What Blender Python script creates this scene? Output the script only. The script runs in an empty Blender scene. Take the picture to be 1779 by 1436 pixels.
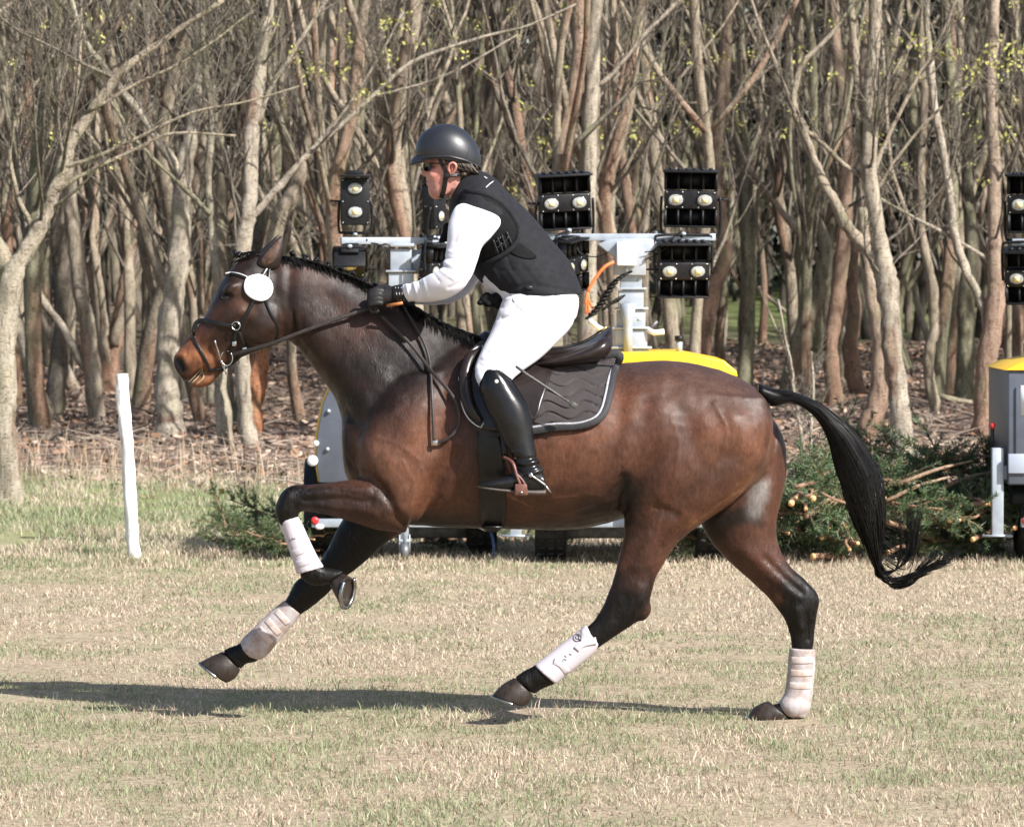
import bpy, bmesh, math, random
import numpy as np
from mathutils import Vector, Matrix, noise
from mathutils.bvhtree import BVHTree

random.seed(7)
RS = np.random.RandomState(11)
SC = bpy.context.scene
COL = SC.collection
R = math.radians

# ------------------------------------------------------------------ camera, sky, sun, exposure
CAM_H, CAM_D, FPX = 1.87, 20.0, 8400.0
PITCH = math.atan(248 / FPX)
cam_data = bpy.data.cameras.new('camera')
cam = bpy.data.objects.new('camera', cam_data)
COL.objects.link(cam)
cam.location = (0, -CAM_D, CAM_H)
cam.rotation_euler = (math.pi / 2 - PITCH, 0, 0)
cam_data.sensor_width = 36.0
cam_data.lens = 36.0 * FPX / 1779.0
cam_data.clip_start = 0.5
cam_data.clip_end = 2000
cam_data.dof.use_dof = True
cam_data.dof.focus_distance = 20.0
cam_data.dof.aperture_fstop = 13.0
SC.camera = cam

SUN = Vector((0.93, -0.85, 1.0)).normalized()
world = bpy.data.worlds.new('World')
SC.world = world
world.use_nodes = True
wn = world.node_tree
bg = wn.nodes['Background']
sky = wn.nodes.new('ShaderNodeTexSky')
sky.sky_type = 'NISHITA'
sky.sun_disc = False
sky.sun_elevation = math.asin(SUN.z)
sky.sun_rotation = math.atan2(SUN.x, SUN.y)
sky.air_density = 1.0
sky.dust_density = 1.5
wn.links.new(sky.outputs[0], bg.inputs[0])
bg.inputs[1].default_value = 0.095
sun_data = bpy.data.lights.new('sun', 'SUN')
sun_data.energy = 5.0
sun_data.angle = R(0.6)
sun_data.color = (1.0, 0.972, 0.93)
sun = bpy.data.objects.new('sun', sun_data)
COL.objects.link(sun)
sun.location = SUN * 50
sun.rotation_euler = (-SUN).to_track_quat('-Z', 'Y').to_euler()
SC.view_settings.view_transform = 'Standard'
SC.view_settings.look = 'None'
SC.view_settings.gamma = 1
SC.view_settings.use_curve_mapping = False
SC.view_settings.exposure = 0.82
SC.cycles.use_denoising = True
SC.cycles.max_bounces = 6
SC.cycles.diffuse_bounces = 3
SC.cycles.glossy_bounces = 3
SC.cycles.transmission_bounces = 2
SC.cycles.transparent_max_bounces = 6

# ------------------------------------------------------------------ helpers
CP, SP = math.cos(PITCH), math.sin(PITCH)

def W(px, py, Y=0.0):
    """photo pixel + depth plane -> world point"""
    u = (px - 889.5) / FPX
    v = (718.0 - py) / FPX
    dy = CP + v * SP
    dz = -SP + v * CP
    t = (Y + CAM_D) / dy
    return np.array((u * t, Y, CAM_H + dz * t))

def GY(py):
    """depth at which the level ground shows at photo row py"""
    v = (718.0 - py) / FPX
    dy = CP + v * SP
    dz = -SP + v * CP
    return -CAM_H / dz * dy - CAM_D

def proj(P):
    P = np.asarray(P, float)
    d = P - np.array((0, -CAM_D, CAM_H))
    f = d[..., 1] * CP - d[..., 2] * SP
    up = d[..., 1] * SP + d[..., 2] * CP
    return 889.5 + FPX * d[..., 0] / f, 718 - FPX * up / f

def unit(v):
    v = np.asarray(v, float)
    n = np.linalg.norm(v)
    return v / n if n > 1e-12 else v

def catmull(P, k, closed=False):
    P = np.asarray(P, float)
    n = len(P)
    if n < 3 and not closed:
        t = np.linspace(0, 1, k * (n - 1) + 1)[:, None]
        return P[0] * (1 - t) + P[-1] * t
    if closed:
        Q = np.vstack([P[-1], P, P[0], P[1]])
        m = n
    else:
        Q = np.vstack([2 * P[0] - P[1], P, 2 * P[-1] - P[-2]])
        m = n - 1
    out = []
    t = (np.arange(k) / k)[:, None]
    for i in range(m):
        a, b, c, d = Q[i], Q[i + 1], Q[i + 2], Q[i + 3]
        out.append(0.5 * (2 * b + (c - a) * t + (2 * a - 5 * b + 4 * c - d) * t ** 2 + (3 * b - a - 3 * c + d) * t ** 3))
    if not closed:
        out.append(P[-1:])
    return np.vstack(out)

def resample(P, n, closed=False):
    P = np.asarray(P, float)
    Q = np.vstack([P, P[:1]]) if closed else P
    s = np.concatenate([[0], np.cumsum(np.linalg.norm(np.diff(Q, axis=0), axis=1))])
    t = np.linspace(0, s[-1], n + 1)[:-1] if closed else np.linspace(0, s[-1], n)
    return np.stack([np.interp(t, s, Q[:, i]) for i in range(Q.shape[1])], 1)

class MB:
    """collects shapes that become ONE mesh object"""
    def __init__(self):
        self.v, self.f, self.n, self.cols = [], [], 0, []
    def add(self, v, f, col=None):
        v = np.asarray(v, float).reshape(-1, 3)
        self.v.append(v)
        n = self.n
        self.f.extend([tuple(i + n for i in q) for q in f])
        self.n += len(v)
        self.cols.append(np.tile(np.array(col if col is not None else (1, 1, 1, 1), float), (len(v), 1)))
        return self
    def box(self, c, s, rot=None, col=None):
        c = np.asarray(c, float); s = np.asarray(s, float) / 2
        v = np.array([(x, y, z) for x in (-1, 1) for y in (-1, 1) for z in (-1, 1)], float) * s
        if rot is not None:
            v = v @ np.array(rot).T
        return self.add(v + c, [(0, 1, 3, 2), (4, 6, 7, 5), (0, 4, 5, 1), (2, 3, 7, 6), (0, 2, 6, 4), (1, 5, 7, 3)], col)
    def tube(self, P, r, sides=8, caps=True, col=None):
        v, f = tube(P, r, sides, caps)
        return self.add(v, f, col)
    def build(self, name, mat, parent=None, smooth=False, bevel=0, loc=None, link=True, attr=False):
        me = bpy.data.meshes.new(name)
        v = np.vstack(self.v) if self.v else np.zeros((0, 3))
        if loc is not None:
            v = v - np.asarray(loc)
        fast_mesh(me, v, self.f)
        if attr:
            a = me.color_attributes.new('Col', 'FLOAT_COLOR', 'POINT')
            a.data.foreach_set('color', np.vstack(self.cols).astype(np.float32).ravel())
        return finish(name, me, mat, parent, smooth, bevel, loc)

def fast_mesh(me, v, f):
    nf = len(f)
    lens = np.fromiter((len(q) for q in f), np.int32, nf)
    flat = np.fromiter((i for q in f for i in q), np.int32, int(lens.sum()))
    arr_mesh(me, v, flat, lens)

def arr_mesh(me, v, flat, lens):
    me.vertices.add(len(v))
    me.vertices.foreach_set('co', np.asarray(v, np.float32).ravel())
    me.loops.add(len(flat))
    me.loops.foreach_set('vertex_index', np.asarray(flat, np.int32))
    me.polygons.add(len(lens))
    starts = np.concatenate([[0], np.cumsum(lens)[:-1]]).astype(np.int32) if len(lens) else np.zeros(0, np.int32)
    me.polygons.foreach_set('loop_start', starts)
    me.update(calc_edges=True)

def finish(name, me, mat, parent=None, smooth=False, bevel=0, loc=None):
    o = bpy.data.objects.new(name, me)
    COL.objects.link(o)
    if mat is not None:
        me.materials.append(mat)
    if smooth:
        me.polygons.foreach_set('use_smooth', np.ones(len(me.polygons), bool))
    if bevel:
        b = o.modifiers.new('bevel', 'BEVEL')
        b.width = bevel; b.segments = 2; b.limit_method = 'ANGLE'; b.angle_limit = R(40)
    if loc is not None:
        o.location = loc
    if parent is not None:
        o.parent = parent
        pl = parent.matrix_world.translation
        p = parent; off = Vector((0, 0, 0))
        while p is not None:
            off += p.location; p = p.parent
        o.location = Vector(o.location) - off if loc is not None else -off
    return o

def tag(o, label=None, cat=None, group=None, kind=None):
    if label: o['label'] = label
    if cat: o['category'] = cat
    if group: o['group'] = group
    if kind: o['kind'] = kind
    return o

def empty(name, loc, label=None, cat=None, group=None, parent=None):
    o = bpy.data.objects.new(name, None)
    COL.objects.link(o)
    o.location = [float(x) for x in loc]
    o.empty_display_size = 0.1
    if parent: o.parent = parent
    return tag(o, label, cat, group)

def copy_tree(o, parent=None):
    c = o.copy()
    COL.objects.link(c)
    c.parent = parent
    for ch in list(o.children):
        copy_tree(ch, c)
    return c

def tube(P, r, sides=8, caps=True):
    P = np.asarray(P, float)
    n = len(P)
    r = np.broadcast_to(np.asarray(r, float), (n,))
    T = np.gradient(P, axis=0)
    T /= np.maximum(np.linalg.norm(T, axis=1, keepdims=True), 1e-9)
    ref = np.array((0, 0, 1.0)) if abs(T[:, 2]).mean() < 0.75 else np.array((0.3, 1.0, 0.1))
    A = np.cross(T, ref)
    A /= np.maximum(np.linalg.norm(A, axis=1, keepdims=True), 1e-9)
    B = np.cross(T, A)
    a = np.arange(sides) * 2 * math.pi / sides
    ring = P[:, None, :] + r[:, None, None] * (np.cos(a)[None, :, None] * A[:, None, :] + np.sin(a)[None, :, None] * B[:, None, :])
    v = ring.reshape(-1, 3)
    f = []
    for i in range(n - 1):
        for j in range(sides):
            k = (j + 1) % sides
            f.append((i * sides + j, i * sides + k, (i + 1) * sides + k, (i + 1) * sides + j))
    if caps:
        f.append(tuple(range(sides - 1, -1, -1)))
        f.append(tuple((n - 1) * sides + j for j in range(sides)))
    return v, f

def loft(secs, k=5, N=28, inf=0.0, dy=0.0, mirror=False, shift=(0, 0)):
    """sections (ax,ay, bx,by, halfwidth_m, y [,egg [,n]]) traced in the photo, at lateral position y"""
    S = []
    for s in secs:
        s = list(s)
        if len(s) < 7: s.append(0.0)
        if len(s) < 8: s.append(2.0)
        S.append(s)
    D = catmull(S, k)
    t = np.arange(N) * 2 * math.pi / N
    rings = []
    for ax, ay, bx, by, hw, y, egg, n in D:
        y = y + dy
        A = W(ax + shift[0], ay + shift[1], y); B = W(bx + shift[0], by + shift[1], y)
        c = (A + B) / 2; a1 = (B - A) / 2
        L = np.linalg.norm(a1)
        a1 = a1 * (max(L + inf, 0.003) / max(L, 1e-6))
        h = max(hw + inf, 0.003)
        cs = np.sign(np.cos(t)) * np.abs(np.cos(t)) ** (2 / n)
        sn = np.sign(np.sin(t)) * np.abs(np.sin(t)) ** (2 / n)
        ring = c[None] + cs[:, None] * a1[None]
        ring[:, 1] += h * (1 + egg * cs) * sn
        rings.append(ring)
    v = np.vstack(rings)
    m = len(rings)
    f = []
    for i in range(m - 1):
        for j in range(N):
            q = (j + 1) % N
            f.append((i * N + j, i * N + q, (i + 1) * N + q, (i + 1) * N + j))
    c0, c1 = len(v), len(v) + 1
    v = np.vstack([v, rings[0].mean(0), rings[-1].mean(0)])
    for j in range(N):
        q = (j + 1) % N
        f.append((c0, q, j)); f.append((c1, (m - 1) * N + j, (m - 1) * N + q))
    if mirror:
        v = v * np.array((1, -1, 1.0))
        f = [tuple(reversed(q)) for q in f]
    return v, f

def ellipsoid(c, r, rot=None, nu=16, nv=10):
    v, f = [], []
    for i in range(1, nv):
        th = math.pi * i / nv
        for j in range(nu):
            ph = 2 * math.pi * j / nu
            v.append((math.sin(th) * math.cos(ph), math.sin(th) * math.sin(ph), math.cos(th)))
    v = np.array(v)
    v = np.vstack([v, (0, 0, 1), (0, 0, -1)]) * np.asarray(r)
    if rot is not None:
        v = v @ np.array(rot).T
    for i in range(nv - 2):
        for j in range(nu):
            k = (j + 1) % nu
            f.append((i * nu + j, (i + 1) * nu + j, (i + 1) * nu + k, i * nu + k))
    a, b = len(v) - 2, len(v) - 1
    for j in range(nu):
        k = (j + 1) % nu
        f.append((a, j, k)); f.append((b, (nv - 2) * nu + k, (nv - 2) * nu + j))
    return v + np.asarray(c), f

def fuse(parts, voxel, smooth=4, factor=0.5):
    """overlapping closed shapes -> one continuous skin (mesh datablock)"""
    mb = MB()
    for v, f in parts:
        mb.add(v, f)
    me = bpy.data.meshes.new('tmp')
    fast_mesh(me, np.vstack(mb.v), mb.f)
    o = bpy.data.objects.new('tmp', me)
    COL.objects.link(o)
    m = o.modifiers.new('r', 'REMESH')
    m.mode = 'VOXEL'; m.voxel_size = voxel
    if smooth:
        s = o.modifiers.new('s', 'SMOOTH')
        s.factor = factor; s.iterations = smooth
    dg = bpy.context.evaluated_depsgraph_get()
    out = bpy.data.meshes.new_from_object(o.evaluated_get(dg))
    bpy.data.objects.remove(o)
    bpy.data.meshes.remove(me)
    return out

def get_v(me):
    a = np.empty(len(me.vertices) * 3, np.float32)
    me.vertices.foreach_get('co', a)
    return a.reshape(-1, 3).astype(float)

def get_n(me):
    a = np.empty(len(me.vertices) * 3, np.float32)
    me.vertex_normals.foreach_get('vector', a)
    return a.reshape(-1, 3).astype(float)

def set_v(me, v):
    me.vertices.foreach_set('co', np.asarray(v, np.float32).ravel())
    me.update()

def polydist(px, py, line):
    """distance (in photo pixels) from every vertex to a traced polyline"""
    L = np.asarray(line, float).reshape(-1, 2)
    d = np.full(px.shape, 1e9)
    if len(L) == 1:
        return np.hypot(px - L[0, 0], py - L[0, 1])
    for a, b in zip(L[:-1], L[1:]):
        ab = b - a
        t = np.clip(((px - a[0]) * ab[0] + (py - a[1]) * ab[1]) / max(ab @ ab, 1e-9), 0, 1)
        d = np.minimum(d, np.hypot(px - a[0] - t * ab[0], py - a[1] - t * ab[1]))
    return d

def bvh_of(*objs):
    V, F, n = [], [], 0
    dg = bpy.context.evaluated_depsgraph_get()
    for o in objs:
        me = o.data
        mw = o.matrix_world
        off = np.array((0, 0, 0.0)); p = o
        while p is not None:
            off += np.array(p.location); p = p.parent
        v = get_v(me) + off
        V.append(v)
        F += [tuple(i + n for i in p.vertices) for p in me.polygons]
        n += len(v)
    return BVHTree.FromPolygons([tuple(x) for x in np.vstack(V)], F)

CO = np.array((0, -CAM_D, CAM_H))

def hit(bvh, px, py):
    d = unit(W(px, py, 0) - CO)
    loc, nor, idx, dist = bvh.ray_cast(Vector(CO), Vector(d), 60)
    return (np.array(loc), d) if loc is not None else (None, d)

def onsurf(bvh, P, off=0.003, fb=-0.1):
    """photo points laid on a body's near side; off = metres out from it"""
    out, last = [], None
    for p in P:
        h, d = hit(bvh, p[0], p[1])
        if h is None:
            y = last[1] if last is not None else fb
            h = W(p[0], p[1], y)
        else:
            last = h
        out.append(h - d * off)
    return np.array(out)

def smooth1(A, n=2):
    A = np.array(A)
    for _ in range(n):
        A[1:-1] = (A[:-2] + 2 * A[1:-1] + A[2:]) / 4
    return A

def ribbon(P, w, th, side=None):
    """flat strap through 3D points; width w, thickness th"""
    P = np.asarray(P, float)
    n = len(P)
    T = np.gradient(P, axis=0)
    T /= np.maximum(np.linalg.norm(T, axis=1, keepdims=True), 1e-9)
    nrm = np.tile(np.array((0, -1.0, 0.0)), (n, 1)) if side is None else np.asarray(side)
    S = np.cross(T, nrm)
    S /= np.maximum(np.linalg.norm(S, axis=1, keepdims=True), 1e-9)
    Nn = np.cross(S, T)
    w = np.broadcast_to(np.asarray(w, float), (n,))[:, None]
    q = [P + S * w / 2 + Nn * th / 2, P + S * w * .35 + Nn * th, P - S * w * .35 + Nn * th, P - S * w / 2 + Nn * th / 2, P - S * w / 2 - Nn * th / 2, P + S * w / 2 - Nn * th / 2]
    m = len(q)
    v = np.stack(q, 1).reshape(-1, 3)
    f = []
    for i in range(n - 1):
        for j in range(m):
            k = (j + 1) % m
            f.append((i * m + j, i * m + k, (i + 1) * m + k, (i + 1) * m + j))
    f.append(tuple(range(m - 1, -1, -1))); f.append(tuple((n - 1) * m + j for j in range(m)))
    return v, f

def strap(bvh, pts, w, th=0.003, off=0.004, n=24, sm=3):
    P = resample(catmull(pts, 8), n)
    return ribbon(smooth1(onsurf(bvh, P, off), sm), w, th)

def mir(vf):
    v, f = vf
    return np.asarray(v) * np.array((1, -1, 1.0)), [tuple(reversed(q)) for q in f]

def drape(bvh, outline, off, rings=12, n=80, disp=None, th=None, fb=-0.2, centre=None):
    """a sheet with the traced outline laid over a body, off metres thick"""
    O = resample(catmull(outline, 6, True), n, True)
    c = O.mean(0) if centre is None else np.array(centre, float)
    rr = np.concatenate([np.linspace(0, 1, rings)[1:]])
    c3 = None
    G = []
    for r in rr:
        Pr = c + (O - c) * r
        G.append(Pr)
    pts = [c] + [p for g in G for p in g]
    Y = np.full(len(pts), np.nan)
    D = []
    for i, p in enumerate(pts):
        h, d = hit(bvh, p[0], p[1])
        D.append(d)
        if h is not None: Y[i] = h[1]
    for k in range(1, len(rr)):
        for j in range(n):
            i = 1 + k * n + j
            if np.isnan(Y[i]): Y[i] = Y[i - n]
    Y[np.isnan(Y)] = np.nanmean(Y) if not np.all(np.isnan(Y)) else fb
    Z = Y[1:].reshape(len(rr), n)
    for _ in range(4):
        Z2 = Z.copy()
        Z2[1:-1] = (Z[:-2] + 2 * Z[1:-1] + Z[2:]) / 4
        Z = (np.roll(Z2, 1, 1) + 2 * Z2 + np.roll(Z2, -1, 1)) / 4
    Y[1:] = Z.ravel()
    v = []
    for i, p in enumerate(pts):
        o = off if disp is None else off + disp(p[0], p[1])
        P = W(p[0], p[1], Y[i])
        v.append(P - D[i] * o)
    f = []
    for j in range(n):
        f.append((0, 1 + j, 1 + (j + 1) % n))
    for k in range(len(rr) - 1):
        for j in range(n):
            q = (j + 1) % n
            f.append((1 + k * n + j, 1 + (k + 1) * n + j, 1 + (k + 1) * n + q, 1 + k * n + q))
    # rim turned in to the body
    base = len(v)
    last = 1 + (len(rr) - 1) * n
    for j in range(n):
        v.append(v[last + j] + D[last + j] * (off + 0.012 if th is None else th))
    for j in range(n):
        q = (j + 1) % n
        f.append((last + j, base + j, base + q, last + q))
    edge = np.array(v[last:last + n])
    return np.array(v), f, edge

# ------------------------------------------------------------------ materials
def nodes_of(name):
    m = bpy.data.materials.new(name)
    m.use_nodes = True
    nt = m.node_tree
    return m, nt, nt.nodes['Principled BSDF']

def ramp(nt, fac, stops):
    r = nt.nodes.new('ShaderNodeValToRGB')
    while len(r.color_ramp.elements) < len(stops):
        r.color_ramp.elements.new(0.5)
    for e, (p, c) in zip(r.color_ramp.elements, stops):
        e.position = p
        e.color = (c[0], c[1], c[2], 1)
    nt.links.new(fac, r.inputs[0])
    return r.outputs[0]

def noise_tex(nt, scale, detail=4, rough=0.55, coord='Object', stretch=None, dist=0.0):
    tc = nt.nodes.new('ShaderNodeTexCoord')
    n = nt.nodes.new('ShaderNodeTexNoise')
    n.inputs['Scale'].default_value = scale
    n.inputs['Detail'].default_value = detail
    n.inputs['Roughness'].default_value = rough
    n.inputs['Distortion'].default_value = dist
    if coord == 'World':
        g = nt.nodes.new('ShaderNodeNewGeometry')
        src = g.outputs['Position']
    else:
        src = tc.outputs[coord]
    if stretch:
        mp = nt.nodes.new('ShaderNodeMapping')
        mp.inputs['Scale'].default_value = stretch
        nt.links.new(src, mp.inputs['Vector'])
        src = mp.outputs['Vector']
    nt.links.new(src, n.inputs['Vector'])
    return n.outputs['Fac']

def mixc(nt, fac, a, b, mode='MIX'):
    m = nt.nodes.new('ShaderNodeMix')
    m.data_type = 'RGBA'; m.blend_type = mode
    for s, x in ((m.inputs[0], fac), (m.inputs[6], a), (m.inputs[7], b)):
        if hasattr(x, 'is_output'): nt.links.new(x, s)
        elif isinstance(x, (tuple, list)): s.default_value = (*x[:3], 1)
        else: s.default_value = x
    return m.outputs[2]

def bump(nt, b, height, strength=0.3, dist=0.01):
    n = nt.nodes.new('ShaderNodeBump')
    n.inputs['Strength'].default_value = strength
    n.inputs['Distance'].default_value = dist
    nt.links.new(height, n.inputs['Height'])
    nt.links.new(n.outputs[0], b.inputs['Normal'])

def mat(name, c, c2=None, scale=12, rough=0.6, metal=0.0, bmp=0.0, bscale=60, bdist=0.004, spec=0.5, coat=0.0, sheen=0.0, attr=False, detail=4):
    m, nt, b = nodes_of(name)
    if c2 is not None:
        col = ramp(nt, noise_tex(nt, scale, detail), [(0.35, c), (0.65, c2)])
    else:
        rgb = nt.nodes.new('ShaderNodeRGB'); rgb.outputs[0].default_value = (*c, 1); col = rgb.outputs[0]
    if attr:
        at = nt.nodes.new('ShaderNodeVertexColor'); at.layer_name = 'Col'
        col = mixc(nt, 1.0, col, at.outputs[0], 'MULTIPLY')
    nt.links.new(col, b.inputs['Base Color'])
    b.inputs['Roughness'].default_value = rough
    b.inputs['Metallic'].default_value = metal
    b.inputs['Specular IOR Level'].default_value = spec
    if coat:
        b.inputs['Coat Weight'].default_value = coat; b.inputs['Coat Roughness'].default_value = 0.12
    if sheen:
        b.inputs['Sheen Weight'].default_value = sheen; b.inputs['Sheen Roughness'].default_value = 0.4
    if bmp:
        bump(nt, b, noise_tex(nt, bscale, 5), bmp, bdist)
    return m

BLACK_LEATHER = mat('black leather', (0.008, 0.0075, 0.0075), (0.013, 0.012, 0.0115), 30, 0.3, spec=.35, bmp=0.15, bscale=250, bdist=0.001)
BROWN_LEATHER = mat('dark brown leather', (0.014, 0.0095, 0.009), (0.022, 0.015, 0.013), 25, 0.3, spec=.4, bmp=0.15, bscale=200, bdist=0.001)
STEEL = mat('polished steel', (0.6, 0.6, 0.6), (0.5, 0.5, 0.5), 40, 0.22, metal=1.0)
# ================================================================== the ground
def lattice(seed, n=256):
    return np.random.RandomState(seed).rand(n, n)
LAT = [lattice(s) for s in range(6)]
def vnoise(x, y, k, oct=4):
    out = np.zeros(np.shape(x)); amp = 1.0; tot = 0
    for o in range(oct):
        L = LAT[(k + o) % 6]; n = L.shape[0]
        X = np.asarray(x) * 2 ** o + 17.3 * k; Y = np.asarray(y) * 2 ** o + 9.1 * k
        xi = np.floor(X).astype(int); yi = np.floor(Y).astype(int)
        fx = X - xi; fy = Y - yi
        fx = fx * fx * (3 - 2 * fx); fy = fy * fy * (3 - 2 * fy)
        a, b_ = L[xi % n, yi % n], L[(xi + 1) % n, yi % n]
        c, d = L[xi % n, (yi + 1) % n], L[(xi + 1) % n, (yi + 1) % n]
        out += amp * ((a * (1 - fx) + b_ * fx) * (1 - fy) + (c * (1 - fx) + d * fx) * fy)
        tot += amp; amp *= .5
    return out / tot

def edge_y(x):
    """where the mown meadow gives way to the leaf litter of the wood"""
    return np.interp(x, [-12, -4.5, -2.2, -.6, 1.2, 3, 6, 14], [26, 25, 23.5, 20.5, 15, 13.2, 13.2, 15]) + 2.2 * (vnoise(np.asarray(x) * .5, np.zeros(np.shape(x)), 2) - .5)
def gz(x, y):
    n = (vnoise(x * .35, y * .35, 0, 3) - .5) * .05 + (vnoise(x * 2.2, y * 2.2, 1, 4) - .5) * .045
    wood = np.clip((y - edge_y(x)) / 4, 0, 1)
    rise = .032 * np.clip(y - 48, 0, 70)
    n = n + wood * ((vnoise(x * .8, y * .8, 3, 4) - .5) * .28)
    n = n * np.clip((np.abs(y) + np.abs(x) * .3) / 1.2 + .25, 0, 1)
    return n + rise

xs = np.unique(np.concatenate([np.linspace(-250, -14, 24), np.linspace(-14, 14, 150), np.linspace(14, 250, 24)]))
ys = np.unique(np.concatenate([np.linspace(-80, -8, 16), np.linspace(-8, 36, 210), np.linspace(36, 110, 80), np.linspace(110, 600, 24)]))
X, Y = np.meshgrid(xs, ys)
Z = gz(X, Y)
nx, ny = len(xs), len(ys)
v = np.stack([X.ravel(), Y.ravel(), Z.ravel()], 1)
i = np.arange(nx * ny).reshape(ny, nx)
q = np.stack([i[:-1, :-1], i[:-1, 1:], i[1:, 1:], i[1:, :-1]], -1).reshape(-1)
me = bpy.data.meshes.new('meadow')
arr_mesh(me, v, q, np.full(len(q) // 4, 4, np.int32))
wood = np.clip((Y.ravel() - edge_y(X.ravel())) / 2.5 + .5 + (vnoise(X.ravel() * 1.4, Y.ravel() * 1.4, 4, 4) - .5) * 1.4, 0, 1)
lush = np.clip(1.25 - np.abs(Y.ravel() - 18) / 7.5, 0, 1) * np.clip(-(X.ravel() - .4) / 2, 0, 1)
glade = np.exp(-((X.ravel() - 6.5) / 3.2) ** 2 - ((Y.ravel() - 92) / 22) ** 2) + .5 * np.exp(-((X.ravel() - 1) / 9) ** 2 - ((Y.ravel() - 75) / 10) ** 2)
a = me.color_attributes.new('zone', 'FLOAT_COLOR', 'POINT')
a.data.foreach_set('color', np.stack([wood, lush, np.clip(glade, 0, 1), np.ones(len(v))], 1).astype(np.float32).ravel())

GRD, nt, b = nodes_of('meadow soil and thatch')
at = nt.nodes.new('ShaderNodeVertexColor'); at.layer_name = 'zone'
sp = nt.nodes.new('ShaderNodeSeparateColor'); nt.links.new(at.outputs[0], sp.inputs[0])
patch = noise_tex(nt, .9, 5, .6, 'World', (1, 1, 1))
fine = noise_tex(nt, 26, 6, .7, 'World')
mid_ = noise_tex(nt, 6, 5, .65, 'World')
c = ramp(nt, patch, [(.28, (.39, .31, .22)), (.48, (.44, .36, .255)), (.66, (.31, .305, .19))])
c = mixc(nt, .6, c, ramp(nt, mid_, [(.30, (.20, .135, .10)), (.42, (.42, .34, .25)), (.58, (.47, .385, .285)), (.70, (.29, .315, .18))]))
c = mixc(nt, 1.0, c, ramp(nt, fine, [(.28, (.40, .38, .355)), (.7, (1.22, 1.19, 1.16))]), 'MULTIPLY')
green = ramp(nt, mid_, [(.3, (.30, .28, .15)), (.6, (.19, .25, .085))])
c = mixc(nt, sp.outputs[1], c, green)
lit = ramp(nt, noise_tex(nt, 9, 7, .75, 'World'), [(.3, (.06, .045, .036)), (.5, (.16, .115, .09)), (.7, (.30, .225, .175))])
c = mixc(nt, sp.outputs[0], c, lit)
c = mixc(nt, sp.outputs[2], c, (.14, .17, .06))
nt.links.new(c, b.inputs['Base Color'])
b.inputs['Roughness'].default_value = .95
b.inputs['Specular IOR Level'].default_value = .1
bump(nt, b, fine, .6, .03)
tag(finish('meadow', me, GRD, None, True), kind='structure')

# ------------------------------------------------------------------ grass
def make_blades(x, y, h, w, colr, lean=1.05):
    n = len(x)
    z = gz(x, y) - .004
    a = RS.rand(n) * 2 * math.pi
    l = RS.rand(n) ** .45 * lean
    dx, dy = np.cos(a) * l * h, np.sin(a) * l * h
    up = h * np.sqrt(np.clip(1 - (l * .85) ** 2, .08, 1))
    f = RS.rand(n) * math.pi
    wx, wy = np.cos(f) * w / 2, np.sin(f) * w / 2
    P = np.stack([np.stack([x - wx, y - wy, z], 1), np.stack([x + wx, y + wy, z], 1),
                  np.stack([x + dx * .35 + wx * .8, y + dy * .35 + wy * .8, z + up * .62], 1), np.stack([x + dx * .35 - wx * .8, y + dy * .35 - wy * .8, z + up * .62], 1),
                  np.stack([x + dx, y + dy, z + up], 1)], 1)
    v = P.reshape(-1, 3)
    base = np.arange(n)[:, None] * 5
    flat = (base + np.array([0, 1, 2, 3, 3, 2, 4])).reshape(-1)
    lens = np.tile(np.array([4, 3], np.int32), n)
    col = np.repeat(np.concatenate([colr, np.ones((n, 1))], 1), 5, 0)
    return v, flat, lens, col

def wedge(n, y0, y1, marg=2.3):
    """points over the ground in view, from depth y0 to y1, evenly per area"""
    d0, d1 = y0 + CAM_D, y1 + CAM_D
    y = np.sqrt(RS.rand(n) * ((d1) ** 2 - d0 ** 2) + d0 ** 2) - CAM_D
    hw = (y + CAM_D) * .106 + marg
    return (RS.rand(n) * 2 - 1) * hw, y

STRAW, STRAW2, GREEN, GREEN2, REDDISH = map(np.array, ((.64, .53, .41), (.48, .39, .29), (.255, .285, .155), (.34, .355, .21), (.33, .215, .155)))
def grass_cols(x, y, lushness=0.0):
    p = vnoise(x * .8, y * .5, 0) * .55 + vnoise(x * 3.1, y * 2.2, 2) * .45 + lushness
    band = np.interp(y, [-6, -.5, 1.4, 3.5, 9, 12], [.065, .07, .05, -.05, -.045, -.02])
    g = np.clip((p + band - .50) * 6.0 + .40, .10, .92)
    isg = RS.rand(len(x)) < g
    u = RS.rand(len(x), 1)
    c = np.where(isg[:, None], GREEN * u + GREEN2 * (1 - u), STRAW * u + STRAW2 * (1 - u))
    r = RS.rand(len(x)) < .05
    c = np.where(r[:, None], REDDISH, c)
    return c * (.72 + .46 * RS.rand(len(x), 1))

def Rz0(a): c, s = math.cos(a), math.sin(a); return np.array(((c, -s, 0), (s, c, 0), (0, 0, 1.0)))
V_, F_, L_, C_ = [], [], [], []
def put(b_):
    n = sum(len(q) for q in V_)
    V_.append(b_[0]); F_.append(b_[1] + n); L_.append(b_[2]); C_.append(b_[3])
SPOTS = [W(a_, b_, GY(b_))[:2] for a_, b_ in ((380, 1250), (345, 1258), (840, 1262), (560, 1418), (70, 1300), (1130, 1268), (1480, 1330), (1050, 1410), (250, 1360), (1010, 1030), (1660, 1190), (700, 1090), (150, 1110), (1330, 1120), (1600, 1405), (905, 1240), (1385, 1262))]
def thin(x, y, k, sc, thr):
    for sx, sy in SPOTS:
        d = ((x - sx) / .15) ** 2 + ((y - sy) / .26) ** 2
        kp = d > RS.rand(len(x)) * 1.3
        x, y = x[kp], y[kp]
    m = vnoise(x * sc, y * sc, k) + .25 * RS.rand(len(x)) > thr
    return x[m], y[m]
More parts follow.
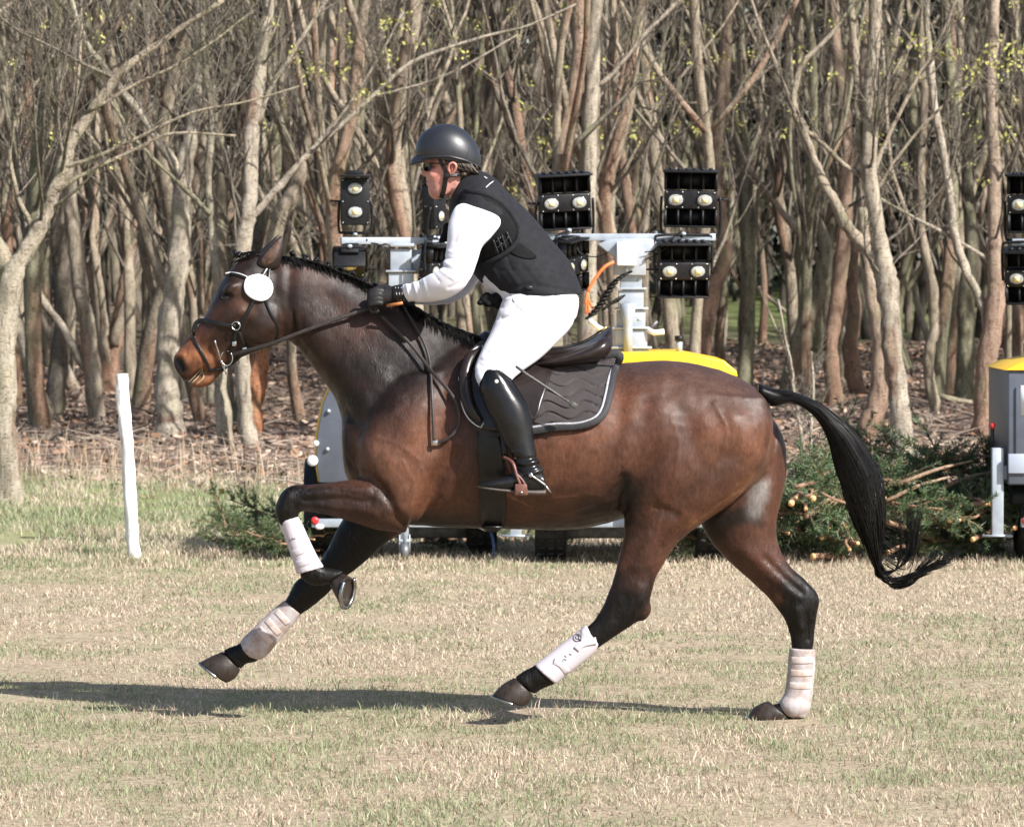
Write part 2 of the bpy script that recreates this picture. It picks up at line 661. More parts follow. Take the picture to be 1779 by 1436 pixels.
x, y = wedge(350000, -5.2, 3.5); x, y = thin(x, y, 1, 3.0, .51)
put(make_blades(x, y, .010 + .022 * RS.rand(len(x)) ** 1.8, .003 + .0018 * RS.rand(len(x)), grass_cols(x, y)))
x, y = wedge(21000, -5.2, 3.5); x, y = thin(x, y, 4, 1.6, .66)
put(make_blades(x, y, .028 + .035 * RS.rand(len(x)) ** 1.5, .0035 + .002 * RS.rand(len(x)), grass_cols(x, y, .03), .8))
x, y = wedge(76000, -5.2, .6); x, y = thin(x, y, 3, 4.2, .60); x, y = thin(x, y, 0, 1.1, .50)      # longer tufts near the camera
lv = (vnoise(x * 5.5, y * 5.5, 5, 2) - .5) * .5
put(make_blades(x, y, .02 + .036 * RS.rand(len(x)) ** 1.5, .0035 + .002 * RS.rand(len(x)), grass_cols(x, y, lv), .95))
x, y = wedge(155000, 3.5, 11.5); x, y = thin(x, y, 3, 2.4, .50)
put(make_blades(x, y, .014 + .026 * RS.rand(len(x)) ** 1.6, .0045 + .0025 * RS.rand(len(x)), grass_cols(x, y)))
# taller fringe where the mown part ends
x, y = wedge(34000, 10.2, 12.6); x, y = thin(x, y, 5, 1.8, .52)
put(make_blades(x, y, .025 + .05 * RS.rand(len(x)) ** 1.6, .005 + .003 * RS.rand(len(x)), grass_cols(x, y, -.06), .6))
x, y = wedge(230000, 11.5, 27, 4.5)
m = (y < edge_y(x) + 1.5 * RS.randn(len(x)) * .6); x, y = x[m], y[m]
x, y = thin(x, y, 2, 1.6, .50)
lu = np.clip(1.25 - np.abs(y - 18) / 7.5, 0, 1) * np.clip(-(x - .4) / 2, 0, 1) * .13 - .04
put(make_blades(x, y, .03 + .065 * RS.rand(len(x)) ** 1.5, .006 + .0035 * RS.rand(len(x)), grass_cols(x, y, lu), .75))
x, y = wedge(8000, 13, 30, 5)       # dry pale stems along the wood edge
m = np.abs(y - edge_y(x)) < 3.2; x, y = x[m], y[m]
x, y = thin(x, y, 0, .8, .60)
put(make_blades(x, y, .15 + .35 * RS.rand(len(x)), .006 + .003 * RS.rand(len(x)), np.tile((.55, .43, .30), (len(x), 1)) * (.6 + .5 * RS.rand(len(x), 1)), .5))
me = bpy.data.meshes.new('grass')
arr_mesh(me, np.vstack(V_), np.concatenate(F_), np.concatenate(L_))
a = me.color_attributes.new('Col', 'FLOAT_COLOR', 'POINT')
a.data.foreach_set('color', np.vstack(C_).astype(np.float32).ravel())
GRM, nt, b = nodes_of('grass blades')
at = nt.nodes.new('ShaderNodeVertexColor'); at.layer_name = 'Col'
nt.links.new(at.outputs[0], b.inputs['Base Color'])
b.inputs['Roughness'].default_value = .55
b.inputs['Specular IOR Level'].default_value = .3
tr = nt.nodes.new('ShaderNodeBsdfTranslucent'); nt.links.new(at.outputs[0], tr.inputs[0])
mx = nt.nodes.new('ShaderNodeMixShader'); mx.inputs[0].default_value = .3
out = [n for n in nt.nodes if n.type == 'OUTPUT_MATERIAL'][0]
nt.links.new(b.outputs[0], mx.inputs[1]); nt.links.new(tr.outputs[0], mx.inputs[2]); nt.links.new(mx.outputs[0], out.inputs[0])
tag(finish('grass', me, GRM), kind='stuff', label='short dry and green meadow grass')

mb = MB()
for sx, sy in SPOTS:                     # crumbs of earth kicked out of the turf
    for j in range(28):
        ax, ay = sx + random.gauss(0, .11), sy + random.gauss(0, .20)
        r = random.uniform(.002, .0065); g = random.uniform(.6, 1.25)
        mb.add(*ellipsoid((ax, ay, float(gz(np.array(ax), np.array(ay))) + r * .3), (r * 1.3, r, r * .8), Rz0(random.uniform(0, 3)), 7, 5), (.25 * g, .18 * g, .135 * g, 1))
EARTH, nt, b = nodes_of('loose earth')
at = nt.nodes.new('ShaderNodeVertexColor'); at.layer_name = 'Col'
nt.links.new(mixc(nt, 1.0, at.outputs[0], ramp(nt, noise_tex(nt, 90, 4), [(.3, (.6, .6, .6)), (.7, (1.2, 1.2, 1.2))]), 'MULTIPLY'), b.inputs['Base Color']); b.inputs['Roughness'].default_value = .95
tag(mb.build('loose_earth', EARTH, None, True, attr=True), kind='stuff', label='crumbs of brown earth in the worn turf')
# ------------------------------------------------------------------ leaf litter and brushwood of the wood floor
n = 88000
x, y = wedge(n, 12, 66, 8)
m = y > edge_y(x) - 1.2 + 1.5 * RS.randn(n); x, y = x[m], y[m]
n = len(x)
s = .03 + .05 * RS.rand(n)
a = RS.rand(n) * 6.283
nrm = np.stack([RS.randn(n) * .55, RS.randn(n) * .55 - .2, np.ones(n)], 1); nrm /= np.linalg.norm(nrm, axis=1, keepdims=True)
t1 = np.stack([np.cos(a), np.sin(a), np.zeros(n)], 1); t1 -= nrm * (t1 * nrm).sum(1, keepdims=True)
t2 = np.cross(nrm, t1)
c0 = np.stack([x, y, gz(x, y) + .01 + .03 * RS.rand(n)], 1)
v = np.stack([c0 - t1 * s[:, None], c0 + t2 * s[:, None] * .5, c0 + t1 * s[:, None] + nrm * s[:, None] * .3, c0 - t2 * s[:, None] * .5], 1).reshape(-1, 3)
pal = np.array([(.22, .15, .115), (.31, .22, .17), (.14, .095, .07), (.40, .30, .23), (.27, .15, .09), (.11, .085, .07)])
col = pal[RS.randint(0, len(pal), n)] * (.7 + .6 * RS.rand(n, 1))
me = bpy.data.meshes.new('leaf_litter')
arr_mesh(me, v, np.arange(4 * n), np.full(n, 4, np.int32))
ca = me.color_attributes.new('Col', 'FLOAT_COLOR', 'POINT')
ca.data.foreach_set('color', np.repeat(np.concatenate([col, np.ones((n, 1))], 1), 4, 0).astype(np.float32).ravel())
VCOL, nt, b = nodes_of('dead leaf')
at = nt.nodes.new('ShaderNodeVertexColor'); at.layer_name = 'Col'
nt.links.new(at.outputs[0], b.inputs['Base Color']); b.inputs['Roughness'].default_value = .75; b.inputs['Specular IOR Level'].default_value = .25
tag(finish('leaf_litter', me, VCOL), kind='stuff', label='brown dead leaves on the wood floor')
mb = MB()
x, y = wedge(5200, 13, 52, 6)
m = y > edge_y(x) - .8
for px_, py_ in zip(x[m], y[m]):
    L = random.uniform(.15, .9); a = random.uniform(0, 6.28); r = random.uniform(.004, .013)
    z0 = float(gz(px_, py_)); up = random.choice((0, 0, 0, .12, .3))
    P = [(px_, py_, z0 + .01), (px_ + math.cos(a) * L * .5 + random.uniform(-.04, .04), py_ + math.sin(a) * L * .5, z0 + .03 + up * L * .5), (px_ + math.cos(a) * L, py_ + math.sin(a) * L, z0 + .02 + up * L)]
    g = random.uniform(.6, 1.5)
    mb.tube(catmull(P, 2), [r, r, r * .9, r * .7, r * .4], 4, False, (.25 * g, .195 * g, .155 * g, 1))
tag(mb.build('fallen_twigs', VCOL, None, False, attr=True), kind='stuff', label='thin fallen twigs on the wood floor')

# ================================================================== the bare wood
BARK, nt, b = nodes_of('bark')
at = nt.nodes.new('ShaderNodeVertexColor'); at.layer_name = 'Col'
k1 = ramp(nt, noise_tex(nt, 7, 6, .7, 'Object', (1, 1, .45), .4), [(.30, (.42, .38, .33)), (.5, (1, 1, 1)), (.72, (1.35, 1.32, 1.28))])
k2 = ramp(nt, noise_tex(nt, 26, 4, .6, 'Object', (1, 1, 3.2)), [(.36, (.42, .39, .36)), (.46, (1, 1, 1))])
c = mixc(nt, 1.0, mixc(nt, 1.0, at.outputs[0], k1, 'MULTIPLY'), k2, 'MULTIPLY')
c = mixc(nt, ramp(nt, noise_tex(nt, 2.2, 4, .6, 'World'), [(.52, (0, 0, 0)), (.70, (.5, .5, .5))]), c, (.25, .25, .14))
c = mixc(nt, 1.0, c, ramp(nt, noise_tex(nt, 22, 5, .7, 'Object', (1, 1, .10), .5), [(.33, (.45, .42, .39)), (.45, (1, 1, 1))]), 'MULTIPLY')
c = mixc(nt, ramp(nt, noise_tex(nt, 48, 3, .5, 'Object'), [(.66, (0, 0, 0)), (.76, (.7, .7, .7))]), c, (.55, .56, .52))
nt.links.new(c, b.inputs['Base Color'])
b.inputs['Roughness'].default_value = .85
b.inputs['Specular IOR Level'].default_value = .2
bump(nt, b, noise_tex(nt, 24, 7, .75, 'Object', (1, 1, .4)), .9, .04)
PALE, WARM, RUST, MOSS, DKB, TWIG = (.43, .375, .30), (.37, .31, .235), (.30, .18, .125), (.26, .245, .165), (.15, .13, .108), (.215, .185, .15)

def rough_tube(mb, P, r, sides, col0, col1=None, rust=0.0, seed=0):
    """trunk or limb with knots and swellings; col0 low, col1 high"""
    P = np.asarray(P, float); r = np.asarray(r, float)
    v, f = tube(P, r, sides, True)
    n = len(P)
    rng = np.random.RandomState(seed)
    amp = (rng.rand(n, sides) - .5) * .26
    amp = (amp + np.roll(amp, 1, 0) + np.roll(amp, 1, 1)) / 1.6
    vv = v.reshape(n, sides, 3)
    vv += (vv - P[:, None, :]) * amp[:, :, None]
    t = np.linspace(0, 1, n)[:, None, None]
    c0 = np.array(col0); c1 = np.array(col1 if col1 is not None else col0)
    cols = np.tile(c0 * (1 - t) + c1 * t, (1, sides, 1)) if True else None
    if rust:
        for _ in range(int(2 + 3 * rust)):
            k = int(abs(rng.randn()) * n * .3) % n; j = rng.randint(sides)
            for dk in range(-rng.randint(1, 4), rng.randint(1, 4)):
                for dj in (-1, 0, 1):
                    q = min(max(k + dk, 0), n - 1)
                    cols[q, (j + dj) % sides] = cols[q, (j + dj) % sides] * .35 + np.array(RUST) * .65
    mb.v.append(vv.reshape(-1, 3))
    nb = mb.n
    mb.f.extend([tuple(i_ + nb for i_ in q) for q in f]); mb.n += len(v)
    mb.cols.append(np.concatenate([cols.reshape(-1, 3), np.ones((n * sides, 1))], 1))

def sprout(rng, p, d, L, r, level, out, gravity=.12, spread=.7, less=0):
    """a branch and everything that grows from it -> list of (path, radii, level)"""
    n = 7 if level < 2 else 5
    P = [np.array(p)]
    d = unit(d)
    for i in range(n - 1):
        d = unit(d + rng.randn(3) * .10 + np.array((0, 0, gravity)) )
        P.append(P[-1] + d * L / (n - 1))
    P = np.array(P)
    rad = r * np.linspace(1, .35, n)
    out.append((P, rad, level))
    if level >= 3: return
    k = {0: 6, 1: 5, 2: 4}[level] - less
    for i in range(k):
        t = rng.uniform(.25, 1.0) * (n - 1)
        i0 = min(int(t), n - 2)
        q = P[i0] + (P[i0 + 1] - P[i0]) * (t - i0)
        dd = unit(unit(P[i0 + 1] - P[i0]) + rng.randn(3) * spread + np.array((0, 0, .2)))
        sprout(rng, q, dd, L * rng.uniform(.35, .6), max(rad[i0] * .5, .0032), level + 1, out, gravity, spread, less)

def tree(label, paths, Y, seed, group=None, cols=(WARM, PALE), rust=.4, nbr=7, zmin=1.6, zmax=7.5, brl=(.8, 1.8), name='bare_tree', top=True, spread=.7, cat='tree', tcol=None):
    """paths: [ [(px,py,width px), ...] ... ]; the first is the trunk (from the ground up), the others its stems and limbs"""
    rng = np.random.RandomState(seed)
    b0 = W(paths[0][0][0], paths[0][0][1], Y)
    base = np.array((b0[0], Y, 0))
    t = empty(name, base, label, cat, group)
    tw = MB()
    for k, pth in enumerate(paths):
        sc = FPX / (Y + CAM_D)
        dy = 0
        P, rad = [], []
        for i, q in enumerate(pth):
            yy = Y + (q[3] if len(q) > 3 else 0)
            P.append(W(q[0], q[1], yy)); rad.append(q[2] / 2 / sc)
        if k == 0:
            P.insert(0, P[0] * np.array((1, 1, 0)) + np.array((0, 0, -.15))); rad.insert(0, rad[0] * 1.25)
        P = np.array(P); rad = np.array(rad)
        if top and P[-1][2] > 3.2 and rad[-1] > .02:      # goes on above the frame
            d = unit(P[-1] - P[-2]); d = unit(d + np.array((0, 0, .6)))
            ext = []
            for e in range(1, 5):
                d = unit(d + rng.randn(3) * .08)
                ext.append((ext[-1] if ext else P[-1]) + d * 1.1)
            P = np.vstack([P, ext]); rad = np.concatenate([rad, rad[-1] * np.array([.85, .65, .45, .2])])
        D = catmull(np.concatenate([P, rad[:, None]], 1), 5)
        wob = np.cumsum(rng.randn(len(D), 2) * .006, 0); wob -= np.linspace(0, 1, len(D))[:, None] * wob[-1]
        D[:, 0] += wob[:, 0]; D[:, 1] += wob[:, 1] * 1.5
        D[:, 3] = np.maximum(D[:, 3] * (1 + rng.randn(len(D)) * .035), .004)
        mb = MB()
        big = D[0, 3] > .04
        rough_tube(mb, D[:, :3], D[:, 3], 12 if big else 7, cols[0] if k == 0 else cols[1], tcol if (tcol and k == 0) else cols[1], rust if k == 0 else 0, seed + k)
        mb.build('trunk' if k == 0 else 'limb', BARK, t, True, attr=True)
        L = []
        nb = nbr if k == 0 else max(3, nbr // 2)
        for i in range(nb):
            i0 = rng.randint(len(D) // 5, len(D) - 1)
            if not (zmin < D[i0, 2] < zmax): continue
            d = unit(np.array((rng.uniform(-1, 1), rng.uniform(-1, 1), rng.uniform(.35, 1.1))))
            sprout(rng, D[i0, :3], d, rng.uniform(*brl) * (1 if k == 0 else .7), min(D[i0, 3] * .45, .018), 1, L, spread=spread)
        for pp, rr, lv in L:
            g = rng.uniform(.8, 1.2)
            cc = tuple(np.array(TWIG) * g) + (1,)
            v, f = tube(pp, np.maximum(rr, .003), 4 if lv < 3 else 3, False)
            tw.add(v, f, cc)
    if tw.n:
        o = tw.build('twigs', BARK, t, True, attr=True); o['kind'] = 'stuff'
    return t

def buds(t, pts, Y, seed, size=.06):
    """clusters of yellow green opening buds at the given photo points"""
    rng = np.random.RandomState(seed)
    mb = MB(); st = MB()
    for px_, py_ in pts:
        yy = Y + rng.uniform(-.5, .5)
        c = W(px_, py_, yy)
        q = c + np.array((rng.uniform(-.35, .35), rng.uniform(-.2, .2), rng.uniform(-.35, -.1)))
        st.tube(catmull([q, (q + c) / 2 + rng.randn(3) * .02, c], 3), np.linspace(.005, .003, 7), 4, False, (*TWIG, 1))
        for j in range(rng.randint(9, 18)):
            p = c + rng.randn(3) * size * .8
            u = unit(rng.randn(3)); w_ = unit(np.cross(u, rng.randn(3)))
            s = size * rng.uniform(.25, .55)
            g = rng.uniform(.75, 1.15)
            mb.add([p - u * s, p + w_ * s * .6, p + u * s, p - w_ * s * .6], [(0, 1, 2, 3)], (.42 * g, .40 * g, .13 * g, 1))
    o = mb.build('buds', VCOL, t, False, attr=True); o['kind'] = 'stuff'
    o = st.build('bud_twigs', BARK, t, False, attr=True); o['kind'] = 'stuff'
# trees one can point to, traced from the photo: (px, py, width px)
FRONT = 'bare trees along the front of the wood'
LEFT = tree('pale bare tree at the left frame edge, its foot in the green grass', [
 [(10, 868, 56), (6, 780, 46), (4, 680, 43), (4, 560, 42), (14, 480, 40), (38, 438, 30), (62, 395, 26), (78, 350, 24), (96, 295, 23), (112, 245, 22), (150, 195, 19), (189, 145, 16), (236, 104, 13), (303, 57, 10), (388, 0, 8)],
 [(14, 470, 34), (-20, 400, 30), (-60, 300, 26), (-90, 150, 22), (-100, 0, 18)],
 [(96, 295, 10), (160, 275, 7), (240, 240, 6), (330, 196, 5), (420, 178, 4), (520, 150, 3)],
 [(78, 345, 9), (150, 300, 7), (230, 262, 6), (300, 232, 5), (410, 236, 4)],
 [(112, 250, 8), (128, 180, 7), (140, 90, 6), (142, 0, 5)],
 [(60, 400, 9), (30, 340, 8), (20, 250, 7), (50, 160, 6), (110, 60, 5), (160, 0, 4)],
 [(150, 195, 7), (230, 150, 6), (330, 100, 5), (440, 20, 4)]], GY(868), 21, FRONT, (PALE, WARM), .3, 14, 1.5, 6, (.9, 1.8), spread=.6)
tree('leaning bare tree with a diagonal limb crossing from its foot, behind the white post', [
 [(166, 740, 32), (158, 658, 30), (147, 557, 28), (137, 479, 27), (130, 380, 26), (125, 303, 24), (119, 236, 23), (108, 152, 20), (98, 67, 17), (92, 0, 15)],
 [(148, 640, 16), (120, 590, 15), (80, 530, 14), (32, 467, 13), (0, 420, 12), (-40, 330, 10)]], GY(742), 22, FRONT, (WARM, PALE), .3, 9)
tree('dark stained bare tree with split bark, second from the left frame edge', [
 [(94, 726, 40), (100, 640, 34), (112, 530, 30), (102, 440, 28), (96, 337, 26), (76, 202, 24), (61, 101, 20), (50, 10, 17)],
 [(80, 230, 12), (110, 160, 11), (130, 60, 9), (150, 0, 8)]], GY(728), 23, FRONT, (DKB, WARM), .8, 8)
tree('stout pale tree with a broken orange base left of the horse nose', [
 [(293, 760, 58), (289, 720, 46), (285, 674, 42), (290, 557, 42), (300, 480, 40), (309, 420, 36), (314, 337, 35), (324, 270, 31), (336, 202, 24), (341, 101, 20), (345, 0, 17)],
 [(317, 315, 20), (302, 285, 18), (285, 260, 17), (262, 226, 16), (236, 190, 14), (205, 152, 13), (170, 110, 11), (130, 40, 9)]], GY(762), 24, FRONT, (PALE, PALE), 1.0, 9)
TWO = tree('tall pale tree with a long rising limb over the horse ears', [
 [(428, 778, 34), (418, 720, 27), (412, 660, 27), (408, 560, 28), (410, 470, 29), (414, 420, 29), (421, 370, 27), (428, 303, 26), (435, 202, 27), (446, 120, 24), (455, 45, 21), (462, 0, 18)],
 [(416, 402, 15), (440, 372, 13), (466, 340, 12), (489, 314, 12), (540, 260, 10), (600, 209, 9), (647, 162, 8), (698, 115, 7), (749, 91, 6), (833, 64, 5), (917, 44, 4), (1001, 7, 3)],
 [(448, 215, 10), (472, 152, 9), (500, 110, 8), (530, 60, 7), (567, 0, 6)],
 [(640, 168, 5), (720, 150, 4), (800, 120, 4), (900, 60, 3)],
 [(540, 260, 5), (600, 190, 5), (660, 100, 4), (700, 20, 4)]], GY(780), 25, FRONT, (PALE, PALE), .4, 10, brl=(.7, 1.4))
buds(TWO, [(512, 95), (520, 110), (535, 128), (550, 125), (566, 130), (605, 70), (672, 40), (676, 48), (704, 28), (706, 44), (598, 124), (624, 170), (668, 88), (680, 104), (720, 76), (742, 66), (665, 155), (625, 165), (760, 10), (470, 40), (430, 55), (800, 90), (835, 125)], GY(780), 5)
tree('slim greenish stem leaning close beside the pale pair, left of the horse face', [
 [(392, 778, 32), (384, 700, 26), (380, 620, 20), (378, 520, 16), (374, 460, 15), (368, 380, 15), (361, 303, 14), (364, 236, 14), (356, 150, 12), (350, 60, 11), (352, 0, 10)],
 [(366, 372, 9), (340, 345, 9), (310, 316, 8), (270, 275, 7), (230, 230, 6), (190, 170, 5)]], GY(780) + .25, 26, FRONT, (PALE, MOSS), .3, 6)
tree('moss tinged tree standing just behind the pale pair', [
 [(400, 742, 26), (388, 600, 22), (384, 450, 20), (380, 380, 21), (383, 280, 23), (372, 200, 20), (364, 135, 20), (358, 60, 18), (356, 0, 16)],
 [(372, 190, 9), (400, 130, 8), (410, 40, 7)]], GY(742), 27, FRONT, (WARM, MOSS), .2, 8)
tree('dark orange brown leaning tree behind the horse ears and jaw', [
 [(434, 764, 40), (440, 690, 37), (450, 620, 35), (464, 500, 29)],
 [(464, 505, 29), (484, 388, 28), (516, 324, 26), (540, 236, 23), (553, 150, 18), (558, 60, 15), (562, 0, 13)],
 [(482, 392, 12), (450, 330, 10), (430, 280, 9)]], GY(762), 28, FRONT, ((.42, .175, .085), WARM), .0, 8, tcol=(.36, .18, .10))
tree('straight reddish stem rising just left of the left lamp heads', [
 [(580, 690, 24), (574, 560, 18), (573, 438, 17), (576, 303, 16), (573, 202, 15), (575, 100, 13), (574, 0, 12)]], GY(690), 29, FRONT, (WARM, WARM), .8, 8)
tree('two slim stems with green algae crossing above the helmet', [
 [(830, 660, 20), (828, 500, 16), (822, 300, 12), (816, 216, 12), (796, 111, 11), (765, 0, 10)],
 [(826, 330, 9), (827, 202, 10), (834, 100, 10), (841, 0, 9)]], GY(680), 30, FRONT, (MOSS, MOSS), 0, 5)
tree('brown trunk rising clear to the right of the helmet', [
 [(880, 690, 22), (872, 560, 18), (869, 420, 17), (867, 303, 15), (862, 200, 14), (867, 101, 13), (866, 0, 12)]], GY(690), 31, FRONT, (DKB, WARM), .3, 7)
tree('tilted grey trunk between helmet and middle lamp heads', [
 [(884, 700, 24), (894, 560, 20), (900, 420, 19), (906, 354, 18), (927, 236, 17), (937, 111, 16), (948, 0, 15)],
 [(936, 120, 7), (980, 150, 6), (1020, 185, 5)]], GY(700), 32, FRONT, (WARM, WARM), .2, 8)
CEN = tree('smooth pale beige trunk rising behind the upper lamp left of the mast', [
 [(1022, 770, 38), (1026, 650, 32), (1030, 500, 29), (1033, 303, 27), (1036, 135, 26), (1042, 0, 24)],
 [(1040, 150, 9), (1070, 120, 8), (1120, 60, 7), (1180, 0, 6)]], GY(772), 33, FRONT, (PALE, PALE), .5, 9)
buds(CEN, [(1040, 215), (1062, 212), (1046, 232), (1058, 240), (1018, 240), (1024, 258), (1048, 262), (1098, 214), (1086, 224), (1098, 232), (1102, 244), (1084, 254), (938, 244), (944, 250), (968, 248), (992, 246), (958, 270), (976, 280), (946, 202), (988, 172), (914, 182), (898, 320), (894, 332), (930, 305), (1146, 128), (1148, 150), (1128, 138), (1142, 178), (1174, 186), (1172, 218), (1058, 104), (1000, 112), (976, 116), (1105, 136)], GY(760), 6)
tree('thin white barked stem beside the mast head', [
 [(1058, 700, 20), (1062, 560, 17), (1063, 398, 16), (1062, 303, 15), (1056, 202, 13), (1058, 120, 11), (1050, 0, 9)]], GY(716), 34, FRONT, (PALE, PALE), .6, 5)
tree('warm brown trunk leaning left above the right lamp heads', [
 [(1180, 740, 30), (1172, 600, 26), (1160, 450, 24), (1150, 303, 22), (1133, 169, 21), (1120, 67, 20), (1112, 0, 19)]], GY(742), 35, FRONT, (WARM, WARM), .3, 8)
tree('rust patched pair of stems behind the gap between mast and right lamps', [
 [(1110, 720, 24), (1106, 560, 20), (1102, 420, 18), (1094, 337, 17), (1079, 236, 16), (1072, 101, 15), (1066, 0, 13)],
 [(1112, 690, 16), (1120, 560, 16), (1124, 400, 15), (1128, 260, 13), (1126, 120, 12)]], GY(720), 36, FRONT, (RUST, WARM), 1.0, 7)
B1T = tree('pink brown trunk right beside the right lamp heads', [
 [(1215, 640, 36), (1224, 568, 32), (1240, 500, 29), (1258, 440, 25), (1252, 360, 23), (1247, 286, 23), (1257, 168, 23), (1264, 67, 21), (1268, 0, 20)],
 [(1254, 330, 9), (1300, 280, 8), (1340, 210, 7), (1350, 100, 6)]], GY(700), 37, FRONT, (RUST, WARM), .8, 9)
buds(B1T, [(1206, 106), (1240, 122), (1200, 216), (1212, 230), (1258, 180), (1250, 178), (1288, 162), (1312, 160), (1268, 222), (1286, 224), (1208, 240), (1264, 282), (1306, 268), (1300, 136), (1350, 14), (1360, 20), (1420, 20), (1438, 26)], GY(700), 7)
tree('slim grey stem behind the right lamp heads, thin and upright', [
 [(1292, 660, 26), (1290, 560, 22), (1294, 438, 19), (1286, 300, 16), (1278, 180, 14), (1284, 60, 13), (1280, 0, 12)]], GY(690), 38, FRONT, (MOSS, DKB), .2, 8)
tree('curving trunk with mossy foot directly above the croup of the horse', [
 [(1372, 690, 44), (1384, 620, 38), (1400, 560, 34), (1424, 500, 30), (1434, 440, 26), (1420, 400, 22), (1392, 350, 20), (1372, 290, 18), (1366, 180, 17), (1372, 60, 15), (1376, 0, 14)],
 [(1432, 470, 15), (1404, 430, 13), (1370, 390, 12), (1330, 340, 10), (1290, 280, 8)]], GY(700), 39, FRONT, (MOSS, WARM), .4, 8)
tree('orange footed trunk left of the forked tree behind the tail', [
 [(1452, 712, 30), (1443, 620, 27), (1450, 560, 26), (1460, 480, 27), (1464, 400, 26), (1466, 337, 25), (1468, 236, 24), (1459, 135, 20), (1450, 34, 18), (1448, 0, 17)]], GY(712), 40, FRONT, (RUST, WARM), .6, 8)
tree('short curved trunk with an orange bare patch, behind the tail', [
 [(1494, 690, 32), (1483, 650, 30), (1478, 600, 27), (1484, 540, 25), (1480, 470, 22), (1488, 380, 20), (1500, 280, 17), (1498, 150, 15), (1505, 0, 13)]], GY(694), 41, FRONT, (RUST, WARM), 1.0, 7)
FORK = tree('large forked grey tree right of the tail with knobbly scaly limbs', [
 [(1576, 790, 48), (1566, 730, 38), (1560, 669, 36), (1552, 600, 34), (1549, 540, 36), (1544, 494, 40), (1536, 450, 30), (1527, 404, 27), (1513, 303, 27), (1513, 202, 26), (1515, 101, 24), (1522, 0, 22)],
 [(1540, 500, 26), (1517, 450, 23), (1483, 413, 21), (1463, 385, 19), (1446, 350, 17), (1429, 323, 17), (1412, 280, 15), (1397, 240, 14), (1380, 200, 13), (1372, 170, 12), (1390, 110, 10), (1440, 60, 8)],
 [(1512, 310, 15), (1496, 250, 14), (1490, 200, 13), (1484, 100, 13), (1480, 0, 12)],
 [(1500, 308, 9), (1460, 280, 9), (1420, 240, 8), (1386, 204, 7)],
 [(1520, 300, 9), (1550, 230, 8), (1590, 150, 8), (1630, 80, 7), (1660, 0, 6)],
 [(1523, 330, 6), (1560, 270, 6), (1620, 200, 5), (1680, 150, 4)]], GY(792), 42, FRONT, (PALE, WARM), .5, 10, brl=(.7, 1.5))
buds(FORK, [(1548, 68), (1554, 76), (1582, 76), (1612, 84), (1630, 94), (1660, 86), (1628, 98), (1604, 82), (1686, 120), (1700, 116), (1720, 100), (1730, 80), (1728, 112), (1742, 122), (1690, 126), (1664, 162), (1760, 90), (1752, 74), (1770, 112), (1775, 86), (1755, 230), (1710, 318), (1742, 240), (1760, 4)], GY(792), 8)
buds(FORK, [(random.uniform(1180, 1775), random.uniform(5, 290)) for _ in range(46)], GY(760), 12, .05)
buds(TWO, [(random.uniform(440, 1000), random.uniform(5, 240)) for _ in range(34)], GY(760), 13, .05)
buds(LEFT, [(26, 108), (72, 46), (150, 30), (178, 28), (174, 64), (218, 42), (160, 118), (192, 285), (200, 250), (130, 115), (90, 240)], GY(840), 14, .04)
tree('reddish bent trunk leaning against the forked tree', [
 [(1494, 782, 42), (1508, 730, 38), (1523, 686, 34), (1528, 619, 32), (1522, 551, 28), (1514, 500, 24), (1506, 430, 20), (1500, 360, 18)]], GY(784) + .4, 43, FRONT, (RUST, WARM), .6, 3, top=False)
tree('slender pale bent stem between the forked tree and the right hand pair', [
 [(1630, 720, 24), (1616, 660, 20), (1616, 610, 19), (1622, 568, 18), (1616, 501, 18), (1603, 440, 16), (1596, 380, 15), (1600, 300, 14), (1604, 200, 13), (1600, 80, 12), (1602, 0, 11)],
 [(1606, 450, 9), (1584, 400, 9), (1560, 330, 8), (1545, 260, 7)]], GY(722), 44, FRONT, (WARM, WARM), .3, 8)
tree('thick two stemmed tree with orange split bark next to the right light tower', [
 [(1716, 768, 52), (1716, 720, 40), (1720, 640, 36), (1732, 560, 36), (1736, 500, 32), (1734, 440, 26), (1732, 400, 23), (1732, 303, 22), (1729, 168, 22), (1732, 60, 20), (1734, 0, 19)],
 [(1722, 580, 19), (1706, 528, 17), (1690, 490, 16), (1676, 460, 16), (1654, 400, 15), (1646, 337, 15), (1632, 260, 14), (1622, 190, 14), (1614, 111, 13), (1610, 0, 12)],
 [(1736, 470, 9), (1700, 440, 8), (1650, 410, 7), (1590, 380, 6), (1500, 330, 5)]], GY(770), 45, FRONT, (RUST, PALE), 1.0, 9)
tree('stump like dark trunk between the right hand stems', [
 [(1676, 700, 40), (1676, 620, 34), (1680, 520, 30), (1690, 420, 24), (1684, 300, 20), (1690, 150, 17), (1694, 0, 15)]], GY(708), 46, FRONT, (MOSS, DKB), .2, 8)
tree('pale upright stem with grey scars right of the slender bent stem', [
 [(1656, 690, 28), (1660, 600, 24), (1668, 480, 20), (1672, 337, 18), (1668, 200, 17), (1672, 80, 15), (1668, 0, 14)]], GY(690), 47, FRONT, (WARM, PALE), .7, 7)
tree('young stem near the right frame edge above the lamps', [
 [(1764, 700, 24), (1764, 560, 20), (1760, 400, 17), (1764, 260, 15), (1756, 120, 14), (1760, 0, 13)]], GY(700), 48, FRONT, (WARM, PALE), .3, 7)
tree('rust red thin trunk with peeling bark at the upper left', [
 [(28, 700, 26), (24, 560, 22), (12, 420, 20), (20, 340, 19), (34, 240, 18), (44, 150, 16), (46, 60, 13), (48, 0, 11)]], GY(704), 49, FRONT, (RUST, RUST), 1.0, 5)
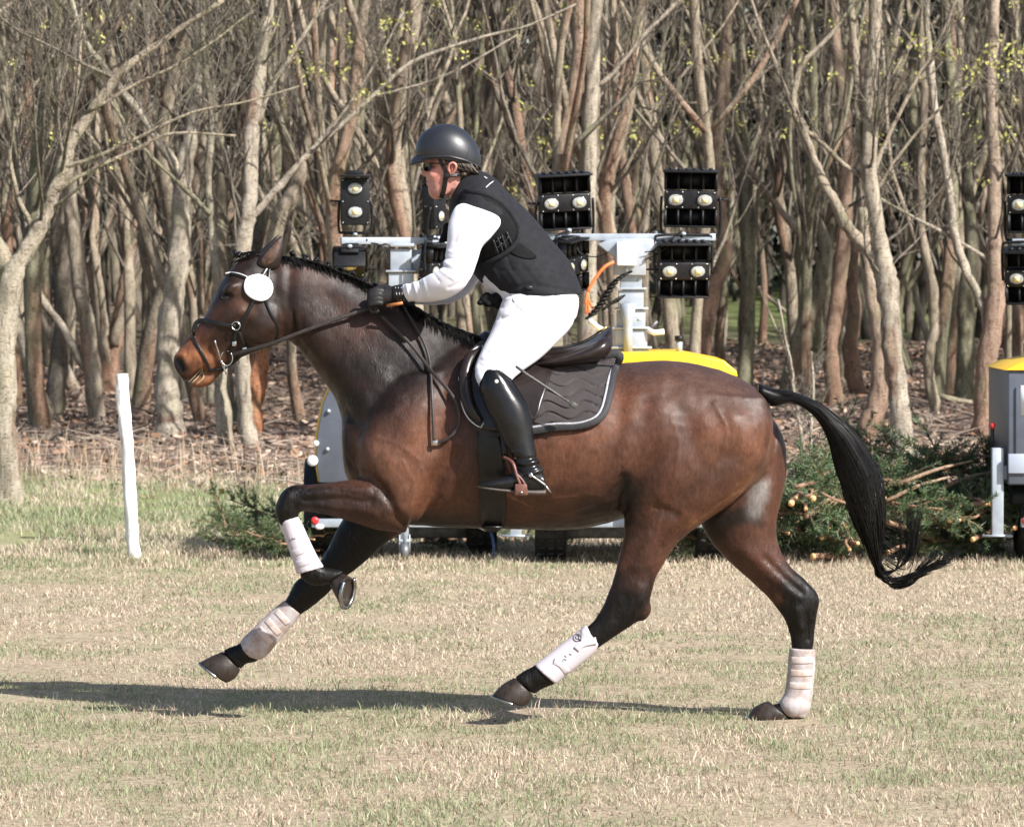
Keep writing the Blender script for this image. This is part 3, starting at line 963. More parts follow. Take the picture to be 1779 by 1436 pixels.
tree('forked brown tree with rusty crotch between post and stout pale tree', [
 [(184, 690, 40), (192, 620, 32), (206, 560, 28), (216, 500, 24), (224, 440, 19), (236, 380, 16), (246, 300, 14), (250, 180, 12), (246, 0, 11)],
 [(196, 600, 20), (214, 540, 18), (236, 480, 16), (262, 430, 15), (284, 380, 13), (296, 300, 11), (300, 180, 10)],
 [(188, 640, 14), (176, 580, 13), (170, 500, 12), (156, 400, 11), (158, 240, 10), (160, 0, 9)]], GY(694), 50, FRONT, (RUST, WARM), .9, 8)
tree('short dark stem leaning right behind the rusty forked tree', [
 [(200, 668, 36), (214, 600, 30), (230, 540, 26), (236, 470, 20), (228, 380, 16), (222, 260, 14), (230, 100, 12), (232, 0, 11)]], GY(672), 51, FRONT, (DKB, WARM), .4, 6)

# ------------------------------------------------------------------ the massed trunks behind, each a tree of its own
def proto(seed, twin, lean):
    """a bare young tree about 13 m high, standing at the origin"""
    rng = np.random.RandomState(seed)
    t = empty('bare_tree', (0, 0, 0))
    tw = MB()
    stems = []
    for s in range(2 if twin else 1):
        r0 = rng.uniform(.06, .105) * (1 if s == 0 else .8)
        n = 16
        z = np.linspace(-.15, 13, n)
        ang = rng.uniform(0, 6.28)
        l = lean if s == 0 else lean + rng.uniform(.1, .22)
        x = np.cos(ang) * l * np.clip(z, 0, 12) + np.cumsum(rng.randn(n) * .10); y = np.sin(ang) * l * np.clip(z, 0, 12) + np.cumsum(rng.randn(n) * .10)
        sw = rng.uniform(-.3, .3); x += sw * np.exp(-np.clip(z, 0, 9) / .7); y += rng.uniform(-.3, .3) * np.exp(-np.clip(z, 0, 9) / .7)
        x -= x[0]; y -= y[0]
        r = r0 * np.interp(z, [-.2, 0, .5, 4, 9, 13], [1.5, 1.3, 1.05, .82, .5, .12])
        D = catmull(np.stack([x, y, z, r], 1), 3)
        mb = MB()
        cc = [WARM, WARM, PALE, MOSS, WARM, DKB][rng.randint(6)]
        rough_tube(mb, D[:, :3], D[:, 3], 9, cc if rng.rand() < .9 else RUST, WARM if rng.rand() < .5 else cc, .5, seed * 3 + s)
        mb.build('trunk' if s == 0 else 'limb', BARK, t, True, attr=True)
        for q in range(rng.randint(1, 4)):          # strong side limbs, forking low
            i0 = rng.randint(int(len(D) * .10), int(len(D) * .36))
            d = unit(np.array((rng.uniform(-1, 1), rng.uniform(-1, 1), rng.uniform(.9, 2.2))))
            Q = [D[i0, :3]]
            for e in range(9):
                d = unit(d + rng.randn(3) * .14 + np.array((0, 0, .06))); Q.append(Q[-1] + d * rng.uniform(.55, .8))
            rq = D[i0, 3] * rng.uniform(.42, .7) * np.linspace(1, .3, 10)
            Dq = catmull(np.concatenate([np.array(Q), rq[:, None]], 1), 2)
            mb = MB(); rough_tube(mb, Dq[:, :3], Dq[:, 3], 7, cc, WARM, .2, seed * 7 + q)
            mb.build('limb', BARK, t, True, attr=True)
        L = []
        for i in range(9):
            i0 = rng.randint(int(len(D) * .12), int(len(D) * .5))
            d = unit(np.array((rng.uniform(-1, 1), rng.uniform(-1, 1), rng.uniform(.5, 1.9))))
            sprout(rng, D[i0, :3], d, rng.uniform(1.0, 2.6), min(D[i0, 3] * .5, .026), 1, L, spread=.55, less=1)
        for i in range(9):        # the twiggy crown, above the frame, that shades the wood
            i0 = rng.randint(int(len(D) * .42), len(D) - 3)
            d = unit(np.array((rng.uniform(-1, 1), rng.uniform(-1, 1), rng.uniform(.3, 1.2))))
            sprout(rng, D[i0, :3], d, rng.uniform(1.4, 3.2), min(D[i0, 3] * .55, .03), 1, L, spread=.7)
        for pp, rr, lv in L:
            g = rng.uniform(.75, 1.2)
            v, f = tube(pp, np.maximum(rr, .004), 4 if lv < 3 else 3, False)
            tw.add(v, f, tuple(np.array(TWIG) * g) + (1,))
    o = tw.build('twigs', BARK, t, True, attr=True); o['kind'] = 'stuff'
    return t
KINDS_ = [('slim upright bare tree among the massed trunks deep in the wood', False, .03), ('slim upright bare tree among the massed trunks deep in the wood', False, .06),
          ('leaning bare tree among the massed trunks deep in the wood', False, .20), ('leaning bare tree among the massed trunks deep in the wood', False, .30),
          ('two stemmed bare tree among the massed trunks deep in the wood', True, .05), ('two stemmed bare tree among the massed trunks deep in the wood', True, .14),
          ('slim upright bare tree among the massed trunks deep in the wood', False, .05), ('leaning bare tree among the massed trunks deep in the wood', False, .24)]
protos = []
for k, (lb, tw_, ln) in enumerate(KINDS_):
    p = proto(100 + k, tw_, ln)
    tag(p, lb, 'tree', 'massed trunks deep in the wood')
    protos.append(p)
spots = []
rng = np.random.RandomState(5)
tries = 0
while len(spots) < 150 and tries < 20000:
    tries += 1
    u = rng.rand()
    y = 32 + 34 * u ** .8
    hw = (y + CAM_D) * .106 + 1.6
    x = rng.uniform(-hw - 6, hw + 6)
    if all((x - a) ** 2 + ((y - b_) * .6) ** 2 > .45 for a, b_ in spots):
        spots.append((x, y))
for k, (x, y) in enumerate(spots):
    p = protos[k % len(protos)] if k < len(protos) else copy_tree(protos[rng.randint(len(protos))])
    s = rng.uniform(.8, 1.25)
    p.location = (x, y, float(gz(np.array(x), np.array(y))) - .02)
    p.rotation_euler = (0, 0, rng.uniform(0, 6.283))
    p.scale = (s, s, s * rng.uniform(.95, 1.15))
# farther than one can count: joined
mb = MB()
rng = np.random.RandomState(9)
for i in range(360):
    y = rng.uniform(64, 92); hw = (y + CAM_D) * .106 + 10
    x = rng.uniform(-hw, hw); l = rng.randn() * .10; r = rng.uniform(.04, .10); H = rng.uniform(7, 11)
    z = np.linspace(0, H, 6)
    P = np.stack([x + l * z + np.cumsum(rng.randn(6) * .12), y + np.cumsum(rng.randn(6) * .1), z + .032 * np.clip(y - 48, 0, 70) - .1], 1)
    g = rng.uniform(.22, .6); cc = (np.array(WARM) * g) if rng.rand() < .6 else np.array(DKB) * g  # bark colours scaled down, painting in the shade of the deep wood
    mb.tube(P, r * np.linspace(1.2, .3, 6), 6, False, (*cc, 1))
    for j in range(5):
        k = rng.randint(1, 5); d = unit((rng.uniform(-1, 1), rng.uniform(-1, 1), rng.uniform(.3, 1.4))); L = rng.uniform(.8, 2.4)
        mb.tube([P[k], P[k] + d * L * .5 + rng.randn(3) * .08, P[k] + d * L + np.array((0, 0, .2))], [r * .4, r * .3, r * .12], 3, False, (*(np.array(TWIG) * g), 1))
tag(mb.build('distant_wood', BARK, None, True, attr=True), kind='stuff', label='countless far trunks at the back of the wood')
# dark evergreen undergrowth closing the view at the back
n = 150000
y = 84 + 16 * RS.rand(n); hw = (y + CAM_D) * .115 + 16
x = (RS.rand(n) * 2 - 1) * hw
top_ = 9 + 3.5 * vnoise(x * .25, y * .1, 3)
z = RS.rand(n) ** .8 * top_ + .5 * (1 - (y - 84) / 16) + .032 * (y - 48)
s = .09 + .12 * RS.rand(n)
u = RS.randn(n, 3); u /= np.linalg.norm(u, axis=1, keepdims=True)
w_ = np.cross(u, RS.randn(n, 3)); w_ /= np.linalg.norm(w_, axis=1, keepdims=True)
c0 = np.stack([x, y, z], 1)
v = np.stack([c0 - u * s[:, None], c0 + w_ * s[:, None] * .55, c0 + u * s[:, None], c0 - w_ * s[:, None] * .55], 1).reshape(-1, 3)
g = (.6 + .7 * RS.rand(n, 1))
col = np.where(RS.rand(n, 1) < .6, np.array((.030, .033, .021)), np.array((.050, .043, .033))) * g
me = bpy.data.meshes.new('evergreen_thicket')
arr_mesh(me, v, np.arange(4 * n), np.full(n, 4, np.int32))
ca = me.color_attributes.new('Col', 'FLOAT_COLOR', 'POINT')
ca.data.foreach_set('color', np.repeat(np.concatenate([col, np.ones((n, 1))], 1), 4, 0).astype(np.float32).ravel())
tag(finish('evergreen_thicket', me, VCOL), kind='stuff', label='dark evergreen thicket closing the back of the wood')

# ------------------------------------------------------------------ fallen wood one can point to
def fallen(label, pts, Y, r, cols=(WARM, PALE), ends=None, lift=0):
    P = []
    for px_, py_ in pts:
        y = GY(py_) if Y is None else Y
        p = W(px_, py_, y)
        P.append((p[0], p[1], max(p[2], 0) + r * .6 + lift))
    P = catmull(P, 4)
    c = P.mean(0)
    mb = MB()
    rough_tube(mb, P, np.linspace(r, r * .6, len(P)), 9, cols[0], cols[1], .5, int(abs(pts[0][0])))
    o = mb.build('fallen_branch', BARK, None, True, attr=True)
    return tag(o, label, 'branch', 'fallen branches on the wood floor')
fallen('dark rotting log lying behind the stout pale tree', [(312, 690), (370, 690), (420, 694), (500, 682)], None, .07, (DKB, DKB))
fallen('grey log on the litter at the foot of the stained split tree', [(40, 772), (90, 764), (150, 768), (205, 748)], None, .045, (DKB, WARM))
fallen('long pale log behind the tail', [(1580, 740), (1620, 732), (1680, 728), (1740, 726)], None, .055, (WARM, RUST))
fallen('mossy leaning pole propped between two trunks by the right tower', [(1626, 690), (1660, 698), (1700, 704)], GY(720), .045, (MOSS, WARM))
fallen('bleached pole lying across the glade', [(1316, 502), (1345, 528), (1395, 568)], GY(640), .05, (PALE, PALE))
fallen('grey pole lying low above the croup', [(1310, 570), (1345, 580), (1392, 586)], None, .05, (PALE, WARM))
fallen('pale stripped log beside the front of the fir heap', [(1480, 794), (1560, 782), (1640, 776), (1740, 764)], None, .05, (PALE, WARM))
for k_, (a_, b_) in enumerate([((1380, 846), (1470, 838)), ((1400, 900), (1450, 862)), ((1540, 870), (1650, 828)), ((1560, 842), (1690, 800)), ((1590, 880), (1668, 912)), ((1500, 836), (1600, 842)), ((1640, 846), (1736, 818)), ((1390, 930), (1440, 884)), ((1620, 800), (1722, 792)), ((1670, 930), (1650, 872)), ((1430, 945), (1520, 925)), ((1690, 872), (1740, 846))]):
    pm = ((a_[0] + b_[0]) / 2, (a_[1] + b_[1]) / 2 - 5)
    y_ = 10.75 + .09 * k_
    P_ = catmull([W(*a_, y_), W(*pm, y_ + .05), W(*b_, y_ + .12)], 4)
    mb = MB(); rough_tube(mb, P_, np.linspace(.016, .007, len(P_)), 7, (.36, .23, .15), (.46, .34, .24), 0, k_)
    tag(mb.build('bare_stick', BARK, None, True, attr=True), 'bare brown stick lying across the front of the fir heap', 'stick', 'bare sticks on the fir heap')
fallen('thin curved branch on the litter between the white post and the pale pair', [(230, 772), (280, 762), (330, 768), (380, 790)], None, .022, (RUST, WARM))
fallen('thick brown bough by the lifted nose', [(440, 690), (480, 700), (540, 690), (585, 700)], None, .05, (WARM, RUST))
fallen('pale stick slanting up from the litter near the croup', [(1318, 500), (1352, 580), (1378, 650), (1386, 700)], GY(716), .014, (PALE, PALE))
for lb, pts, Y in (('pale thin sapling behind the base of the tail, left one', [(1404, 838, 8), (1394, 760, 7), (1384, 690, 6), (1372, 620, 5), (1352, 520, 4)], GY(838)), ('pale thin sapling behind the base of the tail, right one', [(1416, 850, 7), (1412, 760, 6), (1412, 690, 5), (1410, 610, 3)], GY(850))):
    tree(lb, [pts], Y, int(pts[0][0]), 'pale saplings behind the tail', (PALE, PALE), 0, 9, .3, 3, (.15, .4), 'sapling', False, cat='sapling')

# ------------------------------------------------------------------ white post
PO, nt, b = nodes_of('weathered white paint')
z_ = noise_tex(nt, 30, 6, .7, 'Object', (1, 1, .25))
nt.links.new(mixc(nt, ramp(nt, z_, [(.52, (0, 0, 0)), (.66, (.85, .85, .85))]), (.76, .75, .73), (.36, .30, .23)), b.inputs['Base Color'])
b.inputs['Roughness'].default_value = .7
bump(nt, b, z_, .5, .006)
Yp = GY(972)
post = empty('white_post', (W(232, 972, Yp)[0], Yp, 0), 'slightly leaning white painted wooden post in the grass left of the horse', 'post')
P = np.array([W(234, 978, Yp), W(230, 930, Yp), W(224, 820, Yp), (W(217, 720, Yp)), W(213, 650, Yp)])
PP = catmull(P, 6); PP[:, 0] += np.cumsum(np.random.RandomState(3).randn(len(PP))) * .0022
mb = MB(); rough_tube(mb, PP, np.interp(np.linspace(0, 1, len(PP)), [0, .1, .5, 1], [.034, .040, .043, .042]), 18, (1, 1, 1), None, 0, 4)
mb.build('shaft', PO, post, True, .004)
MB().add(*ellipsoid(W(213, 650, Yp), (.041, .041, .006), nu=18, nv=6)).build('sawn_top', mat('bare end grain', (.62, .56, .48), (.7, .65, .58), 40, .8), post, True)

# ------------------------------------------------------------------ cut fir branches
FIR, nt, b = nodes_of('fir needles')
at = nt.nodes.new('ShaderNodeVertexColor'); at.layer_name = 'Col'
nt.links.new(at.outputs[0], b.inputs['Base Color']); b.inputs['Roughness'].default_value = .5
FBARK = mat('fir bark', (.20, .115, .07), (.30, .18, .115), 20, .85, bmp=.5, bscale=60, bdist=.006)
CUT = mat('fresh sawn end', (.78, .42, .17), (.86, .52, .24), 30, .7)
def fir_proto(seed, L=1.2, r=.016, shoots=22, bare=.25, nl=.045):
    rng = np.random.RandomState(seed)
    t = empty('fir_branch', (0, 0, 0))
    n = 10
    P = np.stack([np.linspace(0, L, n), np.cumsum(rng.randn(n) * .012), np.cumsum(rng.randn(n) * .012) + .08 * np.linspace(0, 1, n) ** 2], 1)
    MB().tube(P, r * np.linspace(1, .3, n), 7).build('stem', FBARK, t, True)
    d = unit(P[0] - P[1])
    MB().tube([P[0] - d * .002, P[0] + d * .006], r * 1.02, 12).build('sawn_end', CUT, t)
    sh = MB(); ne_v, ne_c = [], []
    for s in range(shoots):
        u = rng.uniform(bare, 1); k = u * (n - 1); i0 = min(int(k), n - 2)
        p = P[i0] + (P[i0 + 1] - P[i0]) * (k - i0)
        dd = unit(np.array((rng.uniform(.5, 1.1), rng.choice((-1, 1)) * rng.uniform(.3, 1), rng.uniform(-.5, .6))))
        l = L * rng.uniform(.18, .42) * (1.15 - .5 * u)
        q = np.array([p, p + dd * l * .5 + rng.randn(3) * .012, p + dd * l + np.array((0, 0, .02))])
        q = catmull(q, 4)
        sh.tube(q, np.linspace(.0045, .002, len(q)), 4, False)
        for c in range(2):
            if c == 0: qq = q
            else:
                b_ = q[rng.randint(2, 6)]; e = unit(dd + rng.randn(3) * .6); qq = np.array([b_ + e * l * .5 * z for z in np.linspace(0, 1, 5)])
            m = 105 if c == 0 else 70
            for j in range(m):
                w = rng.uniform(.1, 1) * (len(qq) - 1); a = min(int(w), len(qq) - 2)
                b0 = qq[a] + (qq[a + 1] - qq[a]) * (w - a); ax = unit(qq[a + 1] - qq[a])
                o = rng.randn(3); o -= ax * (o @ ax); o = unit(o)
                tip = b0 + (ax * .65 + o) * nl * rng.uniform(.6, 1.1)
                sd = unit(np.cross(tip - b0, rng.randn(3))) * .0028
                ne_v += [b0 - sd, b0 + sd, tip]
                g = rng.uniform(.6, 1.35)
                cc = np.array((.062, .105, .042)) * g if rng.rand() < .75 else np.array((.11, .155, .06)) * g
                ne_c += [(*cc, 1)] * 3
    sh.build('side_shoots', FBARK, t, True)['kind'] = 'stuff'
    me = bpy.data.meshes.new('needles')
    arr_mesh(me, np.array(ne_v), np.arange(len(ne_v)), np.full(len(ne_v) // 3, 3, np.int32))
    ca = me.color_attributes.new('Col', 'FLOAT_COLOR', 'POINT')
    ca.data.foreach_set('color', np.array(ne_c, np.float32).ravel())
    finish('needles', me, FIR, t)['kind'] = 'stuff'
    return t
FP = [fir_proto(1, 1.25, .02, 30), fir_proto(2, 1.0, .015, 28, .12), fir_proto(3, .8, .012, 26, .05, .03), fir_proto(4, 1.1, .022, 12, .5)]
used_f = set()
def lay(k, pos, yaw, pitch, roll, s, label, group):
    o = FP[k] if k not in used_f else copy_tree(FP[k])
    used_f.add(k)
    o.location = [float(q) for q in pos]
    o.rotation_mode = 'XYZ'
    o.rotation_euler = (roll, -pitch, yaw)
    o.scale = (s, s, s)
    return tag(o, label, 'fir branch', group)
rng = np.random.RandomState(31)
HEAP = 'cut fir branch in the green heap behind the horse hindquarters'
for i in range(64):
    px_ = rng.uniform(1340, 1740); hmax = np.interp(px_, [1340, 1420, 1560, 1650, 1740], [835, 850, 850, 810, 800])
    py_ = rng.uniform(hmax, 965)
    Y = 11.2 + rng.uniform(0, 1.6)
    p = W(px_, py_, Y)
    face = rng.rand() < .42                     # sawn end towards the camera
    yaw = rng.uniform(.6, 2.5) if face else rng.uniform(0, 6.28)
    lay(rng.choice((0, 1, 1, 2, 3, 3)), (p[0], rng.uniform(10.65, 11.1) if face else p[1], max(p[2], .04)), yaw, rng.uniform(-.05, .3), rng.uniform(0, 6.28), rng.uniform(.7, 1.1), HEAP, 'cut fir branches heaped behind the horse')
for i in range(16):
    px_ = rng.uniform(440, 575); Y = 11.0 + rng.uniform(0, .9)
    hmax = np.interp(px_, [390, 430, 500, 560], [925, 895, 905, 915])
    p = W(px_, rng.uniform(hmax, 968), Y)
    lay(rng.choice((1, 2, 2)), (p[0], p[1], max(p[2], .03)), rng.uniform(2.2, 4.2) if i % 2 else rng.uniform(0, 6.28), rng.uniform(-.05, .55), rng.uniform(0, 6.28), rng.uniform(.4, .62), 'cut fir branch in the small clump behind the front legs', 'cut fir branches by the front legs')
p = W(372, 962, 11.3)
lay(2, (W(450, 950, 11.2)[0], 11.2, .10), math.pi, .05, 0, .5, 'feathery fir spray reaching left from the small clump', 'cut fir branches by the front legs')
lay(2, (W(400, 930, 11.4)[0], 11.4, .12), math.pi * .95, 1.15, 0, .5, 'upright young fir sprig above the small clump', 'cut fir branches by the front legs')
for i in range(14):
    px_ = rng.uniform(690, 1330); Y = 12.3 + rng.uniform(0, 1.2)
    p = W(px_, rng.uniform(925, 970), Y)
    lay(rng.choice((1, 2, 3)), (p[0], p[1], max(p[2], .03)), rng.uniform(0, 6.28), rng.uniform(-.05, .2), rng.uniform(0, 6.28), rng.uniform(.5, .8), 'fir branch lying under the light towers beneath the belly', 'fir branches under the light towers')
# ================================================================== mobile light towers parked behind the horse
GALV = mat('galvanised steel', (.33, .37, .42), (.42, .46, .51), 14, .45, metal=.25, bmp=.1, bscale=60)
GREYP = mat('slate grey paint', (.085, .095, .122), (.105, .117, .145), 8, .4)
YELLOW = mat('yellow paint', (.80, .46, .01), (.86, .52, .02), 10, .38)
BLKP = mat('black powder coat', (.006, .006, .007), (.011, .011, .013), 40, .5, spec=.3)
TYRE = mat('tyre rubber', (.013, .013, .014), (.03, .028, .027), 18, .8, bmp=.4, bscale=60)
GLASS = mat('lens glass', (.26, .27, .26), (.42, .43, .41), 60, .12, spec=.8)
LED = mat('led chip', (.80, .66, .30), (.85, .74, .42), 80, .4)
WBOX = mat('white plastic', (.80, .80, .80), (.76, .76, .77), 20, .4)
REDM = mat('red plastic', (.55, .03, .03), rough=.35)
ORANGE = mat('orange cord', (.85, .20, .06), (.80, .17, .05), 40, .5)
DKSTEEL = mat('dark steel', (.10, .10, .11), (.18, .18, .19), 30, .5, metal=.4)
BLUE = mat('blue hose', (.06, .10, .22), rough=.4)

def Rz(a): c, s = math.cos(a), math.sin(a); return np.array(((c, -s, 0), (s, c, 0), (0, 0, 1.0)))
def Rx(a): c, s = math.cos(a), math.sin(a); return np.array(((1, 0, 0), (0, c, -s), (0, s, c)))
def Ry(a): c, s = math.cos(a), math.sin(a); return np.array(((c, 0, s), (0, 1, 0), (-s, 0, c)))

def floodlight(tower, c, kind='wide', yaw=0, pitch=0, roll=0, up=True, k=1.0):
    """one lamp head: housing, visors with fins, two lenses with led chips, U bracket"""
    M = Rz(R(yaw)) @ Rx(R(pitch)) @ Ry(R(roll))
    T = lambda P: np.asarray(P, float) * k @ M.T + c
    fl = empty('floodlight', (0, 0, 0), parent=tower)
    def bx(name, cc, s, m, bev=.004):
        mb = MB(); mb.box((0, 0, 0), np.array(s) * k, M)
        mb.v = [v + T(cc) for v in mb.v]
        return mb.build(name, m, fl, False, bev)
    if kind == 'wide':
        w, h = .335, .115
        bx('housing', (0, .02, 0), (w, .10, h), BLKP, .008)
        mb = MB()
        for s, hh in ((1, .115), (-1, .105)):
            z = s * (h / 2 + hh / 2 + .004)
            mb.box((0, .055, z), (w * .96, .03, hh))
            for i in range(5):
                mb.box(((i - 2) * w * .235, .012, z), (.012, .07, hh * .94))
            for q in (-1, 1):
                mb.box((q * w * .485, .01, z), (.012, .085, hh))
        mb.v = [T(v) for v in mb.v]
        mb.build('visor_fins', BLKP, fl)
        bx('visor', (0, .0, h / 2 + .124), (w * 1.05, .16, .014), BLKP, .003)
        bx('visor', (0, .01, -h / 2 - .112), (w * .98, .10, .012), BLKP, .003)
        mb = MB()
        for i in range(6):
            mb.box(((i - 2.5) * .05, .02, h / 2 + .136), (.022, .10, .012))
        mb.v = [T(v) for v in mb.v]
        mb.build('cooling_rib', BLKP, fl)
        lens = [(-.092, 0), (.092, 0)]
        br = [(-.185, 0, .02), (-.19, .02, -.10), (-.185, .03, -.20), (-.16, .03, -.225), (0, .03, -.23), (.16, .03, -.225), (.185, .03, -.20), (.19, .02, -.10), (.185, 0, .02)]
        rv = [(x, z) for x in (-.15, -.05, .05, .15) for z in (-.048, .048)]
    else:
        w, h = .19, .31
        bx('housing', (0, .02, 0), (w, .10, h), BLKP, .008)
        bx('visor', (0, -.02, h / 2 + .012), (w * 1.08, .17, .016), BLKP, .003)
        bx('cooling_rib', (0, .03, h / 2 + .035), (w * .6, .08, .03), BLKP, .003)
        lens = [(0, .085), (0, -.07)]
        br = [(-.105, .0, .0), (-.11, .02, -.10), (-.105, .03, -.19), (-.08, .03, -.205), (.08, .03, -.205), (.105, .03, -.19), (.11, .02, -.10), (.105, 0, 0)]
        rv = [(x, z) for x in (-.082, .082) for z in (-.14, 0, .14)]
    if not up:
        br = [(x, y, -z) for x, y, z in br]
    for x, z in lens:
        v, f = ellipsoid((0, 0, 0), (.048, .009, .036), nu=18, nv=10)
        le = MB().add(T(v + np.array((x, -.032, z))), f).build('lens', GLASS, fl, True)
        mb = MB(); mb.box((x, -.040, z), (.036, .006, .034)); mb.v = [T(q) for q in mb.v]
        mb.build('led_chip', LED, le)
        t = np.linspace(0, 2 * math.pi, 21)
        mb = MB(); mb.tube(T(np.stack([x + .052 * np.cos(t), np.full(21, -.033), z + .040 * np.sin(t)], 1)), .005 * k, 6, False)
        mb.build('bezel', BLKP, fl, True)
    mb = MB()
    for x, z in rv:
        v, f = ellipsoid((0, 0, 0), (.006, .005, .006), nu=6, nv=4)
        mb.add(T(v + np.array((x, -.032, z))), f)
    mb.build('rivets', STEEL, fl, True)['kind'] = 'stuff'
    mb = MB(); mb.tube(T(catmull(br, 4)), .009 * k, 8)
    mb.build('bracket', BLKP, fl, True)
    mb = MB()
    sd = 1 if yaw <= 0 else -1
    mb.tube(T([(sd * w / 2, .02, 0), (sd * (w / 2 + .07), .02, .005)]), .008 * k, 6)
    mb.build('side_handle', BLKP, fl, True)
    mb = MB(); mb.add(*ellipsoid(T((0, .03, (-.235 if kind == 'wide' else -.215) * (1 if up else -1))), (.018, .018, .014), nu=10, nv=6))
    mb.build('bolt', GALV, fl, True)
    return fl

def wheel(tower, c, r, w):
    wl = empty('wheel', (0, 0, 0), parent=tower)
    n = 28
    prof = [(-w / 2, r * .55), (-w / 2, r * .9), (-w / 2 + .015, r * .985), (-w / 4, r), (0, r * .992), (w / 4, r), (w / 2 - .015, r * .985), (w / 2, r * .9), (w / 2, r * .55)]
    v, f = [], []
    for i in range(n):
        a = 2 * math.pi * i / n
        for x, q in prof:
            v.append((c[0] + x, c[1] + q * math.cos(a), c[2] + q * math.sin(a)))
    m = len(prof)
    for i in range(n):
        for j in range(m - 1):
            a = i * m + j; b_ = ((i + 1) % n) * m + j
            f.append((a, a + 1, b_ + 1, b_))
    mb = MB().add(v, f)
    for i in range(n):           # tread blocks
        a = 2 * math.pi * (i + .5) / n
        for x in (-.3, 0, .3):
            mb.box((c[0] + x * w, c[1] + r * math.cos(a), c[2] + r * math.sin(a)), (w * .22, .02, .02), Rx(a))
    mb.build('tyre', TYRE, wl, True)
    MB().add(*tube([(c[0] - w * .4, c[1], c[2]), (c[0] + w * .4, c[1], c[2])], r * .56, 20)).build('rim', DKSTEEL, wl)
    return wl

def prism(prof, y0, y1):
    """front outline (world x,z) pushed from y0 back to y1"""
    n = len(prof)
    v = [(x, y0, z) for x, z in prof] + [(x, y1, z) for x, z in prof]
    f = [tuple(range(n)), tuple(range(2 * n - 1, n - 1, -1))] + [(i, n + i, n + (i + 1) % n, (i + 1) % n) for i in range(n)]
    return v, f

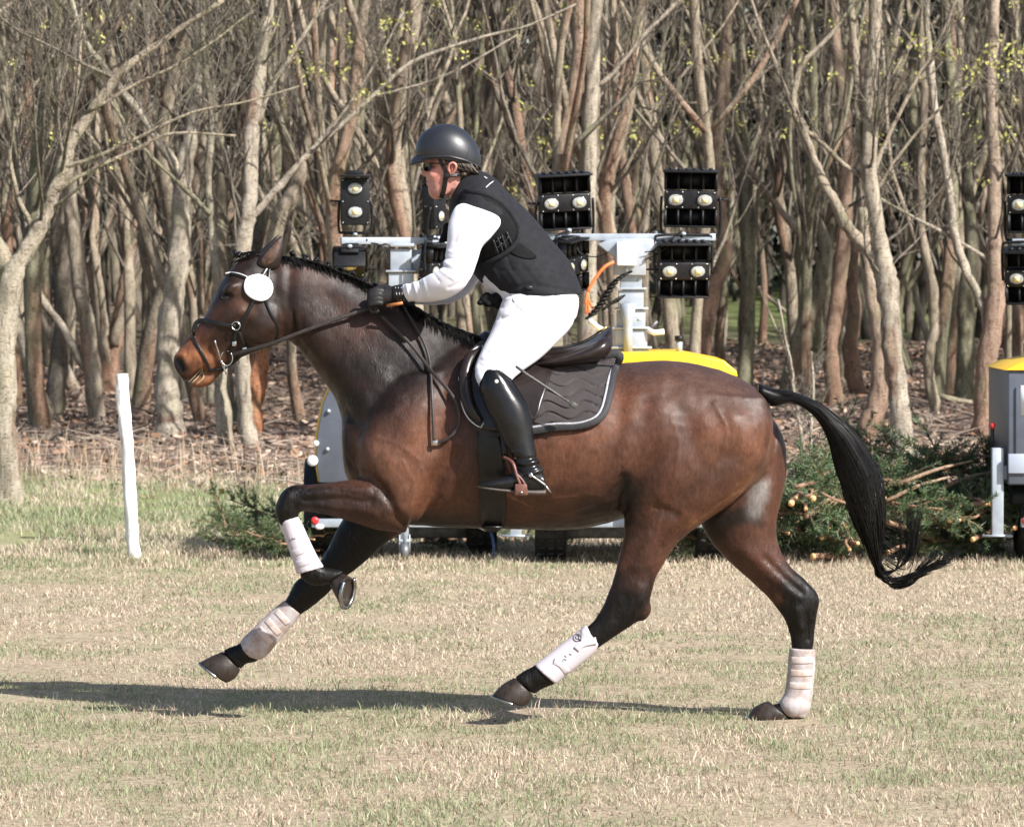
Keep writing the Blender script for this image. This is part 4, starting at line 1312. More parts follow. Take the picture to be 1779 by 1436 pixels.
def tower_unit(label, cxp, YT, heads, bar, mast_top, nose=False, mast_rows=None, rot=0, lid=655):
    """cxp = photo column of the mast; the unit stands end-on to the camera"""
    c = W(cxp, 980, YT); gx = c[0]
    t = empty('light_tower', (gx, YT + .6, 0), label, 'light tower', 'mobile light towers behind the horse')
    S = lambda px, py, dy=0.0: W(cxp + px, py, YT + dy)
    half = 186
    def xz(pts): return [(S(a, b_)[0], S(a, b_)[2]) for a, b_ in pts]
    dz_ = 9 if lid < 650 else 4
    if nose:
        hood = [(-144, 838), (-151, 800), (-149, 752), (-139, 700), (-122, 661), (-96, 634), (-60, 622), (60, 622), (96, 634), (122, 661), (139, 700), (149, 752), (151, 800), (144, 838)]
        plate = [(-142, 838), (-148, 800), (-145, 752), (-136, 702), (-120, 664), (-94, 640), (94, 640), (120, 664), (136, 702), (145, 752), (148, 800), (142, 838)]
        MB().add(*prism(xz(hood[::-1]), YT, YT + 1.2)).build('hood', YELLOW, t, False, .01)
        MB().add(*prism(xz(plate[::-1]), YT - .05, YT + .02)).build('front_panel', GREYP, t, False, .008)
    else:
        hood = [(-half, lid), (-half + 3, 640 - (655 - lid) * .6), (-half + 26, 622), (-90, 609), (90, 608), (half - 24, 622), (half - 3, 640 - (655 - lid) * .6), (half, lid)]
        hood = [(a, b_ + dz_ * (b_ < lid)) for a, b_ in hood]
        MB().add(*prism(xz(hood[::-1]), YT - .02, YT + 1.3)).build('hood', YELLOW, t, False, .012)
        body_ = [(-half + 5, lid), (half - 5, lid), (half - 5, 842), (-half + 5, 842)]
        MB().add(*prism(xz(body_), YT, YT + 1.25)).build('cabinet', GREYP, t, False, .012)
        for q in (-1, 1):
            MB().box(S(q * 92, 740, -.006), (.56, .02, .50)).build('cabinet_door', GREYP, t, False, .008)
            MB().box(S(q * 30, 740, -.022), (.03, .03, .10)).build('door_latch', BLKP, t, False, .004)
        MB().box(S(-half + 22, 805, -.012), (.12, .02, .125)).build('corner_plate', mat('light grey panel', (.32, .36, .43), rough=.4), t, False, .004)
    # chassis, bumper, wheels, jacks
    MB().box(S(0, 868, .6), (1.06, 1.3, .11)).build('underframe', DKSTEEL, t, False, .01)
    MB().box(S(0, 908, -.02), (1.16, .07, .055)).build('bumper', GALV, t, False, .006)
    MB().box(S(0, 922, .5), (1.0, .10, .09)).build('axle', DKSTEEL, t, False, .01)
    for q in (-1, 1):
        wheel(t, S(q * 140, 942, .5) * np.array((1, 1, 0)) + np.array((0, 0, .29)), .29, .2)
        mg = [S(q * 140, 862, 0)[0]]
        a = np.linspace(.25, math.pi - .25, 12)
        P = [(mg[0], YT + .5 + .34 * math.cos(x), .29 + .34 * math.sin(x)) for x in a]
        MB().add(*ribbon(P, .24, .012, [(0, math.cos(x), math.sin(x)) for x in a])).build('mudguard', BLKP, t)
        rl = W(cxp + q * 150, 904, YT - .06)
        MB().add(*ellipsoid(rl, (.026, .012, .026), nu=12, nv=8)).build('rear_light', REDM, t, True)
        MB().add(*ellipsoid(rl + np.array((q * -.03, 0, -.04)), (.03, .012, .018), nu=12, nv=8)).build('reflector', WBOX, t, True)
    jx = S(6, 930, -.14)
    MB().tube([(jx[0], jx[1], .09), (jx[0], jx[1], .42)], .028, 12).build('jockey_tube', GALV, t, True)
    MB().box((jx[0], jx[1], .25), (.085, .06, .05)).box((jx[0], jx[1], .13), (.075, .05, .02)).build('jockey_clamp', GALV, t, False, .004)
    mb = MB()
    for q in (-1, 1): mb.box((jx[0] + q * .032, jx[1], .11), (.008, .045, .12))
    mb.build('jockey_fork', GALV, t)
    MB().tube([(jx[0] - .026, jx[1], .06), (jx[0] + .026, jx[1], .06)], .06, 16).build('jockey_wheel', DKSTEEL, t, True)
    for q in (-1, 1):
        a = S(q * (half + 14 if not nose else 158), 862, .10)
        j = empty('support_leg', (0, 0, 0), parent=t)
        if not nose:
            MB().box((a[0], a[1] - .02, .46), (.075, .075, .56)).build('leg_tube', GALV, j, False, .006)
            MB().box((a[0], a[1] - .02, .178), (.19, .10, .012)).build('foot_plate', GALV, j)
            MB().box((a[0] - q * .06, a[1], .58), (.10, .05, .09)).build('leg_bracket', GALV, j, False, .004)
            MB().tube([(a[0] - .03, a[1], .74), (a[0] - .03, a[1], .86)], .012, 8).build('crank', BLKP, j, True)
            MB().add(*ellipsoid((a[0] - .03, a[1], .88), (.018, .018, .022), nu=10, nv=6)).build('crank_knob', REDM, j, True)
    if nose:
        for x, y, r, m in ((-154, 800, .036, WBOX), (-148, 770, .02, WBOX), (-126, 714, .014, GALV), (-128, 780, .014, GALV), (154, 800, .036, WBOX), (126, 714, .014, GALV), (128, 780, .014, GALV)):
            MB().add(*ellipsoid(S(x, y, -.06), (r, .02, r), nu=14, nv=8)).build('marker_light' if r > .015 else 'panel_bolt', m, t, True)
    # telescopic mast
    top, bot = mast_rows
    n = 5
    ys = np.linspace(top, 640, n + 1)
    for i in range(n):
        wd = .14 + .022 * i
        a, b_ = S(0, ys[i], .55), S(0, ys[i + 1], .55)
        m_ = MB().box(((a[0] + b_[0]) / 2, a[1], (a[2] + b_[2]) / 2), (wd, wd, a[2] - b_[2] - .004)).build('mast_section', GALV, t, False, .004)
        MB().box((b_[0], b_[1], b_[2] + .01), (wd + .06, wd + .06, .014)).build('mast_collar', GALV, m_, False, .003)
        if i % 2 == 0:
            MB().add(*ellipsoid((a[0] + .05, a[1] - wd / 2, (a[2] + b_[2]) / 2), (.012, .006, .008), nu=8, nv=6)).build('mast_bolt', STEEL, m_, True)
    # crossbar
    l, r_, yl, yr = bar
    A, B = S(l, yl, .5), S(r_, yr, .5)
    if rot:
        A[1] -= rot; B[1] += rot
    d = B - A; L = np.linalg.norm(d); ang = math.atan2(d[1], d[0])
    cb = MB().box((A + B) / 2, (L, .05, .046), Rz(ang)).build('crossbar', GALV, t, False, .004)
    for q in (.2, .8):
        p = A + d * q
        MB().tube([p + np.array((0, -.027, 0)), p + np.array((0, -.02, 0))], .009, 8).build('bar_hole', BLKP, cb)
        for e in (.35, .65):
            p = A + d * e
        MB().add(*ellipsoid(p + np.array((0, 0, .028)), (.014, .014, .01), nu=8, nv=6)).build('bar_bolt', GALV, cb, True)
    for hx, hy, kind, yaw, pitch, roll, up, k in heads:
        floodlight(t, S(hx, hy, .47), kind, yaw, pitch, roll, up, k)
    return t, S

YT = 10.8
heads_mid = [(-115, 352, 'wide', 10, 6, -3, True, 1.0), (104, 347, 'wide', -5, 4, 1, True, 1.02), (91, 470, 'wide', 6, 10, 0, False, 1.0), (-100, 462, 'wide', 62, 4, -8, False, .98)]
mid, S = tower_unit('light tower with yellow hood and white junction box on its mast, behind the saddle', 1096, YT, heads_mid, (-149, 147, 413, 411), 419, False, (470, 640))
# gusset head, junction box, coiled cable, cord and fittings of the middle tower
hd = [(-36, 415), (-58, 424), (-30, 446), (-30, 478), (26, 478), (26, 446), (50, 424), (36, 415)]
MB().add(*prism([(S(a, b_, .46)[0], S(a, b_, .46)[2]) for a, b_ in hd], YT + .44, YT + .62)).build('mast_head', GALV, mid, False, .005)
MB().box(S(-8, 441, .41), (.125, .07, .155)).build('junction_box', WBOX, mid, False, .008)
MB().tube([S(-8, 463, .41), S(-8, 472, .41)], .012, 8).build('cable_gland', GALV, mid)
t_ = np.linspace(0, 1, 150)
axis = catmull([S(-6, 474, .36), S(-26, 488, .34), S(-42, 510, .33), S(-54, 530, .33), S(-72, 552, .33)], 20)
axis = resample(axis, 150)
MB().tube(axis + np.stack([.028 * np.cos(t_ * 80), .028 * np.sin(t_ * 80), .010 * np.cos(t_ * 80)], 1), .008, 5).build('coiled_cable', BLKP, mid, True)
axis = resample(catmull([S(-16, 518, .36), S(-30, 524, .34), S(-46, 536, .34)], 20), 60)
t_ = np.linspace(0, 1, 60)
MB().tube(axis + np.stack([.02 * np.cos(t_ * 40), .02 * np.sin(t_ * 40), .02 * np.cos(t_ * 40)], 1), .007, 5).build('coiled_cable', BLKP, mid, True)
MB().tube([S(-74, 554, .33), S(-58, 568, .33), S(-46, 574, .34)], .017, 8).build('cable_plug', WBOX, mid, True)
mb = MB()
mb.tube(catmull([S(-30, 455, .38), S(-46, 464, .36), S(-62, 484, .36), S(-75, 506, .36)], 6), .012, 6)
for dx, dy in ((-78, 545), (-66, 536), (-72, 552), (-80, 528)):
    mb.tube(catmull([S(-75, 504, .36), S(-76 + (dx + 74) * .3, 520, .35), S(dx, dy, .36)], 5), .008, 5)
mb.build('orange_cord', ORANGE, mid, True)
MB().tube(catmull([S(-96, 418, .45), S(-88, 440, .43), S(-62, 446, .42), S(-38, 438, .41)], 6), .004, 5).build('lamp_cable', BLKP, mid, True)
MB().tube(catmull([S(24, 438, .41), S(48, 434, .42), S(64, 420, .44), S(90, 400, .45)], 6), .004, 5).build('lamp_cable', BLKP, mid, True)
MB().tube(catmull([S(24, 452, .41), S(40, 444, .42), S(70, 425, .45)], 6), .004, 5).build('lamp_cable', BLKP, mid, True)
mb = MB()
P = np.array([S(-5, 527, .40), S(-5, 556, .40), S(-5, 578, .40), S(-5, 612, .40)])
mb.tube(P, [.058, .032, .030, .030], 14)
mb.build('mast_guide_tube', GALV, mid, True)
MB().tube([S(28, 572, .45), S(40, 578, .42), S(58, 576, .42)], .018, 8).build('winch_handle', WBOX, mid, True)
MB().tube([S(30, 574, .45), S(46, 558, .45)], .012, 6).build('winch_arm', DKSTEEL, mid)
MB().tube([S(84, 592, .4), S(84, 612, .4)], .022, 10).build('stub_post', GALV, mid, True)
MB().tube([S(84, 583, .4), S(84, 592, .4)], .03, 10).build('stub_cap', BLKP, mid, True)

heads_left = [(-80, 350, 'tall', 2, 0, 0, True, 1.0), (62, 358, 'tall', 66, 0, -4, True, .95), (-88, 472, 'tall', 0, 48, 0, False, 1.0), (64, 470, 'wide', 62, 8, 0, False, .9)]
left, S2 = tower_unit('light tower with grey panelled nose and round white markers, behind the horse neck', 697, YT + .5, heads_left, (-104, 118, 416, 421), 424, True, (432, 640), .12)
MB().box(S2(-6, 426, .5), (.215, .10, .022)).build('mast_head', GALV, left, False, .005)
MB().box(S2(22, 455, .60), (.11, .06, .16)).build('mast_bracket', GALV, left, False, .005)
MB().tube(catmull([S2(-52, 446, .4), S2(-30, 424, .4), S2(-14, 432, .42)], 6), .005, 5).build('lamp_cable', BLKP, left, True)
MB().tube(catmull([S2(-22, 462, .4), S2(-34, 428, .4), S2(-62, 424, .42), S2(-74, 445, .42)], 6), .005, 5).build('lamp_cable', BLKP, left, True)
MB().tube(catmull([S2(150, 905, .1), S2(160, 940, 0), S2(162, 975, 0)], 6), .012, 8).build('blue_hose', BLUE, left, True)

heads_right = [(-134, 355, 'wide', -14, 4, 0, True, 1.05), (-140, 482, 'wide', -12, 14, 0, False, 1.0), (110, 352, 'wide', 0, 4, 0, True, 1.0), (110, 474, 'wide', 0, 8, 0, False, 1.0)]
right, S3 = tower_unit('light tower cut by the frame edge, grey cabinet under a yellow lid', 1932, YT, heads_right, (-174, 160, 421, 421), 424, False, (470, 640), 0, 643)
MB().box(S3(-141, 695, -.012), (.13, .01, .19)).build('cabinet_sticker', WBOX, right)
# ================================================================== the horse
horse = empty('horse', (0, 0, 0), 'dark bay horse cantering across the meadow with a rider on its back', 'horse')

torso = [
 (594, 735, 596, 800, .07, 0), (600, 712, 602, 828, .13, 0), (628, 672, 632, 868, .175, 0),
 (672, 632, 680, 905, .21, 0, .05), (740, 606, 742, 914, .232, 0, .10), (800, 588, 802, 917, .25, 0, .15),
 (850, 590, 852, 918, .272, 0, .15), (920, 612, 922, 920, .30, 0, .10), (1000, 628, 1002, 919, .318, 0, .06),
 (1060, 632, 1060, 907, .315, 0, .03), (1110, 628, 1112, 893, .30, 0, 0), (1160, 626, 1162, 888, .295, 0, -.03),
 (1210, 632, 1210, 886, .285, 0, -.05), (1260, 646, 1258, 874, .265, 0, 0), (1305, 668, 1300, 850, .22, 0, 0),
 (1332, 696, 1328, 820, .14, 0, 0), (1343, 725, 1340, 790, .07, 0, 0)]
neck = [
 (470, 446, 492, 585, .07, 0, .15), (494, 444, 512, 600, .082, 0, .25), (530, 450, 527, 616, .085, 0, .35),
 (567, 462, 546, 642, .09, 0, .42), (606, 478, 565, 667, .098, 0, .45), (655, 500, 583, 695, .115, 0, .45),
 (710, 530, 593, 728, .14, 0, .42), (765, 558, 596, 775, .17, 0, .38), (820, 580, 610, 822, .19, 0, .3)]
head = [
 (458, 438, 505, 560, .06, 0), (432, 443, 497, 588, .088, 0), (409, 458, 478, 600, .105, 0, -.05), (393, 477, 455, 608, .108, 0, -.15),
 (377, 503, 430, 617, .098, 0, -.2), (365, 530, 410, 626, .082, 0, -.2), (352, 555, 396, 638, .068, 0, -.15), (336, 573, 386, 648, .058, 0),
 (321, 592, 371, 651, .053, 0), (309, 608, 352, 649, .052, 0), (301, 622, 333, 657, .047, 0), (302, 634, 321, 661, .035, 0), (307, 645, 316, 658, .018, 0)]
chin = [(384, 640, 382, 650, .03, 0), (365, 646, 368, 668, .036, 0), (350, 652, 352, 673, .034, 0), (336, 660, 338, 673, .025, 0), (329, 665, 330, 671, .01, 0)]

near_hind = [
 (1110, 670, 1330, 690, .05, -.17), (1098, 720, 1341, 738, .115, -.17), (1086, 780, 1333, 785, .14, -.165), (1080, 828, 1312, 830, .145, -.16),
 (1080, 868, 1275, 870, .125, -.16), (1084, 903, 1222, 908, .095, -.16), (1082, 935, 1180, 940, .074, -.16), (1074, 968, 1156, 974, .06, -.16),
 (1066, 1004, 1140, 1004, .05, -.16), (1054, 1034, 1131, 1036, .046, -.16), (1044, 1058, 1124, 1064, .043, -.16), (1032, 1076, 1100, 1085, .036, -.16),
 (1018, 1089, 1062, 1110, .03, -.16), (985, 1116, 1018, 1142, .028, -.16), (958, 1136, 990, 1162, .029, -.16), (930, 1154, 966, 1186, .036, -.16),
 (910, 1164, 942, 1197, .032, -.16), (893, 1176, 928, 1207, .036, -.16)]
far_hind = [
 (1240, 700, 1335, 712, .08, .15), (1235, 760, 1362, 762, .12, .15), (1228, 810, 1367, 806, .125, .15), (1218, 858, 1362, 852, .115, .14),
 (1216, 905, 1350, 905, .098, .13), (1238, 945, 1352, 945, .084, .13), (1266, 975, 1373, 983, .068, .13), (1302, 1007, 1402, 1009, .055, .13),
 (1336, 1040, 1422, 1034, .05, .13), (1354, 1062, 1421, 1060, .046, .13), (1367, 1085, 1417, 1086, .038, .13), (1374, 1118, 1414, 1118, .032, .13),
 (1374, 1165, 1409, 1165, .029, .13), (1366, 1200, 1408, 1205, .033, .13), (1358, 1218, 1406, 1226, .037, .13), (1340, 1224, 1392, 1242, .034, .13), (1318, 1226, 1362, 1252, .036, .13)]
near_shoulder = [
 (668, 655, 790, 640, .05, -.12), (640, 715, 800, 700, .095, -.15), (622, 770, 790, 775, .115, -.155), (622, 815, 768, 838, .115, -.155),
 (640, 842, 738, 890, .09, -.16), (668, 868, 722, 908, .06, -.16)]
near_fore = [
 (735, 826, 705, 926, .085, -.16), (690, 826, 690, 924, .085, -.165), (650, 827, 655, 920, .078, -.17), (610, 832, 612, 907, .064, -.17), (570, 838, 565, 893, .05, -.17),
 (538, 841, 533, 889, .044, -.17), (510, 842, 519, 888, .044, -.17), (489, 855, 519, 893, .045, -.17), (478, 882, 519, 898, .043, -.17),
 (482, 904, 518, 903, .036, -.17), (491, 925, 524, 916, .029, -.17), (508, 962, 540, 952, .028, -.17), (518, 985, 552, 974, .031, -.17),
 (523, 1004, 564, 985, .037, -.17), (540, 1016, 571, 986, .033, -.17), (558, 1017, 583, 988, .032, -.17), (573, 1014, 600, 990, .034, -.17)]
far_fore = [
 (640, 830, 730, 880, .09, .13), (608, 880, 705, 920, .085, .13), (580, 928, 668, 945, .066, .13), (562, 965, 632, 978, .055, .13), (540, 990, 592, 1008, .048, .13),
 (513, 1010, 566, 1034, .046, .13), (502, 1030, 545, 1052, .042, .13), (492, 1047, 524, 1067, .034, .13), (474, 1062, 505, 1084, .029, .13), (448, 1085, 478, 1110, .028, .13),
 (428, 1105, 460, 1134, .032, .13), (413, 1118, 446, 1149, .036, .13), (398, 1124, 428, 1152, .032, .13), (386, 1130, 418, 1163, .035, .13)]

def muscle(px, py, y, r, ang=0):
    c, s = math.cos(R(ang)), math.sin(R(ang))
    return ellipsoid(W(px, py, y), r, [[c, 0, s], [0, 1, 0], [-s, 0, c]])

parts = [loft(torso, N=40), loft(neck, N=32), loft(head, N=32), loft(chin, N=20), loft(near_hind, N=28), loft(far_hind, N=28),
         loft(near_shoulder, N=28), mir(loft(near_shoulder, N=28)), loft(near_fore, N=28), loft(far_fore, N=28),
         mir(loft(near_hind[:5], N=28)),
         muscle(452, 560, -.062, (.085, .045, .1), 25), muscle(452, 560, .062, (.085, .045, .1), 25),       # jaw
         muscle(402, 500, -.085, (.04, .03, .022), -30), muscle(402, 500, .085, (.04, .03, .022), -30),   # brow
         muscle(1118, 1062, -.16, (.03, .03, .045), 30), muscle(1412, 1042, .13, (.028, .03, .05), -10)]   # hocks
hm = fuse(parts, 0.0085, 7, 0.5)
V = get_v(hm)

STROKES = [  # traced line, radius px, amount m, side (-1 near, 1 far, 0 both)
 ([(660, 700), (700, 640), (770, 600)], 22, -.006, 0), ([(655, 745), (690, 690)], 20, .007, 0),
 ([(765, 690), (735, 760), (690, 810)], 16, -.007, 0), ([(700, 880), (735, 820), (780, 770)], 18, .010, 0),
 ([(790, 790), (750, 850), (722, 905)], 13, -.012, 0), ([(640, 825), (665, 850), (690, 900), (705, 915)], 8, -.014, -1),
 ([(640, 770), (680, 800)], 24, .010, 0), ([(600, 760), (620, 800), (640, 815)], 10, -.008, 0),
 ([(520, 600), (580, 690), (612, 730)], 10, -.010, 0), ([(535, 560), (600, 650), (650, 720)], 16, .006, 0),
 ([(570, 520), (640, 590), (700, 660)], 20, -.005, 0), ([(520, 470), (600, 510), (700, 560)], 16, .004, 0),
 ([(505, 470), (500, 520), (508, 580)], 10, -.010, 0),
 ([(1080, 660), (1075, 740), (1060, 800), (1045, 850)], 17, -.007, 0), ([(1102, 690), (1092, 760), (1080, 820)], 16, .005, 0),
 ([(1085, 830), (1080, 870), (1086, 900)], 9, -.016, 0), ([(1150, 655), (1110, 655)], 14, .008, 0),
 ([(1165, 690), (1200, 740), (1215, 800)], 16, -.007, 0), ([(1150, 720), (1165, 800), (1150, 860)], 24, .010, 0),
 ([(1285, 730), (1300, 770)], 22, .012, 0), ([(1260, 795), (1210, 850), (1150, 890)], 16, -.010, 0), ([(1320, 800), (1270, 855), (1200, 900)], 12, .006, -1),
 ([(1140, 880), (1175, 895)], 8, -.008, -1), ([(1230, 690), (1270, 720)], 20, .004, 0),
 ([(880, 880), (960, 890), (1030, 875)], 14, -.006, 0), ([(900, 820), (980, 850), (1050, 840)], 26, .005, 0),
 ([(1130, 935), (1108, 985)], 10, .008, -1), ([(1150, 950), (1120, 1010)], 6, -.006, -1), ([(1108, 1020), (1118, 1050)], 9, .006, -1), ([(1088, 1040), (1070, 1075)], 8, -.005, -1),
 ([(1300, 960), (1340, 1000), (1378, 1030)], 10, .006, 1), ([(1330, 970), (1375, 1015), (1395, 1030)], 5, -.008, 1), ([(1385, 1060), (1392, 1090)], 7, .006, 1), ([(1402, 1065), (1404, 1110)], 4, -.006, 1),
 ([(640, 850), (580, 852), (530, 858)], 6, .006, -1), ([(645, 872), (590, 866), (530, 870)], 5, -.008, -1), ([(650, 890), (600, 882), (560, 879)], 7, .005, -1), ([(500, 860), (492, 885)], 9, .006, -1),
 ([(470, 480), (462, 500)], 8, .004, 0), ([(420, 540), (385, 560), (355, 590)], 6, .006, 0), ([(430, 565), (395, 590), (365, 615)], 9, -.006, 0),
 ([(415, 520), (440, 530)], 10, -.004, 0), ([(388, 512), (402, 520)], 8, -.006, 0), ([(380, 508), (394, 505), (408, 512)], 3.5, .005, 0), ([(384, 524), (396, 527), (406, 521)], 3, .004, 0),
 ([(310, 626), (313, 635), (317, 643)], 7.5, -.022, 0), ([(305, 618), (316, 618), (324, 630), (322, 646)], 4, .005, 0),
 ([(358, 638), (340, 650), (327, 662)], 2.5, -.009, 0), ([(330, 605), (345, 620)], 9, .004, 0), ([(473, 572), (482, 545), (480, 520)], 6, .004, 0)]
STROKES += [(l_, r_, a_, 0) for l_, r_, a_ in (   # veins and skin folds
 ([(880, 862), (930, 884), (990, 892), (1030, 880)], 2.6, .0045), ([(930, 884), (960, 866), (1000, 862)], 2.2, .0035), ([(700, 800), (720, 840), (716, 880)], 2.4, .003),
 ([(655, 760), (690, 770), (730, 800)], 2.2, .003), ([(1150, 880), (1140, 930), (1112, 985)], 2.6, .004), ([(1165, 720), (1180, 770), (1172, 830)], 2.2, .003), ([(1240, 700), (1262, 740), (1258, 790)], 2.4, .003),
 ([(410, 556), (398, 578), (384, 600)], 1.8, .003), ([(398, 578), (410, 590)], 1.6, .0025), ([(438, 545), (430, 575), (418, 600)], 1.8, .002),
 ([(735, 905), (745, 880), (765, 862)], 2.6, -.005), ([(748, 908), (758, 888), (776, 872)], 2.4, -.004), ([(1058, 866), (1074, 842), (1080, 812)], 2.6, -.005), ([(1066, 884), (1082, 858), (1090, 834)], 2.6, -.006), ([(1046, 876), (1060, 852)], 2.4, -.003),
 ([(505, 592), (510, 566), (508, 540)], 2.4, -.005), ([(518, 602), (526, 574), (524, 552)], 2.4, -.004), ([(531, 616), (540, 590)], 2.2, -.003), ([(600, 790), (612, 812), (630, 822)], 2.6, -.005),
 ([(640, 836), (662, 858), (678, 890)], 2.4, .004), ([(1210, 905), (1240, 880), (1290, 845)], 2.6, -.004), ([(1338, 710), (1348, 740), (1346, 780)], 2.4, -.004), ([(570, 850), (610, 856), (650, 868)], 2.2, -.004), ([(560, 872), (610, 878)], 2.0, -.003))]
for line, r, amp, side in STROKES:
    Nn = get_n(hm)
    px, py = proj(V)
    w = np.exp(-(polydist(px, py, line) / r) ** 2) * np.clip(np.abs(Nn[:, 1]) * 1.4, 0, 1)
    if side: w = w * (V[:, 1] * side > 0.02)
    V = V + Nn * (w * amp)[:, None]
    set_v(hm, V)
# fine unevenness: veins, ribs, sweat-matted hair
Nn = get_n(hm)
px, py = proj(V)
for i in range(len(V)):
    p = Vector(V[i])
    V[i] += Nn[i] * (0.0018 * noise.noise(p * 14) + 0.0012 * noise.noise(p * 34))
rib = np.exp(-(((px - 985) / 80) ** 2 + ((py - 800) / 80) ** 2)) * np.sin((px + 0.35 * py) / 7.5) * 0.0012
V += Nn * rib[:, None]
set_v(hm, V)

# the coat: bay with black points, some sheen and shade painted in
BAY, DARK, TAN, REDB, BLK, GREY = (.070, .0295, .0178), (.0095, .006, .005), (.27, .11, .05), (.15, .058, .028), (.0035, .0032, .003), (.17, .16, .155)
C = np.tile(np.array(BAY), (len(V), 1))
side = np.where(V[:, 1] < 0, -1, 1)
BLOT = np.array([1 + .34 * noise.noise(Vector(p) * 11) + .22 * noise.noise(Vector(p) * 31) for p in V])
def paint(line, r, col, s=1.0, sd=0, hard=2.0):
    global C
    w = s * np.exp(-(polydist(px, py, line) / (r * BLOT)) ** hard)
    if sd: w = w * (side == sd)
    C = C * (1 - w[:, None]) + np.array(col) * w[:, None]
# dark head, neck and topline
paint([(470, 500), (430, 560), (400, 590)], 75, DARK, .85)
paint([(520, 520), (560, 600), (620, 640), (700, 640)], 70, DARK, .8)
paint([(560, 480), (640, 520), (740, 570), (820, 600)], 36, DARK, .9)
paint([(600, 700), (650, 700), (710, 650), (780, 620)], 46, DARK, .97)
paint([(598, 720), (620, 740)], 16, BLK, .7)
paint([(590, 640), (640, 640), (700, 610)], 30, DARK, .9)
paint([(560, 490), (520, 470)], 26, (.055, .026, .019), .7)
paint([(880, 640), (960, 650), (1060, 640), (1180, 636), (1280, 668), (1325, 700)], 30, (.05, .030, .024), .8)
paint([(1180, 660), (1260, 690)], 40, (.07, .036, .026), .6)
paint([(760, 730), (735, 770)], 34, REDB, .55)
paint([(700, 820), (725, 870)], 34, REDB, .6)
paint([(655, 795), (700, 845)], 30, (.17, .085, .055), .5)  # specular sheen of the shoulder, painted into the coat colour
paint([(1280, 750), (1305, 775)], 26, (.16, .08, .052), .45)  # pale sheen on the rump, likewise laid into the colour
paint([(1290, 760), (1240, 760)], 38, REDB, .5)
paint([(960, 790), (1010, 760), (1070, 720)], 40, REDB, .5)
paint([(1310, 830), (1260, 880), (1200, 910)], 13, (.16, .07, .035), .7, -1)
paint([(1270, 800), (1200, 850)], 22, (.05, .026, .018), .6, -1)
paint([(1020, 890), (1070, 876), (1088, 850)], 26, (.014, .009, .008), .85)
paint([(1086, 830), (1090, 880)], 13, BLK, .8, -1)
paint([(1100, 850), (1110, 900)], 18, DARK, .6, -1)
paint([(1140, 890), (1172, 898)], 8, (.03, .018, .014), .7, -1)
paint([(720, 914), (850, 926), (1000, 924), (1070, 912)], 24, BLK, .9)  # sweaty dark belly, blackened further as underside shade against ground bounce
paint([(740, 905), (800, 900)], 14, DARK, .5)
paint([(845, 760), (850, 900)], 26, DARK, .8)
paint([(600, 760), (605, 810)], 12, DARK, .7)
# muzzle
paint([(316, 614), (340, 612), (358, 626)], 21, TAN, .95)
paint([(330, 604), (350, 598)], 9, (.10, .04, .022), .7)
paint([(345, 632), (362, 622)], 6, (.12, .05, .03), .6)
paint([(345, 665), (358, 662)], 14, TAN, .8)
paint([(352, 575), (335, 598)], 12, (.13, .05, .027), .8)
paint([(372, 540), (352, 580)], 10, (.07, .027, .018), .6)
paint([(418, 528), (428, 535)], 14, (.12, .055, .03), .5)
paint([(370, 518), (378, 505), (396, 485)], 12, BLK, .7)
paint([(400, 512), (388, 520)], 11, BLK, .8)
paint([(309, 628), (314, 640)], 11, BLK, .97)
paint([(311, 630), (314, 638)], 9, (.002, .002, .002), 1)
paint([(304, 645), (318, 660)], 7, BLK, .9)
paint([(395, 636), (430, 620), (470, 602)], 10, BLK, .7)
paint([(440, 452), (420, 470), (460, 455)], 18, BLK, .75)
paint([(355, 643), (335, 657)], 3.5, (.05, .03, .02), .8)
# legs
for line, r, sd in (([(500, 865), (490, 890), (505, 940), (545, 1000), (580, 1005)], 36, -1), ([(530, 862), (560, 866)], 22, -1),
                    ([(600, 965), (535, 1020), (500, 1070), (420, 1140), (380, 1160)], 55, 1), ([(620, 900), (640, 930)], 40, 1),
                    ([(1098, 1035), (1070, 1075), (1000, 1130), (900, 1200)], 40, -1), ([(1110, 1000), (1098, 1035)], 26, -1),
                    ([(1400, 1030), (1393, 1080), (1390, 1200), (1330, 1240)], 42, 1), ([(1360, 1005), (1385, 1030)], 26, 1)):
    paint(line, r * 1.12, BLK, .985, sd, 6.0)
paint([(655, 876), (590, 866)], 42, (.020, .011, .008), .85, -1)
paint([(1120, 950), (1110, 990)], 34, (.052, .025, .018), .75, -1)
paint([(1290, 940), (1340, 990)], 34, (.055, .024, .017), .8, 1)
paint([(1318, 850), (1308, 890)], 17, GREY, .9, 1, 3.0)
paint([(1330, 840), (1322, 860)], 9, (.3, .28, .27), .6, 1)
paint([(1216, 918), (1250, 902), (1284, 890)], 20, BLK, .85, 1)  # shadow of the near leg on the inner thigh, painted black
paint([(1284, 900), (1318, 906)], 11, BLK, .6, 1)  # same painted shadow, rear part
paint([(1240, 930), (1265, 915)], 16, BLK, .7, 1)  # same painted shadow, lower part
paint([(1352, 720), (1362, 790)], 9, DARK, .6, 1)
paint([(1335, 690), (1345, 720)], 9, DARK, .7)
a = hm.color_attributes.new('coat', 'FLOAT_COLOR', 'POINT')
wet = np.zeros(len(V)) + .12
